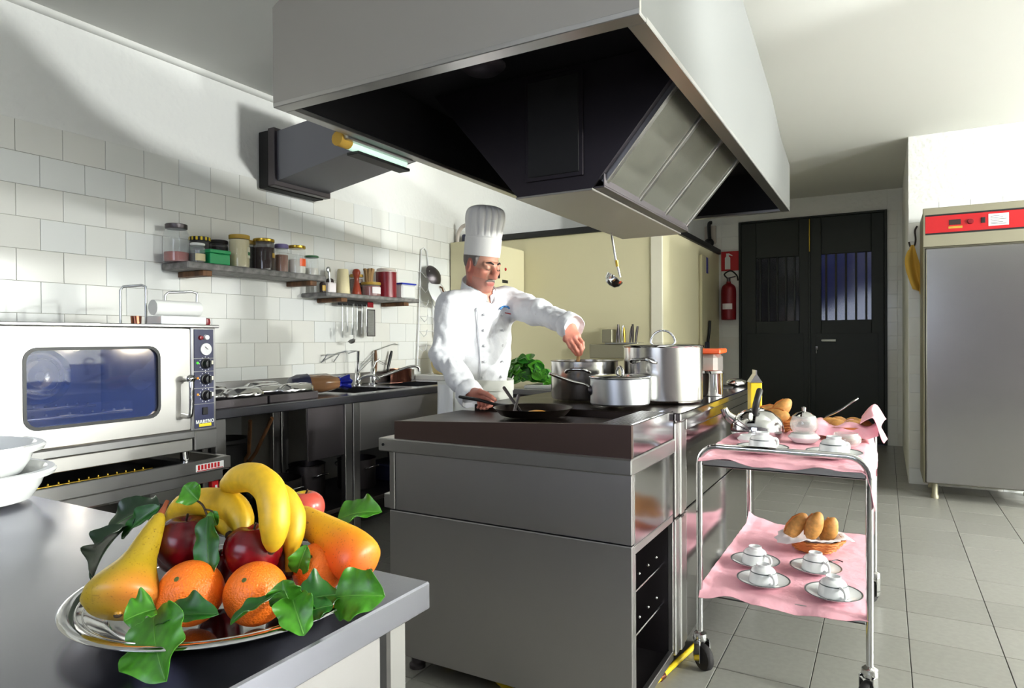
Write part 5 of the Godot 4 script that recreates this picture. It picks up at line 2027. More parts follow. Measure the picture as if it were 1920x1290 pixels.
	var rolls := [
		[-0.335, 0.395, -3.05, 0.85, 0.5, "left of the three rolls standing in the doily basket, cut side showing"],
		[-0.262, 0.405, -3.035, 1.25, -0.2, "middle and tallest of the three rolls in the doily basket"],
		[-0.21, 0.385, -3.08, 1.1, -0.9, "right of the three rolls in the doily basket, half hidden"],
		[-0.415, 0.87, -3.2, 0.9, 0.3, "upright brown roll at the right of the top tray basket"],
		[-0.475, 0.855, -3.22, 0.2, 0.6, "brown roll lying at the left of the top tray basket"],
		[-0.43, 0.85, -3.15, 0.1, -0.5, "brown roll lying at the front of the top tray basket"]]
	for r in rolls:
		var ro := thing("bread_roll", r[5], "bread", Vector3(r[0], r[1], r[2]), 0.0, "bread rolls on the trolley")
		var bs := Basis(Vector3.UP, r[4]) * Basis(Vector3.BACK, r[3])
		b = Mb.new()
		b.ball(Vector3.ZERO, Vector3(0.066, 0.033, 0.038), 18, 14, bs, func(a: float, q: float): return 1.0 + 0.05 * sin(a * 3.0 + q * 5.0) - (0.12 if absf(a - PI / 2) < 0.25 else 0.0))
		obj("loaf", b, "bread", ro)
		b = Mb.new()
		b.tube([bs * Vector3(-0.05, 0.023, 0.004), bs * Vector3(-0.02, 0.032, 0.0), bs * Vector3(0.02, 0.032, 0.0), bs * Vector3(0.05, 0.023, 0.003)], [0.003, 0.006, 0.006, 0.003], 6)
		obj("slit", b, "crust", ro)
	# kettle
	t = thing("kettle", "round polished steel teapot with an upright black handle on the top tray", "kettle", Vector3(-0.475, 0.773, -2.95), 0.0)
	b = Mb.new()
	b.lathe(smooth_prof([Vector2(0.0001, 0), Vector2(0.085, 0.002), Vector2(0.105, 0.025), Vector2(0.107, 0.05), Vector2(0.095, 0.085), Vector2(0.065, 0.112), Vector2(0.04, 0.122), Vector2(0.0001, 0.126)], 4), 40)
	obj("kettle_body", b, "chrome", t)
	b = Mb.new()
	b.tube(smooth_path([Vector3(-0.08, 0.07, 0.02), Vector3(-0.115, 0.095, 0.03), Vector3(-0.13, 0.125, 0.035)], 4), [0.024, 0.023, 0.022, 0.021, 0.02, 0.018, 0.017, 0.016, 0.015], 12)
	obj("spout", b, "chrome", t)
	b = Mb.new()
	b.tube(smooth_path([Vector3(0.0, 0.1, 0.05), Vector3(0.004, 0.14, 0.062), Vector3(0.01, 0.17, 0.058), Vector3(0.014, 0.195, 0.04), Vector3(0.014, 0.205, 0.02)], 4), 0.0135, 12)
	obj("handle", b, "black", t)
	b = Mb.new()
	b.lathe([Vector2(0, 0.122), Vector2(0.03, 0.122), Vector2(0.03, 0.128), Vector2(0.01, 0.132), Vector2(0.012, 0.15), Vector2(0, 0.154)], 18)
	obj("lid_knob", b, "chrome", t)
	# white dishes and glass bowls on the top tray
	for s in [[-0.468, -2.78, 0.055, "white butter dish in front of the steel teapot"], [-0.29, -2.93, 0.06, "white saucer stack carrying the cut glass sugar bowl"]]:
		b = Mb.new()
		b.lathe([Vector2(0, 0), Vector2(s[2] * 0.7, 0), Vector2(s[2], 0.018), Vector2(s[2] * 1.02, 0.022), Vector2(s[2] * 0.85, 0.032), Vector2(s[2] * 0.8, 0.036), Vector2(0, 0.037)], 30, Transform3D(Basis.IDENTITY, Vector3(s[0], 0.774, s[1])))
		tag(obj("white_dish", b, "porcelain"), s[3], "dish")
	for s in [[-0.29, 0.812, -2.93, 0.052, 0.07, "tall cut glass sugar bowl with a lid knob in the middle of the top tray"], [-0.135, 0.775, -2.9, 0.052, 0.05, "low cut glass bowl in front of the pink napkin on the top tray"]]:
		t = thing("glass_bowl", s[5], "bowl", Vector3(s[0], s[1], s[2]))
		b = Mb.new()
		var r: float = s[3]
		var h: float = s[4]
		b.lathe([Vector2(0, 0), Vector2(r * 0.7, 0), Vector2(r * 0.98, h * 0.3), Vector2(r, h * 0.6), Vector2(r * 0.8, h), Vector2(r * 0.74, h), Vector2(r * 0.9, h * 0.55), Vector2(r * 0.6, h * 0.1), Vector2(0, h * 0.08)], 32, Transform3D.IDENTITY, func(a: float, q: float): return 1.0 + 0.035 * cos(a * 16.0))
		obj("bowl_body", b, "cut_glass", t)
		b = Mb.new()
		if h > 0.06:
			b.lathe([Vector2(r * 0.78, h), Vector2(r * 0.5, h + 0.012), Vector2(0.008, h + 0.018), Vector2(0.009, h + 0.034), Vector2(0, h + 0.038)], 24)
			obj("lid", b, "chrome", t)
		else:
			b.lathe([Vector2(0, h * 0.12), Vector2(r * 0.6, h * 0.14), Vector2(r * 0.8, h * 0.5), Vector2(0, h * 0.62)], 20)
			obj("jam", b, "spice", t)
	# napkin basket with tongs
	t = thing("cake_basket", "low basket of cakes under a draped pink napkin, right side of the top tray", "basket", Vector3(-0.15, 0.774, -3.17))
	b = Mb.new()
	b.lathe([Vector2(0, 0), Vector2(0.09, 0), Vector2(0.12, 0.05), Vector2(0.123, 0.052), Vector2(0.115, 0.053), Vector2(0.086, 0.006), Vector2(0, 0.006)], 30)
	obj("basket_body", b, "wicker", t)
	b = Mb.new()
	for k in 6:
		var a := TAU * k / 6.0
		b.ball(Vector3(cos(a) * 0.06, 0.055, sin(a) * 0.06), Vector3(0.042, 0.025, 0.034), 14, 8, Basis(Vector3.UP, a))
	obj("cakes", b, "bread", t)
	b = Mb.new()
	b.sheet(24, 20, func(u: float, v: float):
		var x := lerpf(-0.13, 0.125, u)
		var z := 0.15 * (1.0 - v * 1.2)
		var h := 0.064 + 0.012 * sin(u * 13.0) * (0.4 + v)
		if v < 0.35:
			h -= pow((0.35 - v) / 0.35, 1.2) * 0.05
			z = lerpf(z, 0.128 + 0.006 * sin(u * 17.0), 0.8)
		if v > 0.35:
			h -= 0.012 * (v - 0.35)
		h += 0.008 * smoothstep(0.8, 1.0, u)
		return Vector3(x, h, z - 0.02 * u), 0.0025)
	obj("napkin", b, "pink", t)
	b = Mb.new()
	b.sheet(20, 24, func(u: float, v: float):
		var z := lerpf(0.13, -0.13, v)
		var x := 0.06 + 0.085 * u + 0.012 * sin(v * 7.0) * u
		var h := 0.074 + (0.028 + 0.03 * smoothstep(0.25, 0.9, v)) * sin(u * 2.4) - 0.085 * smoothstep(0.5, 1.0, u) * (1.1 - 0.55 * v) + 0.004 * sin(v * 15.0)
		return Vector3(x, h, z), 0.0025)
	obj("napkin_fold", b, "pink", t)
	t = thing("serving_tongs", "shiny steel serving tongs leaning on the cakes at the back of the top tray", "tongs", Vector3(-0.17, 0.85, -3.2))
	for s in [-1, 1]:
		b = Mb.new()
		b.tube(smooth_path([Vector3(-0.06, 0.0, 0.012 * s), Vector3(0.0, 0.035, 0.02 * s), Vector3(0.05, 0.075, 0.014 * s), Vector3(0.065, 0.085, 0.0)], 4), 0.007, 8, true, 0.5)
		obj("arm", b, "chrome", t)
	# carton behind the kettle
	t = thing("drink_carton", "yellow sided carton with a silver gable top at the back left corner of the trolley", "carton", Vector3(-0.545, 0.773, -3.32), 0.35)
	b = Mb.new()
	b.bx(-0.026, 0.026, 0, 0.215, -0.04, 0.04, 0.003)
	obj("carton_body", b, "yellow", t)
	b = Mb.new()
	b.prism(PackedVector2Array([Vector2(-0.028, 0.216), Vector2(0.028, 0.216), Vector2(0.003, 0.255), Vector2(0.003, 0.275), Vector2(-0.003, 0.275), Vector2(-0.003, 0.255)]), 0.086, Transform3D(Basis(Vector3.UP, 0.0), Vector3(0, 0, -0.043)))
	obj("gable_top", b, "foil", t)
	# teaspoon
	b = Mb.new()
	b.tube(smooth_path([Vector3(-0.19, 0.302, -2.93), Vector3(-0.17, 0.304, -2.95), Vector3(-0.15, 0.302, -2.94)], 4), 0.0025, 6)
	b.ball(Vector3(-0.195, 0.302, -2.925), Vector3(0.009, 0.003, 0.006), 10, 6)
	tag(obj("teaspoon", b, "steel_dark"), "tiny dark teaspoon lying on the lower pink cloth near the right edge", "spoon")


func basket(called: String, label: String, at: Vector3, r: float, doily: bool):
	var t := thing(called, label, "basket", at)
	var b := Mb.new()
	b.lathe([Vector2(0, 0), Vector2(r * 0.55, 0), Vector2(r * 0.62, 0.006), Vector2(r * 0.8, 0.022), Vector2(r * 0.9, 0.04), Vector2(r, 0.058), Vector2(r * 1.02, 0.061), Vector2(r * 0.97, 0.061), Vector2(r * 0.86, 0.038), Vector2(r * 0.55, 0.008), Vector2(0, 0.006)], 48, Transform3D.IDENTITY, func(a: float, q: float): return 1.0 + 0.06 * q * cos(a * 8.0))
	obj("woven_body", b, "wicker", t)
	for k in 4:
		b = Mb.new()
		var pts := []
		var y := 0.012 + 0.014 * k
		var rr := lerpf(r * 0.7, r * 0.99, k / 3.0)
		for i in 48:
			var a := TAU * i / 48.0
			var q := rr * (1.0 + 0.05 * cos(a * 8.0))
			pts.append(Vector3(cos(a) * q, y + 0.002 * (1 if i % 2 == 0 else -1), sin(a) * q))
		b.tube(pts, 0.0042, 6, false, 1.0, true)
		obj("cane", b, "wicker", t)
	if doily:
		b = Mb.new()
		b.sheet(40, 6, func(u: float, v: float):
			var a := -TAU * u
			var q := 0.03 + v * (r * (0.72 + 0.3 * maxf(0.0, cos(a * 2.0 + 1.2))) + 0.006 * cos(a * 20.0) * v)
			var h := 0.012 + 0.055 * smoothstep(0.1, 0.85, v)
			var pt := maxf(0.0, cos(a * 2.0 + 1.2)) * v
			if v > 0.8:
				h -= (v - 0.8) * 5.0 * 0.032 * pt - 0.004
				q += (v - 0.8) * 5.0 * 0.012
			return Vector3(cos(a) * q, h, sin(a) * q), 0.0012)
		obj("doily", b, "lace", t)


func fridge():
	var t := thing("upright_fridge", "tall stainless upright fridge with a red control strip, against the right tiled wall", "fridge", Vector3(0.62, 0, -6.0))
	var o := t.position
	var b := Mb.new(o)
	b.bx(0.245, 1.0, 0.115, 2.13, -6.29, -5.775, 0.005)
	obj("cabinet", b, "steel_dull", t)
	b = Mb.new(o)
	b.bx(0.262, 0.985, 0.125, 1.85, -5.772, -5.74, 0.006)
	var d := obj("door", b, "steel_fridge", t)
	b = Mb.new(o)
	b.bx(0.258, 0.99, 0.12, 1.856, -5.776, -5.771, 0.002)
	obj("door_seal", b, "black_soft", d)
	b = Mb.new(o)
	b.bx(0.243, 1.0, 1.862, 2.148, -5.776, -5.745, 0.004)
	var h := obj("header", b, "steel_dull", t)
	b = Mb.new(o)
	b.bx(0.258, 0.995, 1.962, 2.085, -5.747, -5.742, 0.002)
	obj("red_strip", b, "red", h)
	b = Mb.new(o)
	b.bx(0.258, 0.995, 1.95, 1.962, -5.747, -5.741, 0.001)
	b.bx(0.258, 0.995, 2.085, 2.097, -5.747, -5.741, 0.001)
	obj("black_edge", b, "black", h)
	b = Mb.new(o)
	b.bx(0.405, 0.475, 2.012, 2.05, -5.743, -5.739, 0.001)
	obj("display", b, "brown_dark", h)
	b = Mb.new(o)
	b.bx(0.4, 0.485, 1.986, 2.002, -5.743, -5.739, 0.001)
	obj("yellow_tag", b, "mustard", h)
	b = Mb.new(o)
	b.lathe([Vector2(0, 0), Vector2(0.02, 0), Vector2(0.017, 0.015), Vector2(0, 0.017)], 18, Transform3D(Basis(Vector3.RIGHT, PI / 2), Vector3(0.533, 2.028, -5.742)))
	obj("red_knob", b, "red_dark", h)
	b = Mb.new(o)
	b.bx(0.595, 0.62, 2.01, 2.05, -5.743, -5.736, 0.002)
	obj("switch", b, "black_soft", h)
	b = Mb.new(o)
	b.bx(0.638, 0.755, 1.985, 2.07, -5.743, -5.7405, 0.0005)
	var l := obj("white_notice", b, "white", h)
	b = Mb.new(o)
	for k in 6:
		b.bx(0.65, 0.742 - 0.02 * (k % 3), 1.996 + k * 0.011, 1.9995 + k * 0.011, -5.741, -5.74, 0.0002)
	obj("printed_lines", b, "grey_line", l)
	for x in [0.32, 0.93]:
		for z in [-5.82, -6.22]:
			b = Mb.new(o)
			b.lathe([Vector2(0, 0), Vector2(0.026, 0), Vector2(0.026, 0.02), Vector2(0.02, 0.03), Vector2(0.02, 0.116), Vector2(0, 0.116)], 16, Transform3D(Basis.IDENTITY, Vector3(x, 0, z)))
			obj("foot", b, "steel_dull", t)
	# hook and yellow cloth on the tiles
	b = Mb.new()
	b.tube(smooth_path([Vector3(0.226, 2.1, -6.295), Vector3(0.21, 2.06, -6.27), Vector3(0.215, 1.99, -6.26), Vector3(0.205, 1.94, -6.25), Vector3(0.18, 1.93, -6.24), Vector3(0.168, 1.97, -6.24)], 4), 0.007, 8)
	tag(obj("wire_hook", b, "brown_dark"), "brown wire hook on the tiles at the left of the fridge", "hook")
	b = Mb.new()
	b.sheet(14, 20, func(u: float, v: float):
		var w := 0.02 + 0.1 * sin(minf(v * 1.5, 1.0) * PI / 2)
		var x := 0.196 + (u - 0.65) * w * (1.0 - 0.35 * maxf(0, v - 0.4))
		x += 0.06 * v * v
		return Vector3(minf(x, 0.242), 1.945 - 0.4 * v + 0.12 * (1.0 - u) * minf(v, 0.35) * (1.0 if v > 0.1 else 0.0), -6.235 + 0.025 * sin(u * 7.0) * minf(1.0, v * 3.0) + 0.012 * v), 0.003)
	tag(obj("yellow_cloth", b, "cloth_yellow"), "folded yellow cloth hanging from the hook beside the fridge", "cloth")


func recess():
	# dark green double door
	var t: Node3D = struct("door_1", frame_mesh(), "door_green")
	var b: Mb
	for k in 2:
		b = Mb.new()
		var x0: float = [-1.53, -0.765][k]
		var x1: float = [-0.772, -0.01][k]
		var wx0: float = [-1.36, -0.643][k]
		var wx1: float = [-0.88, -0.134][k]
		b.bx(x0, wx0, 0.01, 2.59, -8.44, -8.4, 0.004)
		b.bx(wx1, x1, 0.01, 2.59, -8.44, -8.4, 0.004)
		b.bx(wx0, wx1, 0.01, 1.4, -8.44, -8.4, 0.004)
		b.bx(wx0, wx1, 2.16, 2.59, -8.44, -8.4, 0.004)
		b.bx(x0 + 0.06, x1 - 0.06, 0.15, 1.25, -8.4, -8.392, 0.004)
		var leaf := obj("door_leaf", b, "door_green", t)
		b = Mb.new()
		b.bx(wx0, wx1, 1.4, 2.16, -8.425, -8.42, 0.001)
		obj("glass_pane", b, "night_glass", leaf)
		for i in 5:
			b = Mb.new()
			var x := lerpf(wx0, wx1, (i + 0.5) / 5.0)
			b.bx(x - 0.011, x + 0.011, 1.4, 2.16, -8.419, -8.4, 0.003)
			obj("bar", b, "door_green", leaf)
	b = Mb.new()
	b.bx(-0.78, -0.757, 0.01, 2.59, -8.4, -8.385, 0.003)
	obj("meeting_strip", b, "door_green", t)
	b = Mb.new()
	b.tube([Vector3(-0.765, 2.2, -8.378), Vector3(-0.765, 2.4, -8.378), Vector3(-0.765, 2.58, -8.378)], 0.007, 8)
	obj("brass_bolt", b, "gold", t)
	b = Mb.new()
	b.tube([Vector3(-0.63, 1.168, -8.395), Vector3(-0.63, 1.168, -8.36), Vector3(-0.6, 1.168, -8.352), Vector3(-0.49, 1.168, -8.352)], 0.014, 10)
	obj("door_handle", b, "white_gloss", t)
	b = Mb.new()
	b.bx(-0.705, -0.68, 1.06, 1.1, -8.392, -8.386, 0.003)
	b.tube([Vector3(-0.692, 1.08, -8.386), Vector3(-0.692, 1.075, -8.36), Vector3(-0.692, 1.02, -8.356)], 0.005, 6)
	obj("key", b, "chrome", t)
	b = Mb.new()
	b.bx(-1.4, -0.84, 1.36, 2.2, -8.46, -8.452, 0.002)
	obj("added_dark_board", b, "black_soft", t)  # board added behind the left pane to darken it
	# night behind the panes: added blue wall stands for the outside seen through them
	b = Mb.new()
	b.bx(-1.7, 0.3, 0.0, 2.8, -9.3, -9.2)
	struct("added_blue_wall", b, "night")
	# fire extinguisher and its sign
	t = thing("extinguisher_sign", "red sign with a white extinguisher pictogram left of the green door", "sign", Vector3(-1.655, 2.15, -8.41))
	b = Mb.new()
	b.bx(-0.115, 0.1, -0.12, 0.12, 0, 0.006, 0.001)
	obj("plate", b, "red", t)
	b = Mb.new()
	b.prism(PackedVector2Array([Vector2(-0.06, -0.1), Vector2(0.005, -0.1), Vector2(0.005, 0.04), Vector2(-0.012, 0.06), Vector2(-0.012, 0.075), Vector2(0.03, 0.06), Vector2(0.03, 0.07), Vector2(-0.01, 0.095), Vector2(-0.045, 0.095), Vector2(-0.045, 0.06), Vector2(-0.06, 0.04)]), 0.002, Transform3D(Basis.IDENTITY, Vector3(-0.01, 0, 0.0055)))
	obj("pictogram", b, "white", t)
	t = thing("fire_extinguisher", "red fire extinguisher hanging on the tiles left of the green door", "extinguisher", Vector3(-1.665, 1.42, -8.32))
	b = Mb.new()
	b.lathe(smooth_prof([Vector2(0.0001, 0), Vector2(0.075, 0.004), Vector2(0.088, 0.03), Vector2(0.088, 0.2), Vector2(0.088, 0.36), Vector2(0.07, 0.42), Vector2(0.03, 0.45), Vector2(0.026, 0.47), Vector2(0.0001, 0.472)], 3), 24)
	obj("cylinder", b, "red_dark", t)
	label_patch(t, 0.089, 0.13, 0.2, -2.3, -0.9, "lace")
	b = Mb.new()
	b.lathe([Vector2(0, 0.47), Vector2(0.022, 0.47), Vector2(0.022, 0.51), Vector2(0, 0.515)], 14)
	b.box(Vector3(0.03, 0.52, 0), Vector3(0.11, 0.014, 0.02), 0.003, Basis(Vector3.BACK, 0.2))
	obj("valve", b, "steel_dark", t)
	b = Mb.new()
	b.tube(smooth_path([Vector3(0.0, 0.5, 0), Vector3(-0.05, 0.56, 0.0), Vector3(0.03, 0.6, 0.02), Vector3(0.1, 0.54, 0.02), Vector3(0.11, 0.48, 0.0)], 5), 0.009, 8)
	obj("hose", b, "black", t)
	# black hook high on the tiles
	b = Mb.new()
	b.tube(smooth_path([Vector3(-1.87, 2.63, -8.33), Vector3(-1.9, 2.62, -8.34), Vector3(-1.9, 2.5, -8.34), Vector3(-1.89, 2.42, -8.33)], 5), 0.022, 10)
	b.ball(Vector3(-1.9, 2.38, -8.33), Vector3(0.06, 0.06, 0.05), 18, 12)
	tag(obj("black_hook", b, "black"), "black ladle like hook high on the tiled wall above the partition end", "hook")
	b = Mb.new()
	b.bx(-1.97, -1.83, 2.38, 2.6, -8.415, -8.385, 0.004)
	tag(obj("wall_plate", b, "tub"), "pale plate on the wall behind the black hook", "plate")


func frame_mesh() -> Mb:
	var b := Mb.new()
	b.bx(-1.56, -1.53, 0, 2.615, -8.46, -8.39, 0.004)
	b.bx(-0.01, 0.02, 0, 2.615, -8.46, -8.39, 0.004)
	b.bx(-1.53, -0.01, 2.59, 2.615, -8.46, -8.39, 0.004)
	return b


func cookware():
	# two stockpots, a saucepan, small pot, tub
	var t := thing("stockpot", "wide steel stockpot the chef is stirring, left of the taller pot", "pot", Vector3(-1.152, 0.941, -2.68))
	pot(t, 0.146, 0.165, "steel_pot", [1.35, 1.35 + PI])
	var b := Mb.new()
	b.lathe([Vector2(0, 0.11), Vector2(0.138, 0.11), Vector2(0.138, 0.114), Vector2(0, 0.116)], 32)
	obj("soup", b, "sauce", t)
	t = thing("tall_stockpot", "larger taller steel stockpot with a domed lid, right of the pot being stirred", "pot", Vector3(-0.82, 0.941, -2.745))
	pot(t, 0.163, 0.225, "steel_pot", [1.75, 1.75 + PI])
	b = Mb.new()
	b.lathe(smooth_prof([Vector2(0.166, 0.222), Vector2(0.166, 0.23), Vector2(0.13, 0.236), Vector2(0.07, 0.242), Vector2(0.0001, 0.244)], 3), 40)
	var l := obj("lid", b, "chrome", t)
	b = Mb.new()
	b.tube(arc(Vector3(0, 0.243, 0), Vector3(cos(0.3), 0, -sin(0.3)), Vector3.UP, 0.05, 0, 180, 12), 0.005, 8)
	obj("lid_handle", b, "chrome", l)
	t = thing("saucepan", "lidded aluminium saucepan with a long handle to the left, in front of the stockpots", "pan", Vector3(-0.9, 0.946, -2.44))
	b = Mb.new()
	b.lathe([Vector2(0, 0), Vector2(0.11, 0), Vector2(0.115, 0.006), Vector2(0.115, 0.1), Vector2(0.119, 0.103), Vector2(0.111, 0.103), Vector2(0.11, 0.01), Vector2(0, 0.008)], 40)
	obj("pan_body", b, "aluminium", t)
	b = Mb.new()
	b.lathe(smooth_prof([Vector2(0.118, 0.103), Vector2(0.12, 0.108), Vector2(0.1, 0.113), Vector2(0.05, 0.118), Vector2(0.0001, 0.12)], 3), 36)
	l = obj("lid", b, "chrome", t)
	b = Mb.new()
	b.tube(arc(Vector3(0, 0.117, 0), Vector3(0.7, 0, 0.7).normalized(), Vector3.UP, 0.028, 0, 180, 10), 0.006, 10)
	obj("lid_grip", b, "chrome", l)
	b = Mb.new()
	var hd := (Vector3(-1.1308, 1.0681, -2.2891) - t.position)
	var d0 := Vector3(hd.x, 0, hd.z).normalized() * 0.112
	b.tube(smooth_path([d0 + Vector3(0, 0.06, 0), d0 * 1.25 + Vector3(0, 0.078, 0), d0.lerp(hd, 0.5) + Vector3(0, 0.03, 0), hd], 4), [0.012, 0.011, 0.009, 0.008, 0.008, 0.009, 0.01, 0.011, 0.011, 0.012, 0.012, 0.011, 0.009], 10, true, 0.6)
	obj("handle", b, "chrome", t)
	b = Mb.new()
	b.ball(d0 + Vector3(0, 0.055, 0), Vector3(0.012, 0.02, 0.02), 12, 8)
	obj("handle_mount", b, "steel_dark", t)
	t = thing("small_pot", "small shiny steel canister behind the tall stockpot, below the orange lid", "pot", Vector3(-0.7, 0.936, -3.1))
	b = Mb.new()
	b.lathe([Vector2(0, 0), Vector2(0.05, 0), Vector2(0.052, 0.005), Vector2(0.052, 0.1), Vector2(0.055, 0.104), Vector2(0.05, 0.115), Vector2(0.02, 0.118), Vector2(0, 0.118)], 26)
	obj("canister_body", b, "chrome", t)
	t = thing("food_tub", "clear plastic tub with an orange lid at the far end of the range", "tub", Vector3(-0.88, 0.936, -3.5), 0.1)
	b = Mb.new()
	b.bx(-0.14, 0.135, 0, 0.185, -0.14, 0.14, 0.02)
	obj("tub_body", b, "plastic_clear", t)
	b = Mb.new()
	b.bx(-0.112, 0.112, 0.006, 0.12, -0.132, 0.132, 0.02)
	obj("contents", b, "tub_food", t)
	b = Mb.new()
	b.bx(-0.158, 0.152, 0.185, 0.21, -0.155, 0.155, 0.008)
	obj("lid", b, "orange_plastic", t)
	# crumpled foil at the end of the rail
	b = Mb.new()
	var fn := FastNoiseLite.new()
	fn.seed = 44
	fn.frequency = 3.0
	b.ball(Vector3(-0.72, 0.955, -3.8), Vector3(0.05, 0.022, 0.09), 18, 10, Basis.IDENTITY, func(a: float, q: float): return 1.0 + 0.25 * fn.get_noise_2d(a * 2.0, q * 6.0))
	tag(obj("foil_sheet", b, "foil"), "crumpled foil lying on the far end of the range", "foil")
	# frying pan with two spatulas in it
	t = thing("frying_pan", "black frying pan on the griddle, its handle held by the chef", "pan", Vector3(-1.14, 0.917, -2.17))
	b = Mb.new()
	b.lathe([Vector2(0, 0), Vector2(0.11, 0), Vector2(0.122, 0.004), Vector2(0.145, 0.029), Vector2(0.149, 0.031), Vector2(0.142, 0.03), Vector2(0.117, 0.006), Vector2(0, 0.005)], 40)
	obj("pan_body", b, "pan_iron", t)
	var p1 := Vector3(-1.3764, 0.9411, -2.2755) - t.position
	var p2 := Vector3(-1.5393, 0.963, -2.2754) - t.position
	b = Mb.new()
	b.tube(smooth_path([Vector3(p1.x, 0, p1.z).normalized() * 0.142 + Vector3(0, 0.025, 0), p1, p1.lerp(p2, 0.4) + Vector3(0, 0.003, 0), p2], 4), [0.009, 0.009, 0.009, 0.009, 0.009, 0.009, 0.01, 0.01, 0.011, 0.011, 0.011, 0.011, 0.01], 10, true, 0.65)
	obj("handle", b, "black", t)
	b = Mb.new()
	b.ball(Vector3(0.045, 0.014, 0.05), Vector3(0.045, 0.013, 0.03), 16, 8)
	obj("omelette", b, "sauce", t)
	for r in [[Vector3(-1.17, 0.916, -2.15), Vector3(-1.3388, 1.0054, -2.2973), "grey spatula lying in the frying pan, its handle pointing to the chef"], [Vector3(-1.19, 0.922, -2.11), Vector3(-1.269, 0.9762, -2.2906), "short fork tool crossing the spatula in the frying pan"]]:
		b = Mb.new()
		b.tube([r[0], r[0].lerp(r[1], 0.5), r[1]], [0.006, 0.006, 0.007], 8)
		b.box(r[0] + Vector3(0.02, 0.001, 0.0), Vector3(0.05, 0.003, 0.035), 0.001)
		tag(obj("spatula", b, "steel_dark"), r[2], "spatula")


func chef():
	var base := Vector3(-1.83, 0, -2.8)
	var t := thing("person", "man in white chef's jacket, apron and tall white hat stirring a pot at the island", "person", base)
	# joints
	var neck := Vector3(-1.7449, 1.4072, -2.7486)
	var sr := Vector3(-1.7986, 1.3604, -2.5914)
	var sl := Vector3(-1.6686, 1.3905, -2.8951)
	var er := Vector3(-1.7579, 1.1248, -2.4747)
	var el := Vector3(-1.425, 1.327, -2.7911)
	var wr := Vector3(-1.5365, 0.9717, -2.3689)
	var wl := Vector3(-1.2248, 1.2519, -2.6856)
	var pelvis := Vector3(-1.7494, 0.969, -2.7311)
	var left := (sl - sr)
	left.y = 0
	left = left.normalized()
	var fwd := left.cross(Vector3.UP)
	var tb := Basis(left, Vector3.UP, fwd)
	var hf := Vector3(0.9, -0.32, 0.3).normalized()
	var hs := Vector3.UP.cross(hf).normalized()
	var hb := Basis(hs, hf.cross(hs), hf)
	var h0 := Vector3(-1.6997, 1.5618, -2.7179)
	# body: skin surface, head and hands on finer grids
	var skin := Mb.new(base)
	var f := Field.new(Vector3(-2.3, 0.0, -3.2), Vector3(-1.35, 1.6, -2.3), 0.014)
	f.rod(neck + Vector3(0, 0.02, 0), pelvis, 0.06, 0.1, 0.05)
	f.egg(neck.lerp(pelvis, 0.32), Vector3(0.15, 0.19, 0.09), tb, 0.05)
	f.rod(sr, sl, 0.05, 0.05, 0.05)
	f.rod(sr, er, 0.047, 0.04, 0.03)
	f.rod(er, Vector3(-1.588, 0.9887, -2.3974), 0.038, 0.028, 0.02)
	f.rod(Vector3(-1.588, 0.9887, -2.3974), wr, 0.028, 0.026, 0.02)
	f.rod(sl, el, 0.047, 0.04, 0.03)
	f.rod(el, Vector3(-1.2497, 1.2692, -2.6945), 0.038, 0.028, 0.02)
	f.rod(Vector3(-1.2497, 1.2692, -2.6945), wl, 0.028, 0.026, 0.02)
	f.egg(pelvis, Vector3(0.15, 0.12, 0.1), tb, 0.05)
	for s in [-1.0, 1.0]:
		var hip: Vector3 = pelvis + left * 0.085 * s + Vector3(0, -0.05, 0)
		var knee: Vector3 = hip + fwd * 0.02 + left * 0.02 * s
		knee.y = 0.5
		var ank: Vector3 = knee - fwd * 0.04
		ank.y = 0.09
		f.rod(hip, knee, 0.08, 0.055, 0.03)
		f.rod(knee, ank, 0.052, 0.036, 0.02)
	f.to(skin, null, func(p): return Color(0.72, 0.47, 0.38).srgb_to_linear())
	var lp := func(x: float, y: float, z: float) -> Vector3: return h0 + hb * Vector3(x, y, z)
	f = Field.new(h0 - Vector3.ONE * 0.17, h0 + Vector3(0.17, 0.16, 0.17), 0.004)
	f.egg(lp.call(0, 0.035, -0.02), Vector3(0.073, 0.098, 0.093), hb, 0.02)
	f.egg(lp.call(0, -0.04, 0.022), Vector3(0.057, 0.075, 0.064), hb, 0.03)
	f.egg(lp.call(0, -0.092, 0.05), Vector3(0.03, 0.024, 0.026), hb, 0.03)
	f.rod(lp.call(-0.052, -0.06, 0.0), lp.call(-0.02, -0.098, 0.05), 0.018, 0.016, 0.025)
	f.rod(lp.call(0.052, -0.06, 0.0), lp.call(0.02, -0.098, 0.05), 0.018, 0.016, 0.025)
	for s in [-1.0, 1.0]:
		f.egg(lp.call(0.04 * s, -0.02, 0.06), Vector3(0.02, 0.016, 0.018), hb, 0.02)
		f.rod(lp.call(0.012 * s, 0.021, 0.083), lp.call(0.045 * s, 0.02, 0.068), 0.01, 0.009, 0.014)
		f.egg(lp.call(0.031 * s, 0.002, 0.092), Vector3(0.016, 0.01, 0.012), hb, 0.012, -1.0)
		f.egg(lp.call(0.031 * s, 0.003, 0.075), Vector3(0.014, 0.0115, 0.013), hb, 0.006)
		f.egg(lp.call(0.075 * s, -0.008, -0.012), Vector3(0.009, 0.033, 0.02), hb * Basis(Vector3.UP, 0.35 * s), 0.008)
		f.egg(lp.call(0.083 * s, -0.004, -0.006), Vector3(0.005, 0.02, 0.01), hb * Basis(Vector3.UP, 0.35 * s), 0.006, -1.0)
		f.egg(lp.call(0.012 * s, -0.036, 0.092), Vector3(0.011, 0.01, 0.013), hb, 0.008)
	f.rod(lp.call(0, 0.014, 0.083), lp.call(0, -0.018, 0.106), 0.009, 0.011, 0.012)
	f.rod(lp.call(0, -0.018, 0.106), lp.call(0, -0.034, 0.108), 0.011, 0.0125, 0.01)
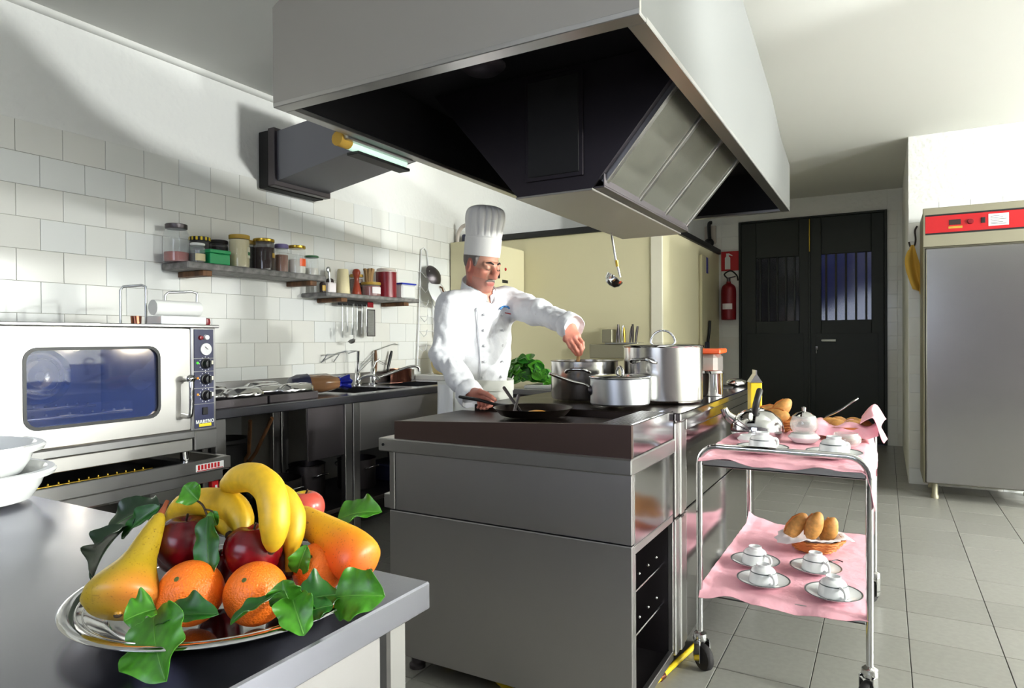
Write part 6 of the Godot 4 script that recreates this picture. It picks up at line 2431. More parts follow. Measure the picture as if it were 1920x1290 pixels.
	f.rod(lp.call(-0.018, -0.067, 0.08), lp.call(0.018, -0.067, 0.08), 0.0065, 0.0065, 0.012)
	f.rod(lp.call(-0.015, -0.077, 0.079), lp.call(0.015, -0.077, 0.079), 0.0075, 0.0075, 0.012)
	f.rod(lp.call(0, -0.03, -0.03), neck + Vector3(0, -0.04, 0), 0.055, 0.062, 0.03)
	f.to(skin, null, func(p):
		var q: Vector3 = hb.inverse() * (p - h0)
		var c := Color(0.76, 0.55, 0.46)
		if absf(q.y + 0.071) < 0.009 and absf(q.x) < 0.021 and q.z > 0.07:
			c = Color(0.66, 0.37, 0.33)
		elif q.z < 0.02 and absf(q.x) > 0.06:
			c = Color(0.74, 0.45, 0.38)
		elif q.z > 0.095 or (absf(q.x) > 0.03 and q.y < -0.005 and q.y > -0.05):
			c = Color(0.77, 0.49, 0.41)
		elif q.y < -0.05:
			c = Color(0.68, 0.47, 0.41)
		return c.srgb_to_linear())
	var fingers_l := [
		[Vector3(-1.1776, 1.2135, -2.666), Vector3(-1.1512, 1.183, -2.6577), Vector3(-1.1493, 1.162, -2.6587), Vector3(-1.1594, 1.1433, -2.6585)],
		[Vector3(-1.1857, 1.2042, -2.6441), Vector3(-1.1553, 1.1716, -2.638), Vector3(-1.1513, 1.1506, -2.6459), Vector3(-1.1574, 1.1341, -2.6538)],
		[Vector3(-1.202, 1.1973, -2.6348), Vector3(-1.1735, 1.1647, -2.6277), Vector3(-1.1655, 1.146, -2.6378), Vector3(-1.1655, 1.1295, -2.6492)],
		[Vector3(-1.2183, 1.1997, -2.6314), Vector3(-1.1978, 1.1671, -2.6254), Vector3(-1.1837, 1.1484, -2.6333), Vector3(-1.1757, 1.1319, -2.6435)],
		[Vector3(-1.2, 1.2327, -2.6879), Vector3(-1.1795, 1.1946, -2.6877), Vector3(-1.1735, 1.1641, -2.6737), Vector3(-1.1756, 1.1384, -2.6665)]]
	hand(skin, wl, Vector3(-1.2497, 1.2692, -2.6945), fingers_l)
	var fingers_r := [
		[Vector3(-1.4318, 0.9609, -2.3247), Vector3(-1.408, 0.9451, -2.3151), Vector3(-1.4014, 0.9317, -2.2957), Vector3(-1.4101, 0.9258, -2.285)],
		[Vector3(-1.4539, 0.9637, -2.3352), Vector3(-1.4364, 0.934, -2.3277), Vector3(-1.4252, 0.9211, -2.3052), Vector3(-1.4241, 0.9188, -2.2828)],
		[Vector3(-1.4754, 0.9647, -2.3403), Vector3(-1.4597, 0.9326, -2.3317), Vector3(-1.4465, 0.9196, -2.3103), Vector3(-1.4408, 0.9179, -2.2848)],
		[Vector3(-1.4971, 0.9636, -2.3452), Vector3(-1.4833, 0.9357, -2.3356), Vector3(-1.4706, 0.9243, -2.3197), Vector3(-1.463, 0.9203, -2.2952)],
		[Vector3(-1.4659, 0.9846, -2.3171), Vector3(-1.4198, 0.9767, -2.2971), Vector3(-1.3898, 0.9657, -2.2854), Vector3(-1.3733, 0.9557, -2.2831)]]
	hand(skin, wr, Vector3(-1.588, 0.9887, -2.3974), fingers_r)
	obj("body", skin, "skin", t)
	# jacket
	var fn := FastNoiseLite.new()
	fn.seed = 8
	fn.frequency = 4.6
	fn.fractal_type = FastNoiseLite.FRACTAL_RIDGED
	fn.fractal_octaves = 2
	var crease := func(p: Vector3, nn: Vector3) -> Vector3:
		var near := minf(minf(p.distance_to(er), p.distance_to(el)), minf(p.distance_to(wr), p.distance_to(wl)))
		var k := 0.006 + 0.012 * clampf(1.0 - near / 0.22, 0.0, 1.0)
		var q: Vector3 = tb.inverse() * p
		return p - nn * k * (0.5 + fn.get_noise_3d(q.x * 1.4 + q.y * 0.5, q.y * 0.9 - q.x * 0.3, q.z * 1.4))
	f = Field.new(Vector3(-2.3, 0.74, -3.3), Vector3(-1.0, 1.56, -2.3), 0.009)
	f.egg(neck + (pelvis - neck) * 0.36 + fwd * 0.005, Vector3(0.19, 0.21, 0.125), tb, 0.05)
	f.egg(neck + (pelvis - neck) * 0.72 + fwd * 0.01, Vector3(0.178, 0.19, 0.13), tb, 0.06)
	f.rod(sr + Vector3(0, -0.012, 0), sl + Vector3(0, -0.012, 0), 0.068, 0.068, 0.07)
	f.rod(neck + Vector3(0, -0.06, 0), neck + Vector3(0, 0.012, 0) - fwd * 0.018, 0.1, 0.07, 0.05)
	f.rod(sr, er, 0.078, 0.072, 0.035)
	f.rod(er, Vector3(-1.588, 0.9887, -2.3974), 0.072, 0.057, 0.03)
	f.rod(sl, el, 0.082, 0.072, 0.045)
	f.rod(el, Vector3(-1.2497, 1.2692, -2.6945), 0.072, 0.056, 0.03)
	f.cut(Vector3(0, 0.955, 0), Vector3.DOWN)
	f.egg(neck + Vector3(0, 0.05, 0) + fwd * 0.02, Vector3(0.058, 0.075, 0.06), tb, 0.01, -1.0)
	f.egg(neck + Vector3(0, 0.015, 0) + fwd * 0.085, Vector3(0.026, 0.05, 0.05), tb, 0.012, -1.0)
	var jk := Mb.new(base)
	f.to(jk, crease)
	var jacket := obj("jacket", jk, "jacket", t)
	var b := Mb.new(base)
	for q in [[Vector3(-1.588, 0.9887, -2.3974), er], [Vector3(-1.2497, 1.2692, -2.6945), el]]:
		var cuff := Mb.new(base)
		var cy: Vector3 = (q[0] - q[1]).normalized()
		var cx := cy.cross(Vector3.UP).normalized()
		cuff.lathe([Vector2(0.05, 0.0), Vector2(0.0595, 0.012), Vector2(0.06, 0.04), Vector2(0.057, 0.066), Vector2(0.053, 0.07), Vector2(0.049, 0.062), Vector2(0.042, 0.05), Vector2(0.0, 0.046)], 30, Transform3D(Basis(cx, cy, cx.cross(cy)), q[0]), func(a: float, v: float): return 1.0 + 0.035 * sin(a * 5.0) + 0.02 * sin(a * 9.0 + 1.0))
		obj("cuff", cuff, "jacket", jacket)
	# stand collar in two halves that meet at the throat
	for s in [-1.0, 1.0]:
		b.sheet(12, 4, func(u: float, v: float):
			var a: float = lerpf(0.12, PI * 0.98, u) * s
			var r := lerpf(0.088, 0.081, v)
			return neck + Vector3(0, -0.045 + 0.05 * v + 0.12 * u, 0) + fwd * (cos(a) * r + 0.006) + left * (sin(a) * r * 1.02), 0.005)
	obj("collar", b, "jacket", jacket)
	for k in 5:
		for s in [-1.0, 1.0]:
			var p: Vector3 = neck + (pelvis - neck) * (0.2 + 0.17 * k) + left * (0.055 * s + 0.005) + fwd * 0.4
			p = f.hit(p, -fwd)
			b = Mb.new(base)
			b.ball(p + fwd * 0.001, Vector3(0.007, 0.007, 0.005), 10, 6, tb)
			obj("button", b, "white_gloss", jacket)
	b = Mb.new(base)
	var pl := []
	for k in 12:
		pl.append(f.hit(neck + (pelvis - neck) * (0.13 + 0.07 * k) - left * (0.085 - 0.002 * k) + fwd * 0.4, -fwd) - fwd * 0.001)
	b.tube(pl, 0.004, 6)
	obj("placket_edge", b, "jacket", jacket)
	var sight := (Vector3(-1.5051, 1.3348, -2.5964) - Vector3(-1.0034, 1.2899, -1.731)).normalized()
	var lg := f.hit(Vector3(-1.4801, 1.3325, -2.5532), sight)
	b = Mb.new(base)
	var ap := []
	var side2 := sight.cross(Vector3.UP).normalized()
	for i in 9:
		var a := deg_to_rad(20.0 + 150.0 * i / 8.0)
		ap.append(f.hit(lg + side2 * cos(a) * 0.022 + Vector3(0, sin(a) * 0.017, 0) - sight * 0.12, sight) - sight * 0.003)
	b.tube(ap, 0.0045, 6)
	obj("blue_emblem", b, "emblem_blue", jacket)
	b = Mb.new(base)
	var rp := []
	for i in 4:
		rp.append(f.hit(lg + side2 * (0.0 + 0.009 * i) + Vector3(0, -0.014 - 0.002 * i, 0) - sight * 0.12, sight) - sight * 0.003)
	b.tube(rp, 0.0025, 6)
	obj("red_emblem_line", b, "red", jacket)
	# trousers and shoes
	f = Field.new(Vector3(-2.25, 0.05, -3.25), Vector3(-1.4, 1.06, -2.3), 0.014)
	f.egg(pelvis, Vector3(0.168, 0.14, 0.12), tb, 0.05)
	for s in [-1.0, 1.0]:
		var hip: Vector3 = pelvis + left * 0.085 * s + Vector3(0, -0.05, 0)
		var knee: Vector3 = hip + fwd * 0.02 + left * 0.02 * s
		knee.y = 0.5
		var ank: Vector3 = knee - fwd * 0.04
		ank.y = 0.09
		f.rod(hip, knee, 0.095, 0.075, 0.03)
		f.rod(knee, ank, 0.075, 0.065, 0.03)
		var sh := Mb.new(base)
		sh.ball(Vector3(ank.x, 0.052, ank.z) + fwd * 0.06, Vector3(0.048, 0.05, 0.135), 18, 12, tb)
		sh.bx(ank.x - 0.03, ank.x + 0.03, 0.002, 0.03, ank.z - 0.03, ank.z + 0.03, 0.01)
		obj("shoe", sh, "black", t)
	b = Mb.new(base)
	f.to(b)
	obj("trousers", b, "apron", t)
	# apron wrapped round the hips, with its waistband
	b = Mb.new(base)
	var pc := pelvis + Vector3(0, 0.0, 0)
	b.sheet(40, 20, func(u: float, v: float):
		var a := lerpf(-1.9, 1.9, u)
		var y := lerpf(1.0, 0.48, v)
		var k := 1.0 + 0.05 * v + (0.03 + 0.03 * v) * sin(a * 9.0 + v * 1.5) * minf(1.0, v * 2.5)
		return Vector3(pc.x, y, pc.z) + left * sin(a) * 0.193 * k + fwd * cos(a) * 0.145 * k, 0.003)
	var apron := obj("apron", b, "apron", t)
	b = Mb.new(base)
	b.sheet(40, 3, func(u: float, v: float):
		var a := lerpf(-PI, PI, u)
		return Vector3(pc.x, lerpf(1.005, 0.955, v) - 0.006 * sin(a * 2.0), pc.z) + left * sin(a) * 0.199 + fwd * cos(a) * 0.151, 0.004)
	obj("waistband", b, "apron", apron)
	b = Mb.new(base)
	b.sheet(12, 16, func(u: float, v: float):
		var a := lerpf(-1.62, -1.05, u)
		var k := 1.06 + 0.03 * v + 0.05 * sin(u * 9.0) * (0.3 + v)
		return Vector3(pc.x, lerpf(0.99, 0.7, v), pc.z) + left * sin(a) * 0.2 * k + fwd * cos(a) * 0.155 * k, 0.004)
	var towel := obj("hand_towel", b, "white", apron)
	for y in [0.79, 0.76]:
		b = Mb.new(base)
		b.sheet(12, 2, func(u: float, v: float):
			var w: float = (0.99 - y + 0.012 * v) / 0.29
			var a := lerpf(-1.62, -1.05, u)
			var k := 1.06 + 0.03 * w + 0.05 * sin(u * 9.0) * (0.3 + w) + 0.02
			return Vector3(pc.x, y - 0.012 * v, pc.z) + left * sin(a) * 0.2 * k + fwd * cos(a) * 0.155 * k, 0.002)
		obj("blue_stripe", b, "stripe_blue", apron)
	# face details
	for s in [-1.0, 1.0]:
		b = Mb.new(base)
		b.tube([lp.call(0.012 * s, 0.024, 0.094), lp.call(0.028 * s, 0.031, 0.088), lp.call(0.047 * s, 0.024, 0.073)], [0.0035, 0.0048, 0.002], 8)
		obj("eyebrow", b, "hair_dark", t)
		b = Mb.new(base)
		b.tube([lp.call(0.02 * s, -0.003, 0.0865), lp.call(0.031 * s, -0.006, 0.0885), lp.call(0.043 * s, -0.003, 0.083)], [0.001, 0.0018, 0.001], 6)
		obj("eyelash", b, "hair_dark", t)
	b = Mb.new(base)
	b.tube([lp.call(-0.027, -0.064, 0.079), lp.call(-0.013, -0.055, 0.088), lp.call(0, -0.053, 0.091), lp.call(0.013, -0.055, 0.088), lp.call(0.027, -0.064, 0.079)], [0.003, 0.0065, 0.006, 0.0065, 0.003], 10)
	obj("moustache", b, "moustache", t)
	f = Field.new(h0 - Vector3.ONE * 0.15, h0 + Vector3.ONE * 0.16, 0.005)
	f.egg(lp.call(0, 0.035, -0.024), Vector3(0.0765, 0.1, 0.094), hb, 0.01)
	f.egg(lp.call(0, -0.01, 0.085), Vector3(0.09, 0.14, 0.068), hb, 0.01, -1.0)
	f.egg(lp.call(0, -0.09, 0.05), Vector3(0.1, 0.085, 0.085), hb, 0.01, -1.0)
	f.cut(lp.call(0, -0.045, 0), -hb.y)
	for s in [-1.0, 1.0]:
		f.rod(lp.call(0.068 * s, 0.035, 0.022), lp.call(0.067 * s, 0.0, 0.024), 0.006, 0.004, 0.006)
		f.egg(lp.call(0.08 * s, -0.008, -0.012), Vector3(0.03, 0.036, 0.024), hb, 0.006, -1.0)
	b = Mb.new(base)
	f.to(b, func(p: Vector3, nn: Vector3): return p + nn * 0.003 * fn.get_noise_3d(p.x * 12.0, p.y * 3.0, p.z * 12.0))
	obj("hair", b, "hair", t)
	# tall pleated hat
	b = Mb.new(base)
	var hy := (Vector3.UP + fwd * 0.06 + hf * 0.1).normalized()
	var hx := hy.cross(hf).normalized()
	var hatb := Basis(hx, hy, hx.cross(hy))
	var hat0: Vector3 = lp.call(0, 0.042, -0.02)
	var pleat := func(a: float, q: float) -> float: return 1.0 + (-0.11 * pow(absf(cos(a * 8.0 + 0.4 * sin(a * 3.0))), 10.0) + 0.02 * cos(a * 4.0 + 1.0)) * smoothstep(0.36, 0.5, q)
	b.lathe(smooth_prof([Vector2(0.088, 0.0), Vector2(0.0895, 0.004), Vector2(0.09, 0.045), Vector2(0.091, 0.09), Vector2(0.0925, 0.098), Vector2(0.098, 0.14), Vector2(0.102, 0.18), Vector2(0.099, 0.21), Vector2(0.085, 0.232), Vector2(0.05, 0.246), Vector2(0.0001, 0.25)], 4), 180, Transform3D(hatb * Basis.from_scale(Vector3(0.9, 0.97, 1.06)), hat0), pleat)
	var hat := obj("chef_hat", b, "hat", t)
	b = Mb.new(base)
	b.lathe([Vector2(0.0885, -0.002), Vector2(0.0915, -0.002), Vector2(0.0925, 0.046), Vector2(0.0928, 0.086), Vector2(0.09, 0.088)], 60, Transform3D(hatb * Basis.from_scale(Vector3(0.9, 0.97, 1.06)), hat0))
	obj("hat_band", b, "hat", hat)
	# wristwatch strap on the stirring arm, and the spoon
	b = Mb.new(base)
	var ad := (wl - el).normalized()
	var ux := ad.cross(Vector3.UP).normalized()
	b.tube(arc(wl + ad * 0.006, ux, ad.cross(ux), 0.03, 0, 345, 14), 0.006, 8, true, 1.0)
	obj("watch_strap", b, "gold", t)
	b = Mb.new()
	var s0 := Vector3(-1.1687, 1.1667, -2.6569)
	var s1 := Vector3(-1.1778, 1.0493, -2.6646)
	var s2 := Vector3(-1.15, 1.055, -2.64)
	b.tube([s0, s0.lerp(s1, 0.5), s1, s1.lerp(s2, 0.9)], [0.008, 0.0085, 0.0085, 0.008], 10)
	b.ball(s2, Vector3(0.022, 0.008, 0.03), 12, 8)
	tag(obj("wooden_spoon", b, "cork"), "long wooden spoon held upright in the stockpot by the chef", "spoon")


# hand from the wrist: palm, four fingers and a thumb given as knuckle chains
func hand(mb: Mb, w: Vector3, elbow: Vector3, fingers: Array):
	var lo := w
	var hi := w
	for c in fingers:
		for p in c:
			lo = lo.min(p)
			hi = hi.max(p)
	var f := Field.new(lo - Vector3.ONE * 0.05, hi + Vector3.ONE * 0.05, 0.0032)
	var back := (elbow - w).normalized()
	f.rod(w + back * 0.03, w, 0.027, 0.026, 0.01)
	for i in 4:
		f.rod(w, fingers[i][0], 0.021, 0.0125, 0.014)
	f.rod(fingers[0][0], fingers[3][0], 0.0125, 0.0115, 0.012)
	f.rod(w, fingers[4][0], 0.02, 0.013, 0.014)
	var r := [0.0095, 0.0095, 0.009, 0.008, 0.0105]
	for i in 5:
		for k in 3:
			f.rod(fingers[i][k], fingers[i][k + 1], r[i] * (1.05 - 0.09 * k), r[i] * (0.96 - 0.09 * k), 0.004)
	f.to(mb, null, func(p):
		var d := 1.0
		for i in 4:
			d = minf(d, p.distance_to(fingers[i][0]))
		return (Color(0.78, 0.5, 0.42) if d > 0.014 else Color(0.72, 0.42, 0.36)).srgb_to_linear())


func fruit():
	var t := thing("fruit_platter", "round polished steel platter heaped with fruit on the worktable", "platter", Vector3(-0.762, 0.849, -0.575))
	var b := Mb.new()
	b.lathe(smooth_prof([Vector2(0.0001, 0), Vector2(0.12, 0.0), Vector2(0.145, 0.006), Vector2(0.168, 0.02), Vector2(0.181, 0.026), Vector2(0.188, 0.0255), Vector2(0.189, 0.028), Vector2(0.181, 0.0295), Vector2(0.166, 0.0235), Vector2(0.143, 0.0095), Vector2(0.118, 0.004), Vector2(0.0001, 0.004)], 3), 72)
	obj("platter_body", b, "chrome", t)
	b = Mb.new()
	for r in [0.163, 0.17]:
		var pts := []
		for i in 72:
			var a := TAU * i / 72.0
			pts.append(Vector3(cos(a) * r, 0.0195 + (r - 0.163) * 0.62 + 0.002, sin(a) * r))
		b.tube(pts, 0.0013, 6, false, 1.0, true)
	obj("rim_ridge", b, "chrome", t)
	pear("pear", "large yellow green pear standing against the left side of the platter, tip up", [Vector3(-0.7697, 0.887, -0.4351), Vector3(-0.7794, 0.9027, -0.447), Vector3(-0.791, 0.9273, -0.4693), Vector3(-0.8037, 0.9586, -0.4969), Vector3(-0.8122, 0.9788, -0.5152)], [0.005, 0.034, 0.0425, 0.0425, 0.038, 0.031, 0.0235, 0.018, 0.0155, 0.013, 0.0105, 0.008, 0.003], Color(0.68, 0.57, 0.12), Color(0.78, 0.45, 0.18), Vector3(-0.707, 0.9021, -0.4363))
	pear("pear", "orange yellow pear lying on the right side of the platter, fat end towards the viewer", [Vector3(-0.5808, 0.9044, -0.6456), Vector3(-0.5985, 0.9121, -0.6472), Vector3(-0.6291, 0.9248, -0.6529), Vector3(-0.6793, 0.9399, -0.6591), Vector3(-0.7308, 0.952, -0.6645)], [0.004, 0.022, 0.03, 0.0325, 0.033, 0.032, 0.030, 0.027, 0.0245, 0.022, 0.02, 0.018, 0.014], Color(0.9, 0.68, 0.12), Color(0.92, 0.36, 0.13), Vector3(-0.6035, 0.8931, -0.6212))
	var oranges := [
		[Vector3(-0.7336, 0.8946, -0.5016), 0.0385, "orange at the front left of the platter, between the pear and the other front orange"],
		[Vector3(-0.6649, 0.8935, -0.5405), 0.0375, "orange at the front middle of the platter with a green stem scar"],
		[Vector3(-0.6552, 0.8975, -0.6322), 0.0335, "orange on the right below the lying pear"]]
	for o in oranges:
		var q := thing("orange", o[2], "fruit", o[0], 0.0, "oranges on the platter")
		b = Mb.new()
		var r: float = o[1]
		b.lathe(smooth_prof([Vector2(0.0001, -0.97 * r), Vector2(0.5 * r, -0.85 * r), Vector2(0.87 * r, -0.48 * r), Vector2(r, 0), Vector2(0.87 * r, 0.5 * r), Vector2(0.5 * r, 0.86 * r), Vector2(0.15 * r, 0.965 * r), Vector2(0.0001, 0.94 * r)], 4), 32, Transform3D(Basis(Vector3.RIGHT, 0.75) * Basis(Vector3.BACK, -0.25), Vector3.ZERO))
		obj("peel", b, "orange", q)
		b = Mb.new()
		b.lathe([Vector2(0, 0.93 * r), Vector2(0.04 * r, 0.955 * r), Vector2(0.085 * r, 0.965 * r), Vector2(0.07 * r, 0.98 * r), Vector2(0, 0.96 * r)], 7, Transform3D(Basis(Vector3.RIGHT, 0.75) * Basis(Vector3.BACK, -0.25), Vector3.ZERO))
		obj("stem_scar", b, "stem", q)
	var apples := [
		[Vector3(-0.7992, 0.9328, -0.5394), 0.039, Color(0.3, 0.02, 0.06), "dark red apple right of the standing pear, under the long hanging leaf"],
		[Vector3(-0.7052, 0.9296, -0.5696), 0.036, Color(0.38, 0.02, 0.06), "dark red apple in the middle of the platter, under the front banana"],
		[Vector3(-0.7662, 0.9442, -0.7134), 0.029, Color(0.75, 0.3, 0.25), "small pink and yellow peach at the very back of the platter"],
		[Vector3(-0.7703, 0.8919, -0.567), 0.03, Color(0.3, 0.02, 0.06), "dark plum half hidden between the two front oranges"],
		[Vector3(-0.7163, 0.9008, -0.6264), 0.03, Color(0.3, 0.03, 0.07), "dark plum behind the banana tips on the right"]]
	for k in apples.size():
		var a = apples[k]
		var q := thing("peach" if k == 2 else ("plum" if k > 2 else "apple"), a[3], "fruit", a[0])
		b = Mb.new()
		var r: float = a[1]
		var c0: Color = a[2]
		b.paint = func(p: Vector3): return (c0.lerp(Color(0.78, 0.75, 0.15), 0.9 * smoothstep(0.2, 0.75, -p.x / r * 0.75 + p.y / r * 0.5)) if k == 2 else c0.lerp(Color(0.62, 0.05, 0.1), clampf(0.4 + 0.5 * sin(atan2(p.z, p.x) * 9.0), 0, 1) * 0.3)).srgb_to_linear()
		b.lathe(smooth_prof([Vector2(0.0001, -0.8 * r), Vector2(0.3 * r, -0.9 * r), Vector2(0.75 * r, -0.65 * r), Vector2(r, 0), Vector2(0.9 * r, 0.55 * r), Vector2(0.5 * r, 0.88 * r), Vector2(0.2 * r, 0.84 * r), Vector2(0.0001, 0.66 * r)], 4), 32)
		obj("skin", b, "apple", q)
		b = Mb.new()
		b.tube([Vector3(0, 0.64 * r, 0), Vector3(0.003, 0.9 * r, 0), Vector3(0.008, 1.08 * r, 0.002)], 0.0015, 6)
		obj("stem", b, "stem_dark", q)
	# hand of bananas
	banana("front banana of the bunch, arching over and pointing down to the viewer", [Vector3(-0.7652, 1.0078, -0.5823), Vector3(-0.7426, 1.0181, -0.5814), Vector3(-0.7116, 1.0225, -0.5783), Vector3(-0.6803, 1.0137, -0.5729), Vector3(-0.6639, 0.9966, -0.5671), Vector3(-0.6572, 0.972, -0.5627), Vector3(-0.6589, 0.9515, -0.5615), Vector3(-0.6623, 0.9404, -0.5619)], [0.014, 0.0185, 0.0195, 0.0195, 0.0195, 0.0185, 0.013, 0.005])
	banana("banana at the right of the bunch with a long tapering stalk", [Vector3(-0.732, 0.9992, -0.6183), Vector3(-0.703, 0.9881, -0.6173), Vector3(-0.6852, 0.9671, -0.6157), Vector3(-0.6768, 0.9438, -0.6088), Vector3(-0.6754, 0.921, -0.6037), Vector3(-0.6727, 0.9005, -0.5993)], [0.012, 0.017, 0.0175, 0.0145, 0.0075, 0.0055])
	banana("banana stretching to the left, above the dark apple", [Vector3(-0.8707, 0.9531, -0.5623), Vector3(-0.8426, 0.9734, -0.5669), Vector3(-0.8004, 0.982, -0.5736), Vector3(-0.761, 0.9805, -0.5787), Vector3(-0.7333, 0.966, -0.5736), Vector3(-0.7231, 0.9521, -0.5654), Vector3(-0.7218, 0.9447, -0.5604)], [0.007, 0.016, 0.0195, 0.02, 0.017, 0.0095, 0.006])
	var low := banana("lowest banana of the bunch, half hidden behind the hanging leaf", [Vector3(-0.8318, 0.9424, -0.5728), Vector3(-0.8036, 0.9538, -0.5773), Vector3(-0.7772, 0.955, -0.5808), Vector3(-0.7487, 0.9492, -0.5739), Vector3(-0.7389, 0.9409, -0.5679)], [0.008, 0.015, 0.016, 0.011, 0.006])
	b = Mb.new(low.position)
	b.tube([Vector3(-0.7449, 0.9472, -0.5645), Vector3(-0.726, 0.9447, -0.558), Vector3(-0.7141, 0.9421, -0.5567)], [0.006, 0.0085, 0.007], 7)
	b.tube([Vector3(-0.7303, 0.9453, -0.5613), Vector3(-0.7127, 0.9457, -0.554), Vector3(-0.7098, 0.9538, -0.5558)], [0.005, 0.006, 0.003], 6)
	obj("crown", b, "stem_dark", low)
	# leaves
	var lv := [
		["bright leaf hanging over the front rim of the platter, largest and lowest", Vector3(-0.7092, 0.897, -0.4407), Vector3(-0.641, 0.8518, -0.41), Vector3(0.35, 0.35, 0.85), 0.030, 0.25, "leaf_bright"],
		["small bright leaf across the foot of the standing pear", Vector3(-0.6937, 0.9079, -0.4323), Vector3(-0.7041, 0.9032, -0.4035), Vector3(0.2, 0.75, 0.6), 0.017, 0.2, "leaf_bright"],
		["dark leaf lying under the front left orange", Vector3(-0.7093, 0.8881, -0.4406), Vector3(-0.6472, 0.8954, -0.4758), Vector3(0.1, 0.9, 0.4), 0.016, 0.2, "leaf"],
		["narrow leaf leaning across the front middle orange", Vector3(-0.6315, 0.8856, -0.4789), Vector3(-0.606, 0.9117, -0.528), Vector3(-0.3, 0.75, 0.6), 0.008, 0.1, "leaf"],
		["upright curled leaf right of the front middle orange", Vector3(-0.6009, 0.8961, -0.5365), Vector3(-0.6129, 0.9204, -0.5357), Vector3(0.4, 0.2, 0.9), 0.017, 0.4, "leaf_bright"],
		["leaf hanging down over the rim right of the front middle orange", Vector3(-0.6031, 0.9016, -0.541), Vector3(-0.5644, 0.8711, -0.5225), Vector3(0.6, 0.4, 0.7), 0.017, 0.3, "leaf_bright"],
		["dark leaf lying below the right hand orange", Vector3(-0.6122, 0.8861, -0.5588), Vector3(-0.582, 0.8877, -0.5988), Vector3(0.2, 0.85, 0.45), 0.020, 0.25, "leaf"],
		["broad bright leaf hanging over the right rim of the platter", Vector3(-0.5852, 0.8864, -0.5913), Vector3(-0.5287, 0.8893, -0.6176), Vector3(0.35, 0.65, 0.65), 0.026, 0.3, "leaf_bright"],
		["small pale leaf standing between banana stalk and right hand orange", Vector3(-0.6604, 0.9001, -0.6005), Vector3(-0.6495, 0.9365, -0.607), Vector3(0.5, 0.1, 0.85), 0.011, 0.2, "leaf_bright"],
		["pointed bright leaf at the back right beyond the lying pear", Vector3(-0.6914, 0.9392, -0.704), Vector3(-0.6316, 0.9525, -0.7322), Vector3(-0.1, 0.8, 0.55), 0.022, 0.35, "leaf_bright"],
		["dark leaf behind the standing pear, upper one", Vector3(-0.8906, 0.9686, -0.5627), Vector3(-0.9561, 0.9299, -0.5253), Vector3(-0.3, 0.55, 0.75), 0.024, 0.3, "leaf_dark"],
		["dark leaf behind the standing pear, lower one", Vector3(-0.8999, 0.9494, -0.5228), Vector3(-0.9117, 0.8827, -0.4811), Vector3(-0.45, 0.4, 0.75), 0.026, 0.3, "leaf_dark"],
		["mid green leaf close along the neck of the standing pear", Vector3(-0.8619, 0.9746, -0.5445), Vector3(-0.9076, 0.9312, -0.5183), Vector3(0.1, 0.5, 0.85), 0.010, 0.2, "leaf"],
		["small dark leaf under the right edge of the front middle orange", Vector3(-0.5928, 0.8806, -0.541), Vector3(-0.5687, 0.8867, -0.5719), Vector3(0.3, 0.8, 0.5), 0.013, 0.3, "leaf"]]
	for l in lv:
		leaf(l[0], l[1], l[2], l[3], l[4], l[5], l[6])
	# twig with leaves standing over the bananas
	t = thing("leafy_twig", "thin twig with a small top leaf and a long hanging leaf over the apple", "twig", Vector3(-0.7542, 0.9825, -0.5366))
	b = Mb.new(t.position)
	b.tube(smooth_path([Vector3(-0.7769, 0.9972, -0.5354), Vector3(-0.7583, 0.9927, -0.5344), Vector3(-0.7518, 0.983, -0.5357), Vector3(-0.7468, 0.9736, -0.535)], 4), 0.0014, 6)
	b.tube(smooth_path([Vector3(-0.7518, 0.9864, -0.5357), Vector3(-0.7453, 0.9824, -0.5416), Vector3(-0.743, 0.9722, -0.5429)], 4), 0.0012, 6)
	obj("stalk", b, "stem_dark", t)
	leaf_part(t, Vector3(-0.7664, 0.9963, -0.5356), Vector3(-0.787, 1.0144, -0.5298), Vector3(0.2, 0.5, 0.8), 0.0125, 0.2, "leaf_bright", t.position)
	leaf_part(t, Vector3(-0.7468, 0.9783, -0.535), Vector3(-0.7122, 0.9074, -0.5138), Vector3(0.3, 0.25, 0.9), 0.0135, 0.15, "leaf", t.position)
	leaf_part(t, Vector3(-0.7465, 0.9838, -0.541), Vector3(-0.7418, 0.9654, -0.5435), Vector3(0.5, 0.2, 0.8), 0.006, 0.1, "leaf_bright", t.position)


func pear(called: String, label: String, axis: Array, radii: Array, c0: Color, c1: Color, blush: Vector3):
	var t := thing(called, label, "fruit", axis[1], 0.0, "")
	var pts := smooth_path(axis, 3)
	var rr := []
	for i in pts.size():
		var q := float(i) / (pts.size() - 1) * (radii.size() - 1)
		var k := mini(int(q), radii.size() - 2)
		rr.append(lerpf(radii[k], radii[k + 1], q - k))
	var b := Mb.new(t.position)
	b.paint = func(p: Vector3): return c0.lerp(c1, smoothstep(0.085, 0.03, p.distance_to(blush)) * 0.95).srgb_to_linear()
	b.tube(pts, rr, 36)
	b.ball(pts[0], Vector3.ONE * rr[0], 10, 6)
	obj("skin", b, "pear", t)
	var e: Vector3 = (axis[4] - axis[3]).normalized()
	b = Mb.new(t.position)
	b.tube([axis[4] - e * 0.002, axis[4] + e * 0.008, axis[4] + e * 0.018], [0.0045, 0.003, 0.0026], 8)
	obj("stem", b, "copper_stem", t)
	var d: Vector3 = (axis[0] - axis[1]).normalized()
	b = Mb.new(t.position)
	b.ball(axis[0] + d * 0.002, Vector3(0.005, 0.003, 0.005), 8, 5)
	obj("blossom_end", b, "stem_dark", t)


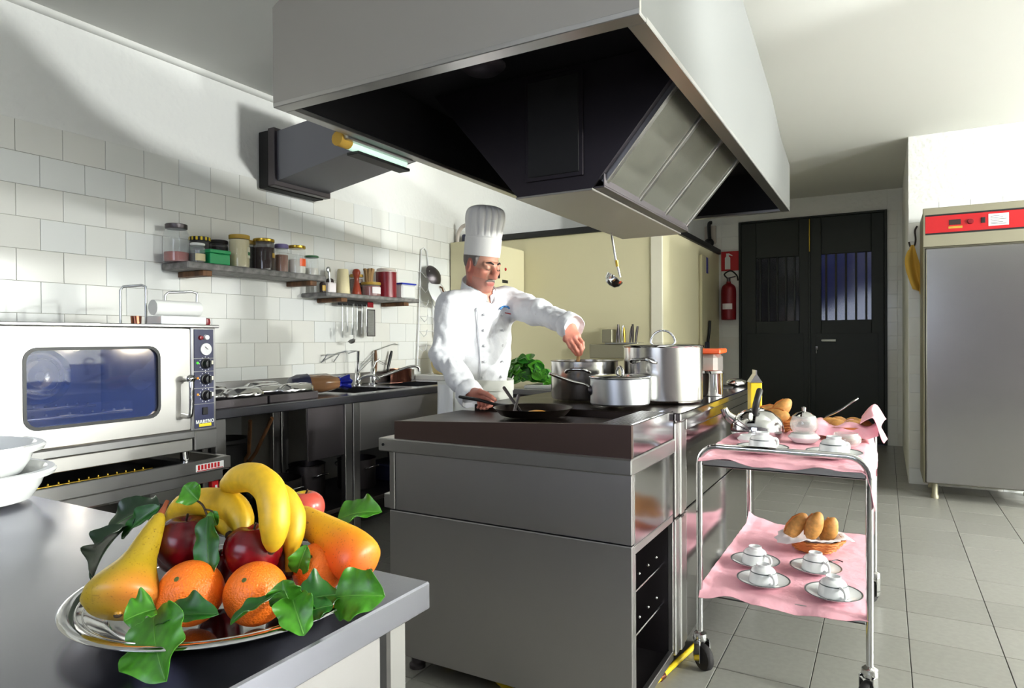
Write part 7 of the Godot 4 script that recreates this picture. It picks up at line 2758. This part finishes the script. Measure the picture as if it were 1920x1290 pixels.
func banana(label: String, ctrl: Array, radii: Array) -> Node3D:
	var t := thing("banana", label, "fruit", ctrl[0], 0.0, "bananas on the platter")
	var pts := smooth_path(ctrl, 5)
	var rr := []
	for i in pts.size():
		var q := float(i) / (pts.size() - 1) * (radii.size() - 1)
		var k := mini(int(q), radii.size() - 2)
		rr.append(lerpf(radii[k], radii[k + 1], q - k))
	var b := Mb.new(t.position)
	var e: Vector3 = pts[pts.size() - 1]
	b.paint = func(p: Vector3): return Color(0.9, 0.72, 0.14).lerp(Color(0.62, 0.6, 0.16), smoothstep(0.045, 0.0, p.distance_to(e)) * 0.55).srgb_to_linear()
	b.g += 1
	b.tube(pts, rr, 14)
	b.ball(pts[0], Vector3.ONE * rr[0], 12, 8)
	obj("peel", b, "banana", t)
	b = Mb.new(t.position)
	var d: Vector3 = (e - pts[pts.size() - 3]).normalized()
	b.ball(e, Vector3.ONE * (rr[rr.size() - 1] * 1.02), 10, 6)
	b.tube([e, e + d * 0.004], rr[rr.size() - 1] * 0.8, 8)
	obj("tip", b, "stem_dark", t)
	return t


func leaf_part(t: Node3D, p0: Vector3, p1: Vector3, nrm: Vector3, w: float, curl: float, m: String, off: Vector3):
	var d := p1 - p0
	var l := d.length()
	d = d / l
	var side := d.cross(nrm).normalized()
	var up := side.cross(d)
	var ph := p0.x * 91.0 + p1.y * 57.0
	var sf := func(u: float, v: float) -> Vector3:
		var q := (v - 0.5) * 2.0
		var ww := 1.25 * w * (1.0 + 0.07 * sin(u * 15.0 + ph + v * 3.0)) * pow(sin(PI * clampf(pow(u, 0.75), 0.0, 1.0)), 0.62) + 0.0004
		return p0 + d * (u * l) + side * (q * ww * 1.0) + up * (absf(q) * ww * (0.4 + 0.25 * sin(u * 4.0 + ph)) + curl * l * (sin(u * PI) * 0.28) + ww * q * q * q * (0.22 * sin(u * 8.0 + ph) + 0.1 * sin(u * 21.0 + ph * 2.0)))
	var b := Mb.new(off)
	b.sheet(26, 10, func(u: float, v: float): return sf.call(u, v), 0.0007)
	var o := obj("leaf_blade", b, m, t)
	b = Mb.new(off)
	var pts := []
	for i in 9:
		pts.append(sf.call(i / 8.0 * 0.96, 0.5) + up * 0.0004)
	b.tube(pts, 0.0008, 6)
	obj("midrib", b, "leaf_vein" if m == "leaf_bright" else "leaf_rib_dark", o)


func leaf(label: String, p0: Vector3, p1: Vector3, nrm: Vector3, w: float, curl: float, m: String):
	var t := thing("leaf", label, "leaf", p0, 0.0, "loose leaves round the fruit")
	leaf_part(t, p0, p1, nrm, w, curl, m, p0)
